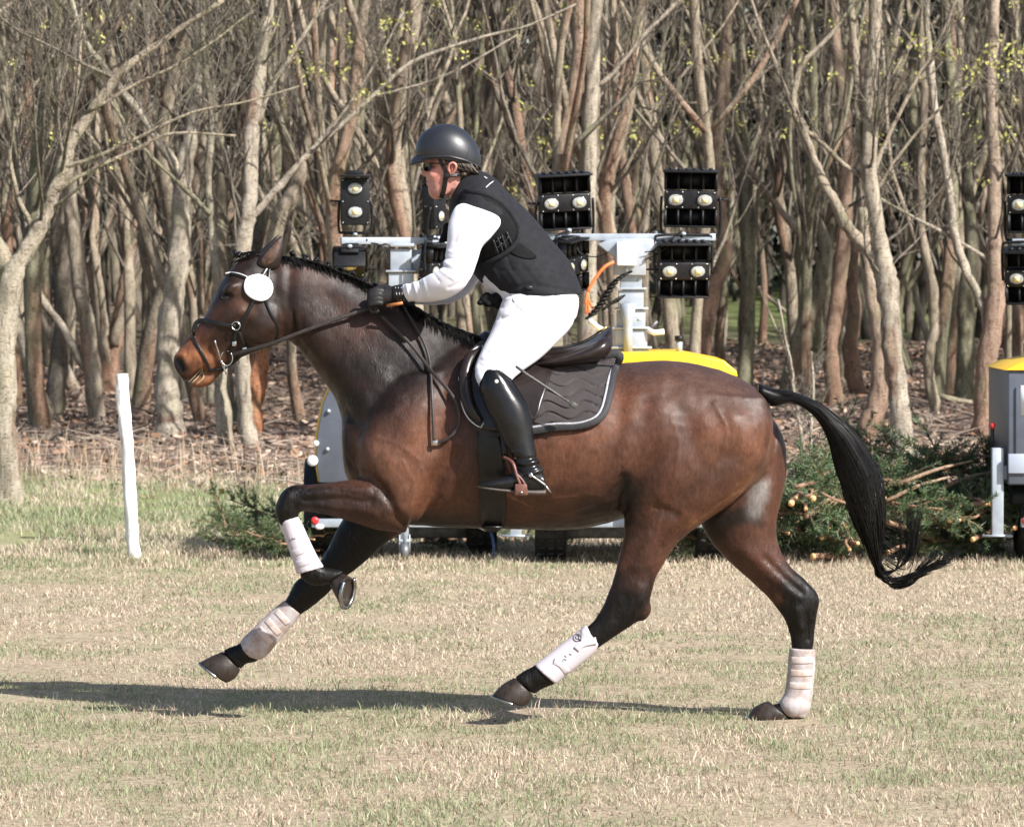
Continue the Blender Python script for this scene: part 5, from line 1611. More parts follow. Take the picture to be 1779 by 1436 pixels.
for line, r, s in (([(500, 865), (490, 890), (540, 1000), (590, 1005)], 50, 1), ([(560, 866), (660, 875)], 40, .8), ([(600, 965), (500, 1070), (380, 1160)], 70, 1), ([(1110, 980), (1070, 1075), (900, 1200)], 60, 1),
                    ([(1340, 980), (1393, 1080), (1390, 1200)], 70, 1), ([(560, 560), (640, 640), (680, 700)], 60, .7), ([(640, 640), (600, 730)], 40, .7), ([(1100, 900), (1140, 930)], 50, .6)):
    wet = np.maximum(wet, s * np.exp(-(polydist(px, py, line) / r) ** 3))
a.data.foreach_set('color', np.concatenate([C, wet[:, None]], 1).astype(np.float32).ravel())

coat, nt, b = nodes_of('bay coat')
at = nt.nodes.new('ShaderNodeVertexColor'); at.layer_name = 'coat'
hairn = noise_tex(nt, 90, 6, 0.7, 'Object', (1.0, 1.0, 0.35), 0.6)
big = noise_tex(nt, 9, 5, 0.6)
c = mixc(nt, 1.0, at.outputs[0], ramp(nt, hairn, [(0.3, (.62, .6, .58)), (0.7, (1.35, 1.33, 1.3))]), 'MULTIPLY')
c = mixc(nt, 1.0, c, ramp(nt, big, [(0.35, (.78, .76, .75)), (0.65, (1.18, 1.18, 1.18))]), 'MULTIPLY')
nt.links.new(c, b.inputs['Base Color'])
rr_ = nt.nodes.new('ShaderNodeMapRange')
rr_.inputs[1].default_value = .35; rr_.inputs[2].default_value = .7; rr_.inputs[3].default_value = .38; rr_.inputs[4].default_value = .56
nt.links.new(noise_tex(nt, 16, 5, .65), rr_.inputs[0])
rm = nt.nodes.new('ShaderNodeMix'); nt.links.new(ramp(nt, noise_tex(nt, 38, 5, .7, 'Object', (1, 1, .35), 1.0), [(.40, (.58, .58, .58)), (.54, (.42, .42, .42)), (.64, (.14, .14, .14))]), rm.inputs[3])
nt.links.new(at.outputs['Alpha'], rm.inputs[0]); nt.links.new(rr_.outputs[0], rm.inputs[2])
nt.links.new(rm.outputs[0], b.inputs['Roughness'])
sm = nt.nodes.new('ShaderNodeMix'); sm.inputs[2].default_value = .30; sm.inputs[3].default_value = .24
nt.links.new(at.outputs['Alpha'], sm.inputs[0]); nt.links.new(sm.outputs[0], b.inputs['Specular IOR Level'])
b.inputs['Sheen Weight'].default_value = 0.0
b.inputs['Sheen Roughness'].default_value = 0.35
clump = noise_tex(nt, 55, 3, 0.6, 'Object', (1.0, 1.0, 0.45), 1.2)
cm = nt.nodes.new('ShaderNodeMath'); cm.operation = 'MULTIPLY'; nt.links.new(clump, cm.inputs[0]); nt.links.new(at.outputs['Alpha'], cm.inputs[1])
fn = nt.nodes.new('ShaderNodeMath'); fn.operation = 'MULTIPLY_ADD'; fn.inputs[1].default_value = .4
nt.links.new(noise_tex(nt, 140, 6, 0.75, 'Object', (1.0, 1.0, 0.4), 1.0), fn.inputs[0]); nt.links.new(cm.outputs[0], fn.inputs[2])
bump(nt, b, fn.outputs[0], 0.32, 0.010)
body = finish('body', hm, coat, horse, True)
HB = bvh_of(body)

HAIR = mat('black hair', (.0035, .0033, .0033), (.009, .008, .0075), 60, .30, spec=.2, bmp=.2, bscale=300, bdist=.002)
HOOF, nt, b = nodes_of('hoof horn')
nt.links.new(ramp(nt, noise_tex(nt, 45, 5, .6, 'Object', (1, 1, .3)), [(.3, (.014, .0105, .009)), (.7, (.045, .033, .027))]), b.inputs['Base Color'])
b.inputs['Roughness'].default_value = .42
b.inputs['Specular IOR Level'].default_value = .25
bump(nt, b, noise_tex(nt, 80, 4, .6, 'Object', (.3, .3, 2)), .3, .003)
SHOE = mat('worn steel shoe', (.42, .42, .43), (.25, .25, .26), 60, .28, metal=1.0)

def hoof(secs, sole, hw, y):
    """hoof wall + a steel shoe under it; sole = (toe px, heel px)"""
    o = finish('hoof', fuse([loft(secs, N=24)], .005, 2), HOOF, horse, True)
    T, Hh = W(*sole[0], y), W(*sole[1], y)
    ax = (T - Hh); L = np.linalg.norm(ax); ax /= L
    pts = []
    for t in np.linspace(-.15, math.pi + .15, 22):
        pts.append((T + Hh) / 2 + ax * (L / 2 - .004) * math.sin(t) * (1 if math.sin(t) > 0 else .2) + np.array((0, 1, 0)) * (hw - .008) * math.cos(t) - ax * L * .12 * (1 - abs(math.sin(t))))
    nrm = np.cross(ax, (0, 1, 0))
    pts = np.array(pts)
    s = ribbon(pts, .02, .007, np.tile(unit(nrm), (len(pts), 1)))
    MB().add(*s).build('horseshoe', SHOE, horse)
hoof([(387, 1131, 418, 1163, .036, .13), (370, 1138, 410, 1176, .05, .13), (356, 1145, 400, 1183, .055, .13), (347, 1150, 393, 1186, .056, .13)], ((347, 1151), (394, 1187)), .057, .13)
hoof([(894, 1176, 927, 1207, .037, -.16), (876, 1186, 922, 1218, .05, -.16), (864, 1197, 916, 1224, .055, -.16), (855, 1207, 910, 1227, .056, -.16)], ((855, 1208), (911, 1228)), .057, -.16)
hoof([(1335, 1217, 1375, 1250, .042, .13), (1322, 1221, 1366, 1254, .048, .13), (1308, 1230, 1356, 1256, .052, .13), (1299, 1244, 1350, 1257, .05, .13)], ((1299, 1246), (1350, 1258)), .05, .13)
# lifted near fore hoof: the sole is turned back and towards the camera
def tilted_hoof():
    c0, c1 = W(583, 1003, -.17), W(602, 1027, -.195)
    a0 = (W(571, 1010, -.17) - W(596, 993, -.17)) / 2
    a1 = (W(599, 1057, -.19) - W(606, 997, -.195)) / 2
    b0, b1 = np.array((.004, .036, .006)), np.array((.0275, .050, .006))
    N = 28; t = np.arange(N) * 2 * math.pi / N
    rings = []
    for q, k in ((0, .92), (.15, 1), (.4, 1), (.7, 1), (1, 1), (1, .86), (.93, .80), (.90, .4)):
        c = c0 * (1 - q) + c1 * q; a = (a0 * (1 - q) + a1 * q) * k; b_ = (b0 * (1 - q) + b1 * q) * k
        cs = np.cos(t); a_s = np.where(cs < 0, .86, 1.0)
        rings.append(c + (cs * a_s)[:, None] * a + np.sin(t)[:, None] * b_)
    v = np.vstack(rings); m = len(rings); f = []
    for i in range(m - 1):
        for j in range(N):
            q = (j + 1) % N
            f.append((i * N + j, i * N + q, (i + 1) * N + q, (i + 1) * N + j))
    f.append(tuple((m - 1) * N + j for j in range(N)))
    f.append(tuple(range(N - 1, -1, -1)))
    MB().add(v, f).build('hoof', HOOF, horse, True)
    nrm = unit(np.cross(a1, b1)); nrm = nrm if nrm[1] < 0 else -nrm
    tt = np.linspace(-.75 * math.pi, .75 * math.pi, 30)
    P = c1 + np.cos(tt)[:, None] * a1 * .93 + np.sin(tt)[:, None] * b1 * .93 + nrm * .004
    MB().add(*ribbon(P, .016, .008, np.tile(nrm, (30, 1)))).build('horseshoe', SHOE, horse)
tilted_hoof()

# ears
def ear(y, dx):
    S = [(448 + dx, 470, 480 + dx, 474, .018, y * .5), (444 + dx, 460, 486 + dx, 463, .026, y * .85), (453 + dx, 445, 489 + dx, 450, .027, y * 1.04), (464 + dx, 431, 491 + dx, 437, .022, y * 1.08), (477 + dx, 419, 492 + dx, 424, .013, y * 1.1), (489 + dx, 409, 492 + dx, 411, .003, y * 1.1)]
    return loft(S, N=18)
EARM = mat('ear coat', (.012, .008, .007), (.024, .014, .011), 60, .5, bmp=.3, bscale=200, bdist=.003)
EARIN = mat('ear lining', (.10, .05, .03), (.05, .028, .02), 70, .6)
for y, dx in ((-.05, 0), (.05, -7)):
    e = MB().add(*ear(y, dx)).build('ear', EARM, horse, True)
    if y < 0:
        v, f, _ = drape(bvh_of(e), [(452, 457), (460, 442), (473, 427), (488, 413), (486, 432), (478, 450), (466, 461)], .0015, 6, 30, th=.002)
        MB().add(v, f).build('ear_lining', EARIN, e, True)
for y in (-1, 1):
    h, d = hit(HB, 393.5, 517)
    p = h + d * .012
    p[1] *= -y
    MB().add(*ellipsoid(p, (.022, .017, .016), nu=18, nv=12)).build('eye', mat('dark eye', (.006, .004, .003), rough=.06, spec=.7), horse, True)

# mane: short pulled hair with plait knots along the crest
crest = catmull([(455, 440), (486, 443), (517, 447), (547, 454), (588, 470), (623, 485), (655, 500), (690, 518), (725, 537), (765, 559), (800, 574), (835, 585)], 12)
mb = MB()
for i in range(1500):
    t = random.random() * (len(crest) - 1)
    k = int(t); p = crest[k] + (crest[min(k + 1, len(crest) - 1)] - crest[k]) * (t - k)
    y = random.gauss(-.012, .014)
    loose = p[0] > 690
    L = random.uniform(18, 34) * (1.2 if loose else .75)
    dx, dy = random.uniform(.1, .8), random.uniform(.5, 1.0)
    P = []
    for s in np.linspace(0, 1, 5):
        q = (p[0] + L * dx * s + random.uniform(-1, 1), p[1] - 3 * math.sin(s * 2.2) * (1.6 if loose else 1) + 2 + L * dy * s * s)
        h, d = hit(HB, q[0], q[1])
        if h is None or s < .25:
            w_ = W(q[0], q[1], y - .02 * s)
        else:
            w_ = h - d * .004
            w_[1] = min(w_[1], y)
        P.append(w_)
    mb.tube(P, [.0018, .0018, .0016, .0013, .0006], 3, False)
mane = mb.build('mane', HAIR, horse, True)
for i in range(10):
    p = resample(catmull([(486, 443), (517, 447), (547, 454), (588, 470), (623, 485), (655, 500), (672, 508)], 10), 10)[i]
    mb = MB()
    for j in range(7):
        a = random.uniform(0, 6.28)
        mb.add(*ellipsoid(W(p[0] + random.uniform(-3, 3), p[1] - 4 + random.uniform(-3, 3), -.012 + random.uniform(-.01, .012)), (.010, .010, .008), nu=8, nv=6))
    mb.build('plait', HAIR, mane, True)
mb = MB()
for j in range(60):   # forelock
    x0, y0 = 440 + random.uniform(-14, 14), 447 + random.uniform(-6, 8)
    y = random.uniform(-.05, .05)
    P = [W(x0, y0 - 4, y), W(x0 - 12, y0 - 2 + random.uniform(-3, 3), y * .8), W(x0 - 24 + random.uniform(-4, 4), y0 + 6 + random.uniform(-4, 4), y * .7)]
    mb.tube(catmull(P, 4), np.linspace(.0022, .0008, 9), 3, False)
for j in range(10):
    mb.add(*ellipsoid(W(412 + random.uniform(-5, 5), 440 + random.uniform(-4, 5), random.uniform(-.015, .015)), (.011, .010, .010), nu=8, nv=6))
mb.build('forelock', HAIR, horse, True)
# bristly throat and chin hairs, foam at the mouth
mb = MB()
for j in range(26):
    x0 = 395 + random.uniform(0, 75); y0 = np.interp(x0, [395, 430, 470], [637, 620, 603])
    mb.tube([W(x0, y0 - 2, -.03), W(x0 + 1, y0 + random.uniform(3, 7), -.03)], [.001, .0004], 3, False)
mb.build('jaw_hair', HAIR, horse)['kind'] = 'stuff'
FOAM = mat('grass and foam', (.42, .42, .24), (.62, .61, .46), 40, .5)
mb = MB()
for j in (0, 2, 5):
    P = onsurf(HB, catmull([(352 + random.uniform(-2, 2), 637 + j * 1.6), (342 + j * 2.4, 649 + j * 1.2), (328 + j * 2.6, 664 + j * .8)], 4), .001)
    mb.tube(P, np.linspace(.0008, .0016, len(P)), 4)
tag(mb.build('mouth_foam', FOAM, horse, True), 'pale streaks of grass and foam at the lips')

# tail
UP = catmull([(1318, 666), (1344, 676), (1376, 681), (1405, 692), (1429, 704), (1452, 722), (1475, 740), (1499, 769), (1516, 797), (1531, 829), (1537, 870), (1538, 915), (1533, 950), (1530, 985)], 6)
LO = catmull([(1318, 690), (1338, 706), (1373, 699), (1402, 711), (1423, 732), (1440, 766), (1451, 810), (1464, 846), (1475, 888), (1484, 910), (1492, 930), (1502, 955), (1513, 980), (1522, 996)], 6)
UP, LO = resample(UP, 60), resample(LO, 60)
LOCKS = [(random.random(), random.uniform(-12, 10), random.uniform(-8, 8), k % 3 != 0, random.choice((4, 5, 6, 7, 7))) for k in range(26)]
mb = MB()
S = []
for i in range(0, 56, 5):
    t = i / 59
    wdt = np.interp(t, [0, .15, .35, .6, .85, 1], [.04, .034, .045, .06, .045, .02])
    c, hfl = (UP[i] + LO[i]) / 2, (UP[i] - LO[i]) / 2 * np.interp(t, [0, .3, .5, 1], [1, .96, .82, .6])
    S.append((*(c + hfl), *(c - hfl), wdt, 0))
mb.add(*loft(S, 4, 20))
for i in range(520):
    u = random.random(); ang = random.uniform(0, 2 * math.pi)
    t0 = random.uniform(.0, .62) ** .8 * .7; t1 = random.uniform(.7, 1.0)
    n = 16
    P = []
    for s in np.linspace(t0, t1, n):
        k = s * 59; i0 = int(k); i1 = min(i0 + 1, 59); fr = k - i0
        a_ = UP[i0] * (1 - fr) + UP[i1] * fr; b_ = LO[i0] * (1 - fr) + LO[i1] * fr
        wd = np.interp(s, [0, .15, .35, .6, .85, 1], [.034, .034, .045, .06, .05, .03])
        uu = .5 + .5 * math.cos(ang) * (1.0 + .04 * math.sin(s * 9 + i))
        yy = wd * math.sin(ang) * 1.02
        q = a_ * (1 - uu) + b_ * uu
        P.append(W(q[0], q[1], yy))
    if t1 > .78 and random.random() < .75:      # locks that sweep round into the trailing tip, or fly up
        lk = LOCKS[random.randrange(len(LOCKS))]
        e = lk[0] + random.uniform(-.05, .05); jx, jy = lk[1] + random.uniform(-2, 2), lk[2] + random.uniform(-1.5, 1.5)
        y0 = P[-1][1]
        P = P[:max(6, int(n * .8))]
        if lk[3]:
            end = [(1519 + 12 * e, 985 - 8 * e), (1531 + 12 * e, 1006 - 8 * e), (1551 + 8 * e, 1020 - 18 * e + jy), (1580 + 6 * e, 1016 - 24 * e + jy), (1606 + jx, 1004 - 26 * e + jy), (1632 + jx * 2, 990 - 28 * e + jy * 2), (1648 + jx * 3, 978 - 30 * e + jy * 3)][:lk[4]]
        else:
            end = [(1522 + 12 * e, 980), (1536 + 16 * e, 1000 - 12 * e), (1552 + 26 * e, 990 - 14 * e), (1557 + 40 * e + jx * .3, 955), (1556 + 46 * e + jx * .5, 920), (1556 + 50 * e + jx, 884 + jy * 2)][:lk[4]]
        P += [W(x, z, y0 * .6 + random.uniform(-.012, .012)) for x, z in end]
    P = catmull(P, 3)
    r = np.interp(np.linspace(0, 1, len(P)), [0, .1, .7, 1], [.001, .0032, .0026, .0006])
    mb.tube(P, r, 3, False)
for i in range(36):                           # a spray of loose hairs standing up behind the tail
    x0 = 1535 + random.uniform(0, 12); y0 = 960 + random.uniform(-60, 40); e = random.random()
    P = catmull([W(x0 - 6, y0, random.uniform(-.03, .03)), W(x0 + 14 + 20 * e, y0 + 10 + 8 * e, random.uniform(-.03, .03)), W(x0 + 22 + 34 * e, y0 - 40 * e, 0), W(1556 + 50 * e + random.uniform(-6, 6), 882 + random.uniform(-14, 34), random.uniform(-.02, .02))], 5)
    mb.tube(P, np.linspace(.0016, .0006, len(P)), 3, False)
mb.build('tail', HAIR, horse, True)

# ================================================================== bridle and reins
bridle = empty('bridle', (0, 0, 0), 'dark leather bridle with steel rings and a blank white disc on the horse head', 'bridle')
def both(name, vf, m, parent=bridle, smooth=False):
    mb = MB().add(*vf).add(*mir(vf))
    return mb.build(name, m, parent, smooth)
both('cheek_strap', strap(HB, [(466, 462), (452, 485), (441, 520), (428, 547), (418, 560), (416, 575)], .016), BLACK_LEATHER)
both('throat_strap', strap(HB, [(468, 462), (464, 500), (462, 525), (475, 552), (481, 566), (482, 590)], .013), BLACK_LEATHER)
both('headpiece', strap(HB, [(466, 463), (464, 455), (470, 448)], .026), BLACK_LEATHER)
bb = strap(HB, [(392, 478), (400, 476), (415, 478), (430, 484), (444, 492)], .014)
both('browband', bb, BLACK_LEATHER)
PIPING = mat('pale silver piping', (.62, .62, .62), (.45, .45, .45), 80, .4)
both('browband_trim', strap(HB, [(392, 475), (400, 473), (415, 475), (430, 481), (442, 488)], .005, .003, .008), PIPING)
both('noseband', strap(HB, [(336, 577), (339, 562), (346, 556), (362, 558), (385, 563), (410, 567)], .017), BLACK_LEATHER)
both('flash_strap', strap(HB, [(336, 574), (338, 590), (346, 605), (355, 622), (362, 637), (364, 645)], .013), BLACK_LEATHER)
both('curb_strap', strap(HB, [(410, 572), (417, 580), (422, 594), (428, 604)], .013), BLACK_LEATHER)
both('lip_strap', strap(HB, [(365, 643), (385, 640), (405, 630), (424, 612)], .012), BLACK_LEATHER)
def ring(px, py, rad, wire, m=STEEL, parent=bridle, name='ring', off=.012, squash=1.0):
    h, d = hit(HB, px, py)
    if h is None: h = W(px, py, -.07)
    c = h - d * off
    t = np.linspace(0, 2 * math.pi, 25)
    P = np.stack([c[0] + rad * squash * np.cos(t), np.full(25, c[1]), c[2] + rad * np.sin(t)], 1)
    MB().add(*tube(P, wire, 6, False)).build(name, m, parent, True)
ring(410, 566, .017, .003, name='cheek_ring')
ring(394, 622, .030, .0028, name='bit_ring', squash=.8)
MB().tube(onsurf(HB, resample([(373, 591), (378, 606), (385, 628), (393, 650)], 10), .012), .0038, 6).build('bit_cheek', STEEL, bridle, True)
both('bit_mouthpiece', tube([W(385, 628, -.075), W(384, 630, 0)], .006, 8), STEEL)
for x, y in ((407, 597), (425, 607)):
    h, d = hit(HB, x, y)
    MB().box(h - d * .012, (.018, .006, .020)).build('buckle', STEEL, bridle, False, .002)
both('cheek_piece', strap(HB, [(411, 572), (408, 585), (406, 600), (398, 614)], .012), BLACK_LEATHER)
# white number disc beside the browband
DISC = mat('white fabric disc', (.86, .86, .86), (.82, .82, .83), 30, .7)
v, f, _ = drape(HB, [(449, 476), (464, 481), (473, 492), (474, 506), (467, 518), (454, 523), (438, 519), (426, 508), (424, 494), (430, 481)], .016, 6, 48, th=.008)
tag(MB().add(v, f).build('number_disc', DISC, bridle, True, 0), 'blank white rounded disc at the temple')
REIN = mat('worn brown rein', (.013, .009, .0075), (.026, .018, .015), 40, .5, bmp=.2, bscale=120, bdist=.002)
def rein(pts, ys, w=.016):
    P = catmull([list(p) + [y] for p, y in zip(pts, ys)], 8)
    return ribbon(np.array([W(a_, b_, c_) for a_, b_, c_ in P]), w, .004)
for s in (-1, 1):
    r_ = rein([(404, 616), (425, 610), (470, 597), (520, 578), (580, 556), (648, 533)], [-.10, -.115, -.13, -.13, -.12, -.10])
    MB().add(*(r_ if s < 0 else mir(r_))).build('rein', REIN, bridle)
lo = onsurf(HB, resample(catmull([(660, 545), (668, 555), (712, 596), (752, 648), (790, 690), (797, 715)], 8), 26), .03)
lo = np.vstack([lo, onsurf(HB, resample(catmull([(798, 722), (796, 742), (784, 758), (768, 767), (754, 769)], 8), 14), .025)])
MB().add(*ribbon(smooth1(lo, 6), .014, .004)).build('rein_loop', REIN, bridle)
lo = onsurf(HB, resample(catmull([(700, 530), (715, 556), (736, 592), (746, 622), (749, 660), (751, 700), (754, 768)], 8), 30), .022)
MB().add(*ribbon(smooth1(lo, 6), .011, .004)).build('rein_loop', REIN, bridle)
h, d = hit(HB, 756, 769)
MB().box(h - d * .03, (.02, .008, .022)).build('rein_buckle', STEEL, bridle, False, .002)

# ================================================================== saddle pad, girth, saddle
PADM, nt, b = nodes_of('quilted brown pad')
nt.links.new(ramp(nt, noise_tex(nt, 120, 4), [(.3, (.022, .0155, .0155)), (.7, (.033, .0245, .024))]), b.inputs['Base Color'])
b.inputs['Roughness'].default_value = .75
b.inputs['Sheen Weight'].default_value = .15
bump(nt, b, noise_tex(nt, 900, 3), .3, .001)
pad = empty('saddle_pad', (0, 0, 0), 'dark brown quilted saddle pad with silver piping under the saddle', 'saddle pad')
def quilt(x, y):
    q = (y - 6.5 * math.sin((x - .25 * y) / 10.5)) / 19.0
    q -= math.floor(q)
    return .011 * (1 - (2 * q - 1) ** 8) - .005
PADO = [(842, 590), (870, 596), (920, 608), (975, 618), (1040, 617), (1082, 613), (1076, 632), (1069, 652), (1064, 680), (1056, 712), (1046, 728), (1030, 737), (1008, 743), (970, 746), (930, 752), (890, 757), (845, 757), (820, 738), (806, 715), (800, 690), (797, 660), (806, 625), (824, 602)]
v, f, e = drape(HB, PADO, .018, 72, 260, quilt, centre=(935, 675))
MB().add(v, f).add(*mir((v, f))).build('pad_quilting', PADM, pad, True)
eL = np.vstack([e, e[:3]])
inner = []
cP = np.array((935, 675.0))
OO = resample(catmull(PADO, 6, True), 160, True)
sel = [p for p in OO if p[0] > 890 and p[1] > 612]
sel = np.array(sel)
PIPE = mat('silver cord', (.24, .24, .26), (.42, .42, .45), 160, .5)
BIND = mat('charcoal binding', (.014, .013, .015), (.022, .021, .024), 80, .7)
trim = onsurf(HB, [p + (cP - p) / np.linalg.norm(cP - p) * 11 for p in sel], .027)
vf = tube(smooth1(trim, 3), .0055, 7)
MB().add(*vf).add(*mir(vf)).build('piping', PIPE, pad, True)
trim = onsurf(HB, [p + (cP - p) / np.linalg.norm(cP - p) * 4 for p in sel], .022)
vf = ribbon(smooth1(trim, 3), .03, .006)
MB().add(*vf).add(*mir(vf)).build('binding', BIND, pad, True)

saddle = empty('saddle', (0, 0, 0), 'dark brown leather jumping saddle with steel stirrups on the horse back', 'saddle')
v, f, _ = drape(HB, [(832, 745), (855, 740), (868, 760), (874, 800), (878, 860), (876, 905), (868, 922), (850, 924), (838, 915), (834, 860), (832, 800)], .012, 10, 48, centre=(854, 830))
gm = MB().add(v, f).add(*mir((v, f)))
belly = [W(855, 915, -.15), W(856, 918, -.07), W(856, 919, 0), W(856, 918, .07), W(855, 915, .15)]
gm.add(*ribbon(catmull(belly, 5), .09, .008, np.tile((0, 0, -1.0), (21, 1))))
gm.build('girth', BLACK_LEATHER, saddle, True)
FLAP = [(838, 600), (870, 606), (915, 620), (962, 632), (957, 652), (948, 680), (941, 700), (934, 724), (915, 738), (880, 748), (845, 746), (822, 735), (808, 718), (801, 695), (797, 660), (804, 630), (818, 611)]
v, f, e = drape(HB, FLAP, .034, 16, 90, centre=(875, 675))
MB().add(v, f).add(*mir((v, f))).build('saddle_flap', BROWN_LEATHER, saddle, True)
FB = bvh_of(body, *[o for o in saddle.children if o.name.startswith('saddle_flap')])
roll = onsurf(FB, resample(catmull([(836, 607), (818, 622), (809, 645), (808, 668), (811, 690), (820, 712), (836, 732)], 8), 40), .004)
vf = tube(roll, np.interp(np.linspace(0, 1, 40), [0, .15, .38, .43, .48, .85, 1], [.012, .026, .03, .024, .03, .026, .012]), 12)
MB().add(*vf).build('knee_roll', BROWN_LEATHER, saddle, True); MB().add(*mir(vf)).build('knee_roll', BROWN_LEATHER, saddle, True)
vf = tube(smooth1(onsurf(HB, [p for p in resample(catmull(FLAP, 6, True), 90, True) if p[0] < 846], .04), 2), .003, 6)
MB().add(*vf).build('flap_piping', PIPING, saddle, True); MB().add(*mir(vf)).build('flap_piping', PIPING, saddle, True)
seat = [(830, 582, 836, 612, .05, 0), (846, 574, 850, 628, .085, 0), (868, 584, 872, 636, .11, 0), (900, 595, 902, 640, .13, 0), (935, 602, 936, 640, .15, 0), (970, 602, 970, 636, .165, 0),
        (1005, 597, 1004, 632, .175, 0), (1032, 586, 1030, 626, .175, 0), (1050, 573, 1050, 618, .16, 0), (1060, 566, 1062, 606, .13, 0), (1064, 574, 1064, 598, .09, 0)]
tag(finish('seat', fuse([loft(seat, N=32)], .008, 3), BROWN_LEATHER, saddle, True))
for s in (-1, 1):
    pl = loft([(928, 632, 930, 637, .03, -.13), (955, 620, 956, 638, .06, -.135), (990, 610, 990, 635, .075, -.14), (1022, 598, 1024, 630, .08, -.14), (1048, 585, 1050, 622, .075, -.13), (1062, 588, 1062, 608, .05, -.12)], N=20)
    MB().add(*(pl if s < 0 else mir(pl))).build('panel', BROWN_LEATHER, saddle, True)
vf = tube(catmull([W(906, 600, -.135), W(940, 606, -.155), W(980, 604, -.17), (W(1015, 595, -.175)), W(1040, 580, -.16), W(1056, 568, -.125)], 6), .0035, 6)
MB().add(*vf).add(*mir(vf)).build('seat_welt', PIPING if False else BLACK_LEATHER, saddle, True)
MB().tube([W(1047, 574, -.148), W(1052, 569, -.140), W(1057, 566, -.128)], .006, 8).build('cantle_badge', mat('brass badge', (.62, .42, .16), rough=.35, metal=1.0), saddle)
# stirrup (one per side): leather, iron, rubber tread
IRON = mat('reddish brown stirrup', (.11, .045, .035), (.17, .07, .05), 60, .4)
for s in (-1, 1):
    fl = (lambda q: q) if s < 0 else mir
    MB().add(*fl(ribbon(np.array([W(870, 700, -.335), W(873, 745, -.355), W(876, 775, -.37), W(879, 797, -.375)]), .022, .004))).build('stirrup_leather', BLACK_LEATHER, saddle)
    st = empty('stirrup', (0, 0, 0), parent=saddle)
    mb = MB()
    mb.add(*fl(tube(catmull([W(875, 794, -.38), W(884, 798, -.405), W(892, 806, -.43), W(898, 826, -.44), W(904, 842, -.44)], 5), .0065, 8)))
    mb.add(*fl(tube(catmull([W(896, 822, -.44), W(906, 832, -.44), W(914, 844, -.44)], 5), .005, 8)))
    mb.add(*fl(tube(catmull([W(875, 794, -.38), W(882, 800, -.35), W(889, 820, -.325), W(904, 848, -.32)], 5), .0065, 8)))
    tag(mb.build('stirrup_iron', IRON, st, True))
    c = W(905, 853, -.38)
    MB().box(c if s < 0 else c * np.array((1, -1, 1)), (.055, .125, .03)).build('tread', IRON, st, False, .006)
    c = W(905, 850, -.447)
    MB().box(c if s < 0 else c * np.array((1, -1, 1)), (.05, .012, .045)).build('tread_guard', IRON, st, False, .005)
    MB().add(*ellipsoid(W(906, 855, -.455) if s < 0 else W(906, 855, -.455) * np.array((1, -1, 1)), (.006, .004, .006), nu=8, nv=6)).build('stud', STEEL, st, True)

# ================================================================== leg boots
BOOTM, nt, b = nodes_of('pale lilac neoprene')
at = nt.nodes.new('ShaderNodeVertexColor'); at.layer_name = 'Col'
mud = ramp(nt, noise_tex(nt, 22, 6, .65), [(.40, (1, 1, 1)), (.66, (.66, .52, .41))])
c = mixc(nt, at.outputs['Alpha'], at.outputs[0], mixc(nt, 1.0, at.outputs[0], mud, 'MULTIPLY'))
nt.links.new(c, b.inputs['Base Color'])
b.inputs['Roughness'].default_value = .62
bump(nt, b, noise_tex(nt, 160, 4), .25, .002)
LIL, LILG = (.53, .485, .525), (.42, .38, .385)
MARK = mat('black print', (.02, .02, .022), rough=.6)
def leg_boot(name_label, secs, straps, muddy, flare=None, extra=None):
    t = empty('leg_boot', (0, 0, 0), name_label, 'leg boot', 'protective boots on the horse legs')
    D = secs
    me = fuse([loft(D, 5, 32)] + ([flare] if flare is not None else []), .0055, 2)
    ca = me.color_attributes.new('Col', 'FLOAT_COLOR', 'POINT')
    n = len(me.vertices)
    base = LILG if muddy else LIL
    ca.data.foreach_set('color', np.tile(np.array((*base, 1.0 if muddy else .12), np.float32), n))
    sh = finish('shell', me, BOOTM, t, True)
    B = bvh_of(sh)
    for P in straps:
        v, f = strap(B, P, .028, .003, .0005, 16)
        mb = MB().add(v, f, (*(LIL if not muddy else (.55, .47, .45)), .8 if muddy else .1))
        mb.build('strap', BOOTM, t, False, attr=True)
    return t, B
t1, B1 = leg_boot('clean pale lilac boot on the lifted foreleg nearest the camera', [
 (486, 906, 518, 896, .040, -.17), (492, 926, 527, 913, .039, -.17), (502, 955, 540, 942, .040, -.17), (511, 982, 553, 968, .043, -.17), (515, 997, 563, 984, .046, -.17)],
 [[(508, 962), (522, 957), (536, 951)], [(514, 981), (530, 976), (547, 970)]], False,
 loft([(482, 903, 494, 913, .02, -.17), (490, 925, 502, 930, .022, -.17)], 4, 16))
t2, B2 = leg_boot('mud stained boot with three straps on the far foreleg reaching forward', [
 (494, 1042, 524, 1066, .040, .13), (474, 1058, 506, 1088, .040, .13), (452, 1078, 484, 1114, .041, .13), (432, 1098, 466, 1136, .044, .13), (419, 1112, 452, 1145, .044, .13), (416, 1124, 440, 1146, .036, .13)],
 [[(480, 1061), (490, 1071), (500, 1083)], [(464, 1076), (474, 1088), (485, 1101)], [(449, 1090), (460, 1104), (471, 1117)]], True)
t3, B3 = leg_boot('pale lilac boot with a small round black emblem on the forward hind leg', [
 (1014, 1086, 1042, 1120, .041, -.16), (996, 1102, 1030, 1136, .040, -.16), (970, 1122, 1006, 1156, .040, -.16), (945, 1142, 980, 1176, .043, -.16), (928, 1155, 966, 1188, .046, -.16)],
 [[(1001, 1128), (1012, 1118), (1036, 1112)], [(962, 1148), (975, 1154), (985, 1168)]], False,
 loft([(1018, 1084, 1026, 1100, .02, -.175), (1008, 1094, 1018, 1112, .024, -.175)], 4, 16))
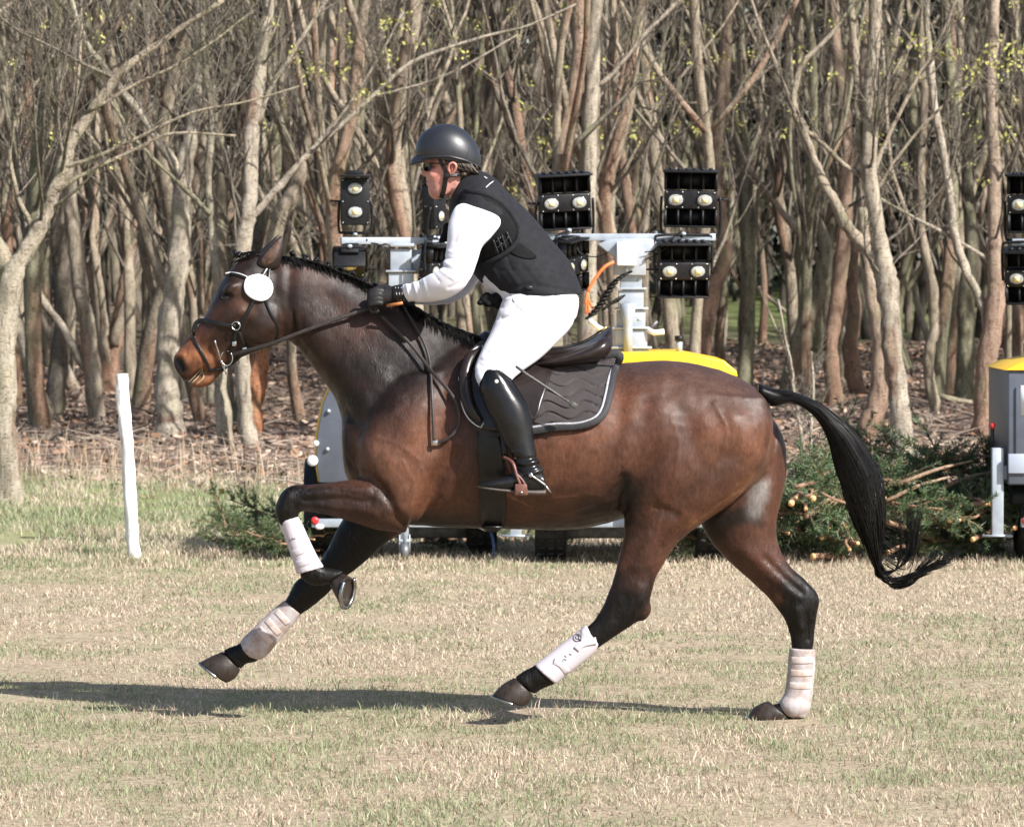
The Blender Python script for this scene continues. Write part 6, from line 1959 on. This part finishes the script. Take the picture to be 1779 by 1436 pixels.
t4, B4 = leg_boot('mud stained boot with rounded fetlock cup on the hind leg standing on the ground', [
 (1371, 1125, 1416, 1127, .044, .13), (1369, 1145, 1417, 1146, .043, .13), (1367, 1175, 1415, 1177, .042, .13), (1362, 1205, 1412, 1207, .045, .13), (1353, 1222, 1408, 1228, .050, .13), (1362, 1240, 1400, 1246, .044, .13)],
 [[(1374, 1146), (1390, 1147), (1412, 1146)], [(1373, 1168), (1390, 1169), (1411, 1168)], [(1371, 1190), (1390, 1191), (1409, 1190)]], True,
 ellipsoid(W(1381, 1226, .12), (.066, .05, .05)))
mb = MB()
tt = np.linspace(0, 2 * math.pi, 17)
mb.tube(onsurf(B3, [(1003 + 7 * math.cos(q), 1107 + 6.5 * math.sin(q)) for q in tt], .002), .0013, 4, False)
mb.tube(onsurf(B3, [(1003 + 3 * math.cos(q), 1106 + 3 * math.sin(q)) for q in tt], .002), .0012, 4, False)
mb.tube(onsurf(B3, [(1005, 1109), (1009, 1112), (1012, 1114)], .002), .002, 4)
for a_, b_ in (((1003, 1121), (1005, 1126)), ((1000, 1127), (1003, 1130)), ((981, 1138), (984, 1141)), ((979, 1144), (984, 1146)), ((976, 1146), (980, 1150)), ((989, 1135), (993, 1137))):
    mb.tube(onsurf(B3, [a_, b_], .002), .0011, 4)
mb.build('emblem', MARK, t3)
mb = MB()
for a_, b_ in (((488, 928), (492, 932)), ((490, 933), (494, 931)), ((502, 936), (503, 941)), ((507, 934), (510, 937)), ((511, 934), (513, 936))):
    mb.tube(onsurf(B1, [a_, b_], .002), .0012, 4)
mb.build('emblem', MARK, t1)
# ================================================================== the rider
person = empty('person', (0, 0, 0), 'rider in black helmet, black vest and white breeches leaning forward over the horse neck', 'person', None)
SKIN, nt, b = nodes_of('skin')
at = nt.nodes.new('ShaderNodeVertexColor'); at.layer_name = 'Col'
nt.links.new(mixc(nt, 1.0, at.outputs[0], ramp(nt, noise_tex(nt, 60, 5), [(.3, (.88, .84, .83)), (.7, (1.08, 1.06, 1.06))]), 'MULTIPLY'), b.inputs['Base Color'])
b.inputs['Roughness'].default_value = .5
b.inputs['Subsurface Weight'].default_value = .08
b.inputs['Subsurface Radius'].default_value = (.01, .004, .002)
bump(nt, b, noise_tex(nt, 300, 4), .15, .001)

t_torso = [(872, 535, 1002, 520, .165, 0), (852, 512, 1001, 494, .17, 0), (835, 492, 985, 455, .165, 0), (818, 468, 962, 426, .162, 0), (803, 440, 937, 394, .168, 0),
           (789, 408, 912, 368, .18, 0), (784, 378, 886, 344, .185, 0), (784, 352, 862, 320, .15, 0), (789, 334, 846, 305, .10, 0)]
t_neck = [(786, 352, 842, 318, .075, 0), (776, 334, 824, 306, .058, 0), (768, 318, 816, 292, .056, 0), (765, 300, 812, 276, .056, 0)]
t_head = [(770, 228, 802, 228, .035, 0), (750, 238, 820, 240, .066, 0), (742, 254, 830, 258, .076, 0), (741, 270, 833, 275, .078, 0, -.1), (741, 284, 831, 288, .076, 0, -.05), (741, 294, 824, 297, .073, 0, 0),
          (741, 303, 815, 305, .069, 0, 0), (741, 312, 806, 314, .064, 0), (742, 322, 797, 323, .058, 0), (744, 332, 790, 332, .052, 0), (748, 341, 783, 340, .040, 0), (755, 347, 776, 344, .022, 0)]
face = [loft([(743, 283, 752, 283, .007, 0), (737, 290, 750, 290, .010, 0), (732, 298, 748, 297, .014, 0), (730.5, 302, 748, 303, .016, 0), (736, 306, 748, 307, .015, 0)], 3, 14),   # nose
        ellipsoid(W(742.5, 313, 0), (.007, .022, .005)), ellipsoid(W(743, 318.5, 0), (.0075, .020, .0055)),                                   # lips
        ellipsoid(W(750, 334, 0), (.014, .022, .018)),                                                                                       # chin
        ellipsoid(W(744, 279, 0), (.014, .05, .012)), ellipsoid(W(754, 301, -.046), (.024, .014, .024)), ellipsoid(W(754, 301, .046), (.024, .014, .024))]
n_arm = [(812, 352, 868, 372, .05, -.13), (792, 358, 870, 384, .066, -.185), (781, 382, 868, 394, .066, -.22), (778, 404, 853, 413, .061, -.235), (776, 424, 837, 430, .057, -.24), (773, 446, 830, 452, .055, -.25),
         (768, 464, 819, 482, .056, -.26), (757, 471, 800, 506, .053, -.255), (742, 478, 776, 519, .05, -.235), (722, 489, 744, 525, .043, -.20), (702, 494, 712, 523, .036, -.165), (697, 496, 700, 522, .034, -.15)]
n_thigh = [(880, 505, 1004, 512, .09, -.09), (868, 532, 1003, 545, .11, -.105), (861, 556, 988, 574, .108, -.13), (849, 583, 963, 600, .10, -.17), (836, 608, 935, 626, .092, -.215), (826, 632, 908, 644, .082, -.26), (825, 652, 889, 661, .070, -.305),
           (833, 674, 884, 682, .062, -.335)]
n_calf = [(833, 660, 888, 668, .060, -.32), (842, 690, 905, 694, .060, -.345), (854, 722, 914, 722, .056, -.36), (870, 760, 920, 757, .045, -.375), (888, 792, 928, 790, .038, -.385), (897, 812, 936, 812, .036, -.39)]
n_foot = [(898, 800, 940, 806, .036, -.39), (900, 818, 944, 832, .038, -.39), (886, 830, 940, 850, .036, -.39), (868, 836, 872, 850, .038, -.395), (848, 839, 850, 848, .036, -.40), (834, 842, 835, 847, .022, -.40)]
def fingers(y, dx=0, dy=0, m=1):
    """four unequal fingers curled round the rein, and a thumb pressed on top; knuckles away from the wrist"""
    out = []
    for k, (L, r) in enumerate(((.92, .0105), (1.0, .011), (.95, .0105), (.8, .009))):
        zo = 4.2 - k * 7.2
        yo = y - .004 * k * m
        P = [(664, 510 - zo), (653, 509 - zo), (645 - 2 * L, 513 - zo), (644, 521 - zo + 2 * L), (651, 524 - zo), (658, 522 - zo)]
        yy = [yo - .014 * m, yo - .018 * m, yo - .012 * m, yo + .006 * m, yo + .014 * m, yo + .016 * m]
        pts = catmull([W(a_ + dx, b_ + dy, c_) for (a_, b_), c_ in zip(P, yy)], 3)
        out.append(tube(pts, np.interp(np.linspace(0, 1, len(pts)), [0, .3, .6, 1], [r * 1.1, r, r * .95, r * .75]), 8))
    pts = catmull([W(680 + dx, 504 + dy, y + .012 * m), W(668 + dx, 499 + dy, y + .02 * m), (W(657 + dx, 501 + dy, y + .02 * m)), W(650 + dx, 505 + dy, y + .014 * m)], 3)
    out.append(tube(pts, np.linspace(.013, .009, len(pts)), 8))
    return out
def palm(y, dx=0, dy=0):
    return loft([(703 + dx, 497 + dy, 703 + dx, 520 + dy, .030, y), (690 + dx, 497 + dy, 690 + dx, 523 + dy, .030, y), (676 + dx, 499 + dy, 675 + dx, 529 + dy, .032, y), (662 + dx, 503 + dy, 660 + dx, 531 + dy, .029, y), (654 + dx, 508 + dy, 653 + dx, 530 + dy, .02, y)], 4, 18)
FD = (10, 7)   # the far arm sits a touch lower and further back
S_ = -.006
body_parts = [loft(t_torso, inf=-.012), loft(t_neck, N=24), loft(t_head, N=32)] + face
for far in (False, True):
    sh = FD if far else (0, 0)
    g = mir if far else (lambda q: q)
    body_parts += [g(loft(n_arm, inf=S_, shift=sh, N=20)), g(loft(n_thigh, inf=-.010, N=22)), g(loft(n_calf, inf=-.006, N=20)), g(loft(n_foot, inf=-.006, N=20)), g(palm(-.13, *sh))]
    body_parts += [g(q) for q in fingers(-.13, *sh)]
bm_ = fuse(body_parts, .0055, 4)
V = get_v(bm_)
def sculpt(me, V, strokes):
    for line, r, amp, side in strokes:
        Nn = get_n(me); px, py = proj(V)
        w = np.exp(-(polydist(px, py, line) / r) ** 2)
        if side: w = w * (V[:, 1] * side > 0)
        V = V + Nn * (w * amp)[:, None]
        set_v(me, V)
    return V
V = sculpt(bm_, V, [([(740, 315.5), (747, 316), (752, 317)], 1.4, -.004, 0), ([(746, 287), (754, 288)], 4, -.006, 0), ([(744, 325), (752, 326)], 3, -.004, 0),
                    ([(760, 342), (776, 336), (786, 326)], 3, .003, 0), ([(775, 345), (790, 336)], 5, -.005, 0)])
px, py = proj(V)
C = np.tile(np.array((.53, .26, .215)), (len(V), 1))
def spaint(line, r, col, s):
    global C
    w = s * np.exp(-(polydist(px, py, line) / r) ** 2)
    C = C * (1 - w[:, None]) + np.array(col) * w[:, None]
spaint([(755, 300), (762, 310)], 10, (.56, .22, .17), .6)
spaint([(734, 300)], 5, (.55, .19, .15), .7)
spaint([(741, 312), (743, 319)], 2.6, (.44, .15, .13), .6)
spaint([(750, 335), (765, 338)], 8, (.46, .21, .16), .5)
spaint([(748, 278), (760, 277)], 2.5, (.10, .06, .04), .7)
ca = bm_.color_attributes.new('Col', 'FLOAT_COLOR', 'POINT')
ca.data.foreach_set('color', np.concatenate([C, np.ones((len(C), 1))], 1).astype(np.float32).ravel())
pbody = finish('body', bm_, SKIN, person, True)
PB = bvh_of(pbody)
# ears
for s in (-1, 1):
    mb = MB()
    rim = catmull([W(782, 300, -.078), W(779, 293, -.084), W(781, 286, -.09), W(787, 283, -.094), W(792, 287, -.096), W(791, 294, -.09), (W(786, 301, -.082)), W(782, 302, -.077)], 4)
    mb.tube(rim, .0055, 8)
    mb.add(*ellipsoid(W(785.5, 293, -.077), (.013, .006, .018)))
    mb.add(*tube(catmull([W(784, 288, -.086), W(787, 292, -.088), W(785, 297, -.085)], 4), .0035, 6))
    v = np.vstack(mb.v)
    if s > 0:
        mb.v = [x * np.array((1, -1, 1)) for x in mb.v]
    mb.cols = [np.tile(np.array((.55, .24, .19, 1)), (len(x), 1)) for x in mb.v]
    mb.build('ear', SKIN, person, True, attr=True)

WHITE, nt, b = nodes_of('white stretch cloth')
nt.links.new(ramp(nt, noise_tex(nt, 20, 4), [(.3, (.65, .64, .69)), (.7, (.70, .69, .74))]), b.inputs['Base Color'])
b.inputs['Roughness'].default_value = .7
b.inputs['Sheen Weight'].default_value = .1
bump(nt, b, noise_tex(nt, 500, 3), .1, .001)
# shirt: both sleeves and the chest under the vest
sp = [loft(t_torso, inf=-.003)]
for far in (False, True):
    g = mir if far else (lambda q: q)
    sp.append(g(loft(n_arm, shift=FD if far else (0, 0), N=28)))
me = fuse(sp, .006, 4)
V = sculpt(me, get_v(me), [([(773, 448), (800, 452)], 2.2, -.004, -1), ([(772, 456), (800, 466)], 2.4, .004, -1), ([(770, 462), (795, 476)], 2.0, -.004, -1), ([(778, 436), (796, 440)], 2.2, .0025, -1),
     ([(766, 470), (790, 486)], 2.4, .003, -1), ([(752, 474), (764, 490)], 2.0, -.0025, -1), ([(826, 440), (812, 452)], 2.4, -.004, -1), ([(820, 455), (800, 462)], 2.4, .003, -1),
     ([(706, 495), (711, 523)], 1.6, .004, -1), ([(713, 493), (719, 523)], 1.6, -.003, -1), ([(719, 491), (727, 523)], 1.7, .004, -1), ([(727, 489), (737, 521)], 1.7, -.0025, -1), ([(735, 485), (744, 516)], 2, .002, -1),
     ([(800, 380), (790, 420)], 4, -.002, -1), ([(822, 400), (806, 432)], 3, -.0025, -1), ([(780, 500), (810, 488)], 3, -.003, -1)])
Nn = get_n(me)
V += Nn * np.array([.0025 * noise.noise(Vector(p) * 16) for p in V])[:, None]
set_v(me, V)
finish('shirt', me, WHITE, person, True)
# breeches
bp = [loft([(878, 506, 1002, 498, .16, 0), (868, 528, 1006, 522, .175, 0), (866, 545, 1001, 548, .172, 0), (872, 566, 978, 572, .13, 0)], N=30)]
for far in (False, True):
    g = mir if far else (lambda q: q)
    bp.append(g(loft(n_thigh, N=30)))
me = fuse(bp, .007, 5)
V = sculpt(me, get_v(me), [([(846, 612), (868, 622), (890, 622)], 3, -.005, -1), ([(840, 622), (862, 632), (886, 632)], 3, .005, -1), ([(834, 634), (858, 644)], 2.6, -.005, -1), ([(930, 612), (905, 622)], 3, -.005, -1), ([(950, 598), (925, 606)], 3, .004, -1), ([(996, 556), (970, 566), (945, 566)], 3.5, -.005, -1), ([(872, 552), (896, 552), (915, 546)], 3.5, -.005, -1), ([(872, 534), (892, 522), (915, 516)], 3, -.006, -1), ([(868, 545), (890, 534)], 3, .003, -1), ([(866, 556), (892, 546)], 2.4, -.004, -1), ([(880, 520), (905, 512)], 2.6, .004, -1),
     ([(832, 655), (850, 640)], 2.6, .003, -1), ([(826, 646), (845, 634)], 2.6, -.003, -1), ([(905, 640), (885, 645)], 3, -.003, -1), ([(985, 565), (950, 590)], 3, -.003, -1), ([(990, 540), (960, 560)], 4, .002, -1), ([(830, 668), (842, 655)], 2, -.003, -1)])
Nn = get_n(me)
V += Nn * np.array([.003 * noise.noise(Vector(p) * 9) for p in V])[:, None]
set_v(me, V)
br_ = finish('breeches', me, WHITE, person, True)
BRB = bvh_of(br_)
SEAM = mat('grey white seam', (.50, .49, .53), rough=.8)
MB().tube(smooth1(onsurf(BRB, resample(catmull([(962, 508), (950, 545), (925, 580), (895, 612), (868, 642)], 6), 30), .0005), 3), .0022, 5).build('side_seam', SEAM, br_)
MB().tube(smooth1(onsurf(BRB, resample(catmull([(888, 512), (898, 530), (912, 542)], 6), 14), .0005), 2), .002, 5).build('pocket_seam', SEAM, br_)
# gloves
GLOVE = mat('dark grey glove', (.012, .0105, .011), (.024, .021, .0215), 60, .5, spec=.25, bmp=.3, bscale=200, bdist=.002)
for far in (False, True):
    g = mir if far else (lambda q: q)
    sh = FD if far else (0, 0)
    cuff = loft([(706 + sh[0], 494 + sh[1], 707 + sh[0], 525 + sh[1], .036, -.152), (696 + sh[0], 495 + sh[1], 696 + sh[0], 526 + sh[1], .036, -.145), (684 + sh[0], 497 + sh[1], 684 + sh[0], 525 + sh[1], .033, -.137)], 4, 20)
    fg = []
    for v, f in fingers(-.13, *sh):
        fg.append((v, f))
    me = fuse([g(cuff), g(palm(-.13, *sh))] + [g(q) for q in fg], .004, 2)
    V = get_v(me); set_v(me, V + get_n(me) * .003)
    gl = finish('glove', me, GLOVE, person, True)
    if not far:
        GB = bvh_of(gl)
        for x in (688, 693, 698):
            MB().tube(onsurf(GB, [(x - 1, 499), (x + 1, 510), (x + 4, 522)], .0005), .0016, 5).build('glove_ridge', PIPING, gl)
# vest
VEST, nt, b = nodes_of('black vest cloth')
nt.links.new(ramp(nt, noise_tex(nt, 40, 5), [(.3, (.011, .011, .0135)), (.7, (.018, .018, .0215))]), b.inputs['Base Color'])
b.inputs['Roughness'].default_value = .75
b.inputs['Specular IOR Level'].default_value = .15
b.inputs['Sheen Weight'].default_value = .03
bump(nt, b, noise_tex(nt, 420, 3), .25, .001)
v_torso = [(884, 520, 1012, 512, .185, 0), (862, 510, 1011, 503, .19, 0), (838, 492, 992, 458, .182, 0), (819, 470, 968, 428, .178, 0), (803, 442, 942, 395, .182, 0),
           (787, 410, 916, 366, .192, 0), (780, 378, 890, 342, .195, 0), (781, 352, 866, 316, .165, 0), (787, 334, 850, 303, .12, 0), (791, 322, 834, 296, .078, 0), (792, 318, 830, 296, .066, 0)]
me = fuse([loft(v_torso, 5, 40)], .0065, 3)
V = get_v(me)
V = sculpt(me, V, [([(880, 500), (920, 494), (960, 500), (1000, 508)], 4, -.004, 0), ([(905, 460), (930, 490)], 4, -.003, 0), ([(885, 470), (900, 492)], 4, .003, 0), ([(870, 470), (950, 470), (985, 480)], 3, -.002, 0), ([(880, 445), (890, 470)], 3, -.003, 0), ([(840, 480), (858, 505)], 5, -.005, 0), ([(858, 470), (872, 500)], 4, .004, 0)])
Nn = get_n(me)
V += Nn * np.array([.003 * noise.noise(Vector(p) * 8) + .0015 * noise.noise(Vector(p) * 22) for p in V])[:, None]
set_v(me, V)
vest = finish('vest', me, VEST, person, True)
VB = bvh_of(vest)
VPAN = mat('black mesh panel', (.005, .005, .0055), (.009, .009, .010), 90, .8, spec=.15, bmp=.4, bscale=600, bdist=.001)
v, f, e = drape(VB, [(806, 332), (838, 336), (866, 350), (888, 374), (900, 398), (897, 418), (882, 434), (862, 446), (836, 456), (822, 470), (806, 462), (800, 430), (792, 390), (795, 350)], .004, 8, 60, th=.006)
MB().add(v, f).build('side_panel', VPAN, vest, True)
edge = smooth1(onsurf(VB, resample(catmull([(806, 331), (838, 335), (868, 350), (890, 374), (902, 398), (899, 420), (882, 437), (862, 449), (840, 460)], 8), 40), .006), 3)
MB().add(*ribbon(edge, .018, .005)).build('armhole_edge', VEST, vest, True)
v, f, e = drape(VB, [(884, 436), (898, 420), (915, 430), (932, 444), (926, 450), (905, 448)], .003, 5, 40, th=.004)
MB().add(v, f).build('side_patch', VPAN, vest, True)
LACE = mat('black lace cord', (.02, .02, .022), rough=.35)
for a_, b_ in (((857, 416), (866, 440)), ((864, 412), (874, 436)), ((872, 408), (880, 432)), ((880, 402), (890, 424)), ((860, 436), (872, 422)), ((872, 428), (884, 410)), ((858, 424), (870, 412))):
    MB().tube(onsurf(VB, resample([a_, b_], 6), .010), .0028, 5).build('side_lace', LACE, vest)
MB().tube(onsurf(VB, resample([(844, 326), (850, 320), (857, 315)], 6), .004), .0026, 5).build('shoulder_piping', PIPING, vest)
MB().tube(onsurf(VB, resample([(841, 307), (846, 310)], 4), .003), .003, 5).build('shoulder_mark', PIPING, vest)
# buckles and cords hanging at the front hem, a toggle on the chest
fz = [ellipsoid(W(x, y, -.07), (r, .03, r * .8), nu=12, nv=8) for x, y, r in ((866, 516, .03), (862, 526, .026), (855, 520, .024), (848, 527, .02), (840, 520, .018), (834, 526, .014), (868, 534, .016), (846, 514, .02))]
finish('front_buckle', fuse(fz, .005, 3), VPAN, vest, True)
fz = [ellipsoid(W(x, y, -.05), (r, .025, r * .9), nu=12, nv=8) for x, y, r in ((780, 404, .03), (775, 411, .024), (770, 415, .016), (767, 418, .012), (779, 395, .024))]
finish('chest_toggle', fuse(fz, .005, 3), VPAN, vest, True)
MB().add(*ribbon(np.array([W(912, 498, -.187), W(918, 499, -.192), W(926, 500, -.192)]), .012, .003)).build('hem_label', LACE, vest)
# collar
cl = loft([(784, 346, 842, 316, .10, 0), (788, 332, 836, 302, .082, 0), (791, 320, 830, 295, .068, 0), (792, 316, 828, 293, .066, 0)], 4, 30)
MB().add(*cl).build('collar', VEST, vest, True)
# boots
BOOTL, nt, b = nodes_of('polished black boot leather')
nt.links.new(ramp(nt, noise_tex(nt, 30, 4), [(.3, (.006, .006, .0065)), (.7, (.010, .0095, .0095))]), b.inputs['Base Color'])
b.inputs['Roughness'].default_value = .22
b.inputs['Specular IOR Level'].default_value = .36
bump(nt, b, noise_tex(nt, 90, 5), .12, .002)
b_leg = [(846, 641, 872, 643, .052, -.335), (838, 650, 889, 659, .064, -.335), (832, 672, 905, 682, .066, -.345), (842, 702, 919, 706, .064, -.355), (856, 732, 925, 732, .06, -.365), (872, 762, 928, 760, .05, -.375), (889, 790, 933, 790, .043, -.385), (896, 808, 942, 812, .042, -.39), (900, 824, 946, 832, .042, -.39)]
b_foot = [(946, 824, 948, 853, .030, -.39), (925, 812, 926, 856, .038, -.39), (902, 814, 900, 854, .041, -.39), (880, 825, 879, 852, .043, -.395), (858, 831, 857, 850, .044, -.40), (840, 836, 839, 848, .036, -.40), (830, 841, 831, 847, .02, -.40)]
me = fuse([loft(b_leg, 5, 30), loft(b_foot, 5, 26)], .0055, 3)
V = sculpt(me, get_v(me), [([(894, 796), (912, 798), (932, 794)], 2.6, -.005, 0), ([(896, 804), (915, 806), (934, 800)], 2.2, .005, 0), ([(900, 812), (918, 812), (938, 806)], 2.4, -.005, 0), ([(902, 818), (920, 819), (940, 814)], 2.4, .004, 0), ([(905, 826), (920, 826), (938, 824)], 2.2, -.003, 0), ([(888, 784), (905, 786)], 2.5, .003, 0)])
nb = V[:, 2]
set_v(me, V)
boot = finish('riding_boot', me, BOOTL, person, True)
BB = bvh_of(boot)
MB().tube(smooth1(onsurf(BB, resample(catmull([(838, 682), (848, 706), (862, 738), (878, 770), (892, 796)], 6), 24), .002)), .0028, 5).build('boot_seam', BLACK_LEATHER, boot)
MB().tube(smooth1(onsurf(BB, resample(catmull([(847, 644), (858, 641), (872, 648), (888, 659)], 6), 20), .002)), .0035, 6).build('boot_rim', BROWN_LEATHER, boot)
h, d = hit(BB, 862.5, 662.5)
MB().add(*ellipsoid(h - d * .001, (.0085, .003, .0085), nu=12, nv=8)).build('boot_button', PIPING, boot, True)
SOLEM = mat('grey brown sole', (.07, .058, .05), (.11, .09, .08), 50, .6)
sole = loft([(948, 850, 948, 859, .03, -.39), (935, 850, 935, 859.5, .036, -.39), (915, 850, 914, 858, .037, -.39), (899, 850, 899, 856, .040, -.39), (875, 848, 875, 853.5, .044, -.395), (850, 845, 850, 850.5, .042, -.40), (830, 842, 830, 846.5, .02, -.40)], 4, 20)
MB().add(*sole).build('boot_sole', SOLEM, boot, True)
# spur
mb = MB()
mb.tube(smooth1(onsurf(BB, resample(catmull([(921, 824), (930, 830), (940, 837), (948, 843)], 5), 14), .005)), .0045, 6)
mb.tube([W(946, 842, -.40), W(952, 849, -.395), W(958, 855, -.39)], [.006, .005, .0045], 8)
mb.add(*ellipsoid(W(922, 825, -.437), (.010, .006, .010), nu=12, nv=8))
mb.build('spur', STEEL, boot, True)
MB().add(*strap(BB, [(902, 830), (912, 822), (924, 822), (936, 818), (944, 815)], .012, .003, .003)).build('spur_strap', BLACK_LEATHER, boot)
# far boot: the same pair, on the hidden side
fb = MB()
fb.add(*mir((get_v(me), [tuple(p.vertices) for p in me.polygons])))
fb.build('riding_boot', BOOTL, person, True)
# hair
HAIRB = mat('brown hair', (.018, .012, .008), (.06, .04, .027), 90, .45, bmp=.4, bscale=200, bdist=.002)
mb = MB()
for i in range(260):
    s = random.choice((-1, -1, 1))
    x0 = random.uniform(786, 822); y0 = 276 + (x0 - 786) * .28
    e = random.random()
    P = catmull([W(x0 - 4, y0 - 3, s * .074), W(x0 + 3, y0 + 8, s * random.uniform(.072, .088)), W(x0 + 8 + 5 * e, y0 + 16 + 3 * e, s * random.uniform(.05, .08)), W(812 + 10 * e, 300 + 8 * e, s * random.uniform(.0, .05))], 4)
    mb.tube(P, np.linspace(.004, .0022, len(P)), 4, False)
for i in range(60):
    y = random.uniform(-.06, .06)
    P = catmull([W(824, 284, y), W(829, 292, y * 1.1), W(826, 302, y), W(816, 308, y * .8)], 3)
    mb.tube(P, .004, 4, False)
for x, y, r in ((800, 292, .024), (812, 298, .028), (820, 296, .024), (806, 303, .02)):
    for s in (-1, 1):
        mb.add(*ellipsoid(W(x, y, s * .05), (r, .03, r * .8), nu=12, nv=8))
for i in range(22):
    mb.tube(catmull([W(772 + i * .5, 276, -.078), W(774 + i * .5, 282, -.083), W(778 + i * .3, 287 + random.uniform(-2, 2), -.082)], 3), .0022, 4, False)
mb.build('hair', HAIRB, person, True)
# helmet
HELM, nt, b = nodes_of('matte black helmet shell')
nt.links.new(ramp(nt, noise_tex(nt, 60, 3), [(.3, (.014, .015, .019)), (.7, (.018, .019, .024))]), b.inputs['Base Color'])
b.inputs['Roughness'].default_value = .41
b.inputs['Specular IOR Level'].default_value = .6
bump(nt, b, noise_tex(nt, 700, 3), .12, .0008)
helmet = empty('helmet', (0, 0, 0), parent=person)
h_s = [(723, 271, 834, 289, .098, 0), (721.5, 262, 836, 280, .102, 0), (723, 252, 834, 266, .103, 0), (728, 240, 828, 250, .096, 0), (736, 230, 818, 236, .082, 0), (748, 221.5, 805, 225, .060, 0), (760, 217, 793, 218.5, .036, 0), (770, 215.4, 785, 216, .015, 0)]
v, f = loft(h_s, 5, 48)
me = bpy.data.meshes.new('shell'); fast_mesh(me, v, [q for q in f if len(q) > 3 or len(v) - 1 in q])
shell = finish('helmet_shell', me, HELM, helmet, True)
hb = bvh_of(shell)
sol = shell.modifiers.new('thick', 'SOLIDIFY'); sol.thickness = .008; sol.offset = -1
# rim: rolled edge rising over the ear, and the visor
c0 = W(778, 279, 0)
rim = []
for t in np.linspace(0, 2 * math.pi, 61):
    x = 778.5 - 56.5 * math.cos(t)
    y = .104 * math.sin(t)
    z = np.interp(x, [722, 745, 780, 806, 835], [276, 272.5, 271.5, 278, 290])
    rim.append(W(x, z, -y))
MB().tube(np.array(rim), .0055, 8, False).build('helmet_rim', HELM, helmet, True)
vi, fi = [], []
n = 25
for i, t in enumerate(np.linspace(-1.15, 1.15, n)):
    xi = 779 - 56 * math.cos(t); y = .103 * math.sin(t)
    ext = 13.5 * max(0, math.cos(t * 1.3)) ** .7
    for q in np.linspace(0, 1, 5):
        x = xi - ext * q
        z = np.interp(xi, [722, 745, 780], [270, 271.5, 271.5]) + (18 * q ** 1.2) * (ext / 13.5) - 3 * math.sin(q * math.pi) * (ext / 13.5)
        vi.append(W(x, z, -y * (1 - .08 * q)))
for i in range(n - 1):
    for j in range(4):
        a_ = i * 5 + j
        fi.append((a_, a_ + 1, a_ + 6, a_ + 5))
vs = MB().add(np.array(vi), fi).build('visor', HELM, helmet, True)
sol = vs.modifiers.new('thick', 'SOLIDIFY'); sol.thickness = .005
MB().tube(smooth1(onsurf(hb, resample(catmull([(812, 242), (815, 255), (812, 270), (808, 278)], 6), 20), .001)), .0012, 5).build('shell_seam', PIPING if False else HELM, helmet)
# straps of the helmet
HS = bvh_of(pbody)
MB().add(*strap(HS, [(762, 272), (767, 284), (773, 296), (775, 302)], .014, .003, .006)).build('front_strap', BLACK_LEATHER, helmet)
MB().add(*strap(HS, [(775, 300), (773, 318), (770, 334), (766, 344)], .020, .003, .006)).build('chin_strap', BLACK_LEATHER, helmet)
MB().add(*strap(HS, [(774, 305), (782, 304), (792, 304), (802, 302)], .016, .003, .008)).build('neck_strap', BLACK_LEATHER, helmet)
h, d = hit(HS, 776, 305)
MB().box(h - d * .008, (.022, .008, .022)).build('strap_buckle', BLACK_LEATHER, helmet, False, .003)
h, d = hit(HS, 788, 304)
MB().box(h - d * .012, (.03, .006, .012)).build('strap_adjuster', mat('grey plastic clip', (.12, .12, .13), rough=.3), helmet, False, .002)
# sunglasses
GL = mat('dark lens', (.008, .007, .006), rough=.22, spec=.35)
sg = empty('sunglasses', (0, 0, 0), parent=person)
for s in (-1, 1):
    q = catmull([(738, 284), (747, 283), (749, 288), (746, 297), (740, 297), (737, 291)], 4, True)
    vv = [W(x, z, s * (.022 + (x - 737) * .0042)) for x, z in q]
    n = len(vv)
    mb = MB(); mb.add(np.vstack([vv, np.array(vv) + np.array((-.004, s * .003, 0))]), [tuple(range(n)), tuple(range(2 * n - 1, n - 1, -1))] + [(i, (i + 1) % n, n + (i + 1) % n, n + i) for i in range(n)])
    mb.build('lens', GL, sg, False)
    MB().tube(catmull([W(747, 284, s * .066), W(760, 284, s * .083), W(775, 286, s * .086), W(784, 289, s * .084)], 4), .003, 6).build('temple_arm', GL, sg, True)
MB().tube(catmull([W(738, 285, -.03), W(736.5, 286, 0), W(738, 285, .03)], 4), .003, 6).build('nose_bridge', GL, sg, True)
# riding whip in the near hand, lying along the thigh over the pad
whip = empty('riding_whip', (0, 0, 0), 'short grey riding whip held along the thigh over the saddle pad', 'whip')
WH = mat('grey woven whip', (.05, .05, .045), (.10, .10, .09), 90, .5)
MB().tube([W(896, 636, -.395), W(915, 650, -.40), W(958, 678, -.405), W(996, 703, -.41)], [.006, .006, .005, .0045], 8).build('whip_shaft', WH, whip, True)
MB().add(*ribbon(np.array([W(990, 699, -.41), W(996, 703, -.41), W(1003, 707, -.41)]), .022, .004)).build('whip_tip', WH, whip)
MB().tube([W(672, 531, -.165), W(690, 528, -.175), W(700, 526, -.18)], .007, 8).build('whip_handle', mat('orange brown grip', (.38, .14, .04), rough=.45), whip, True)
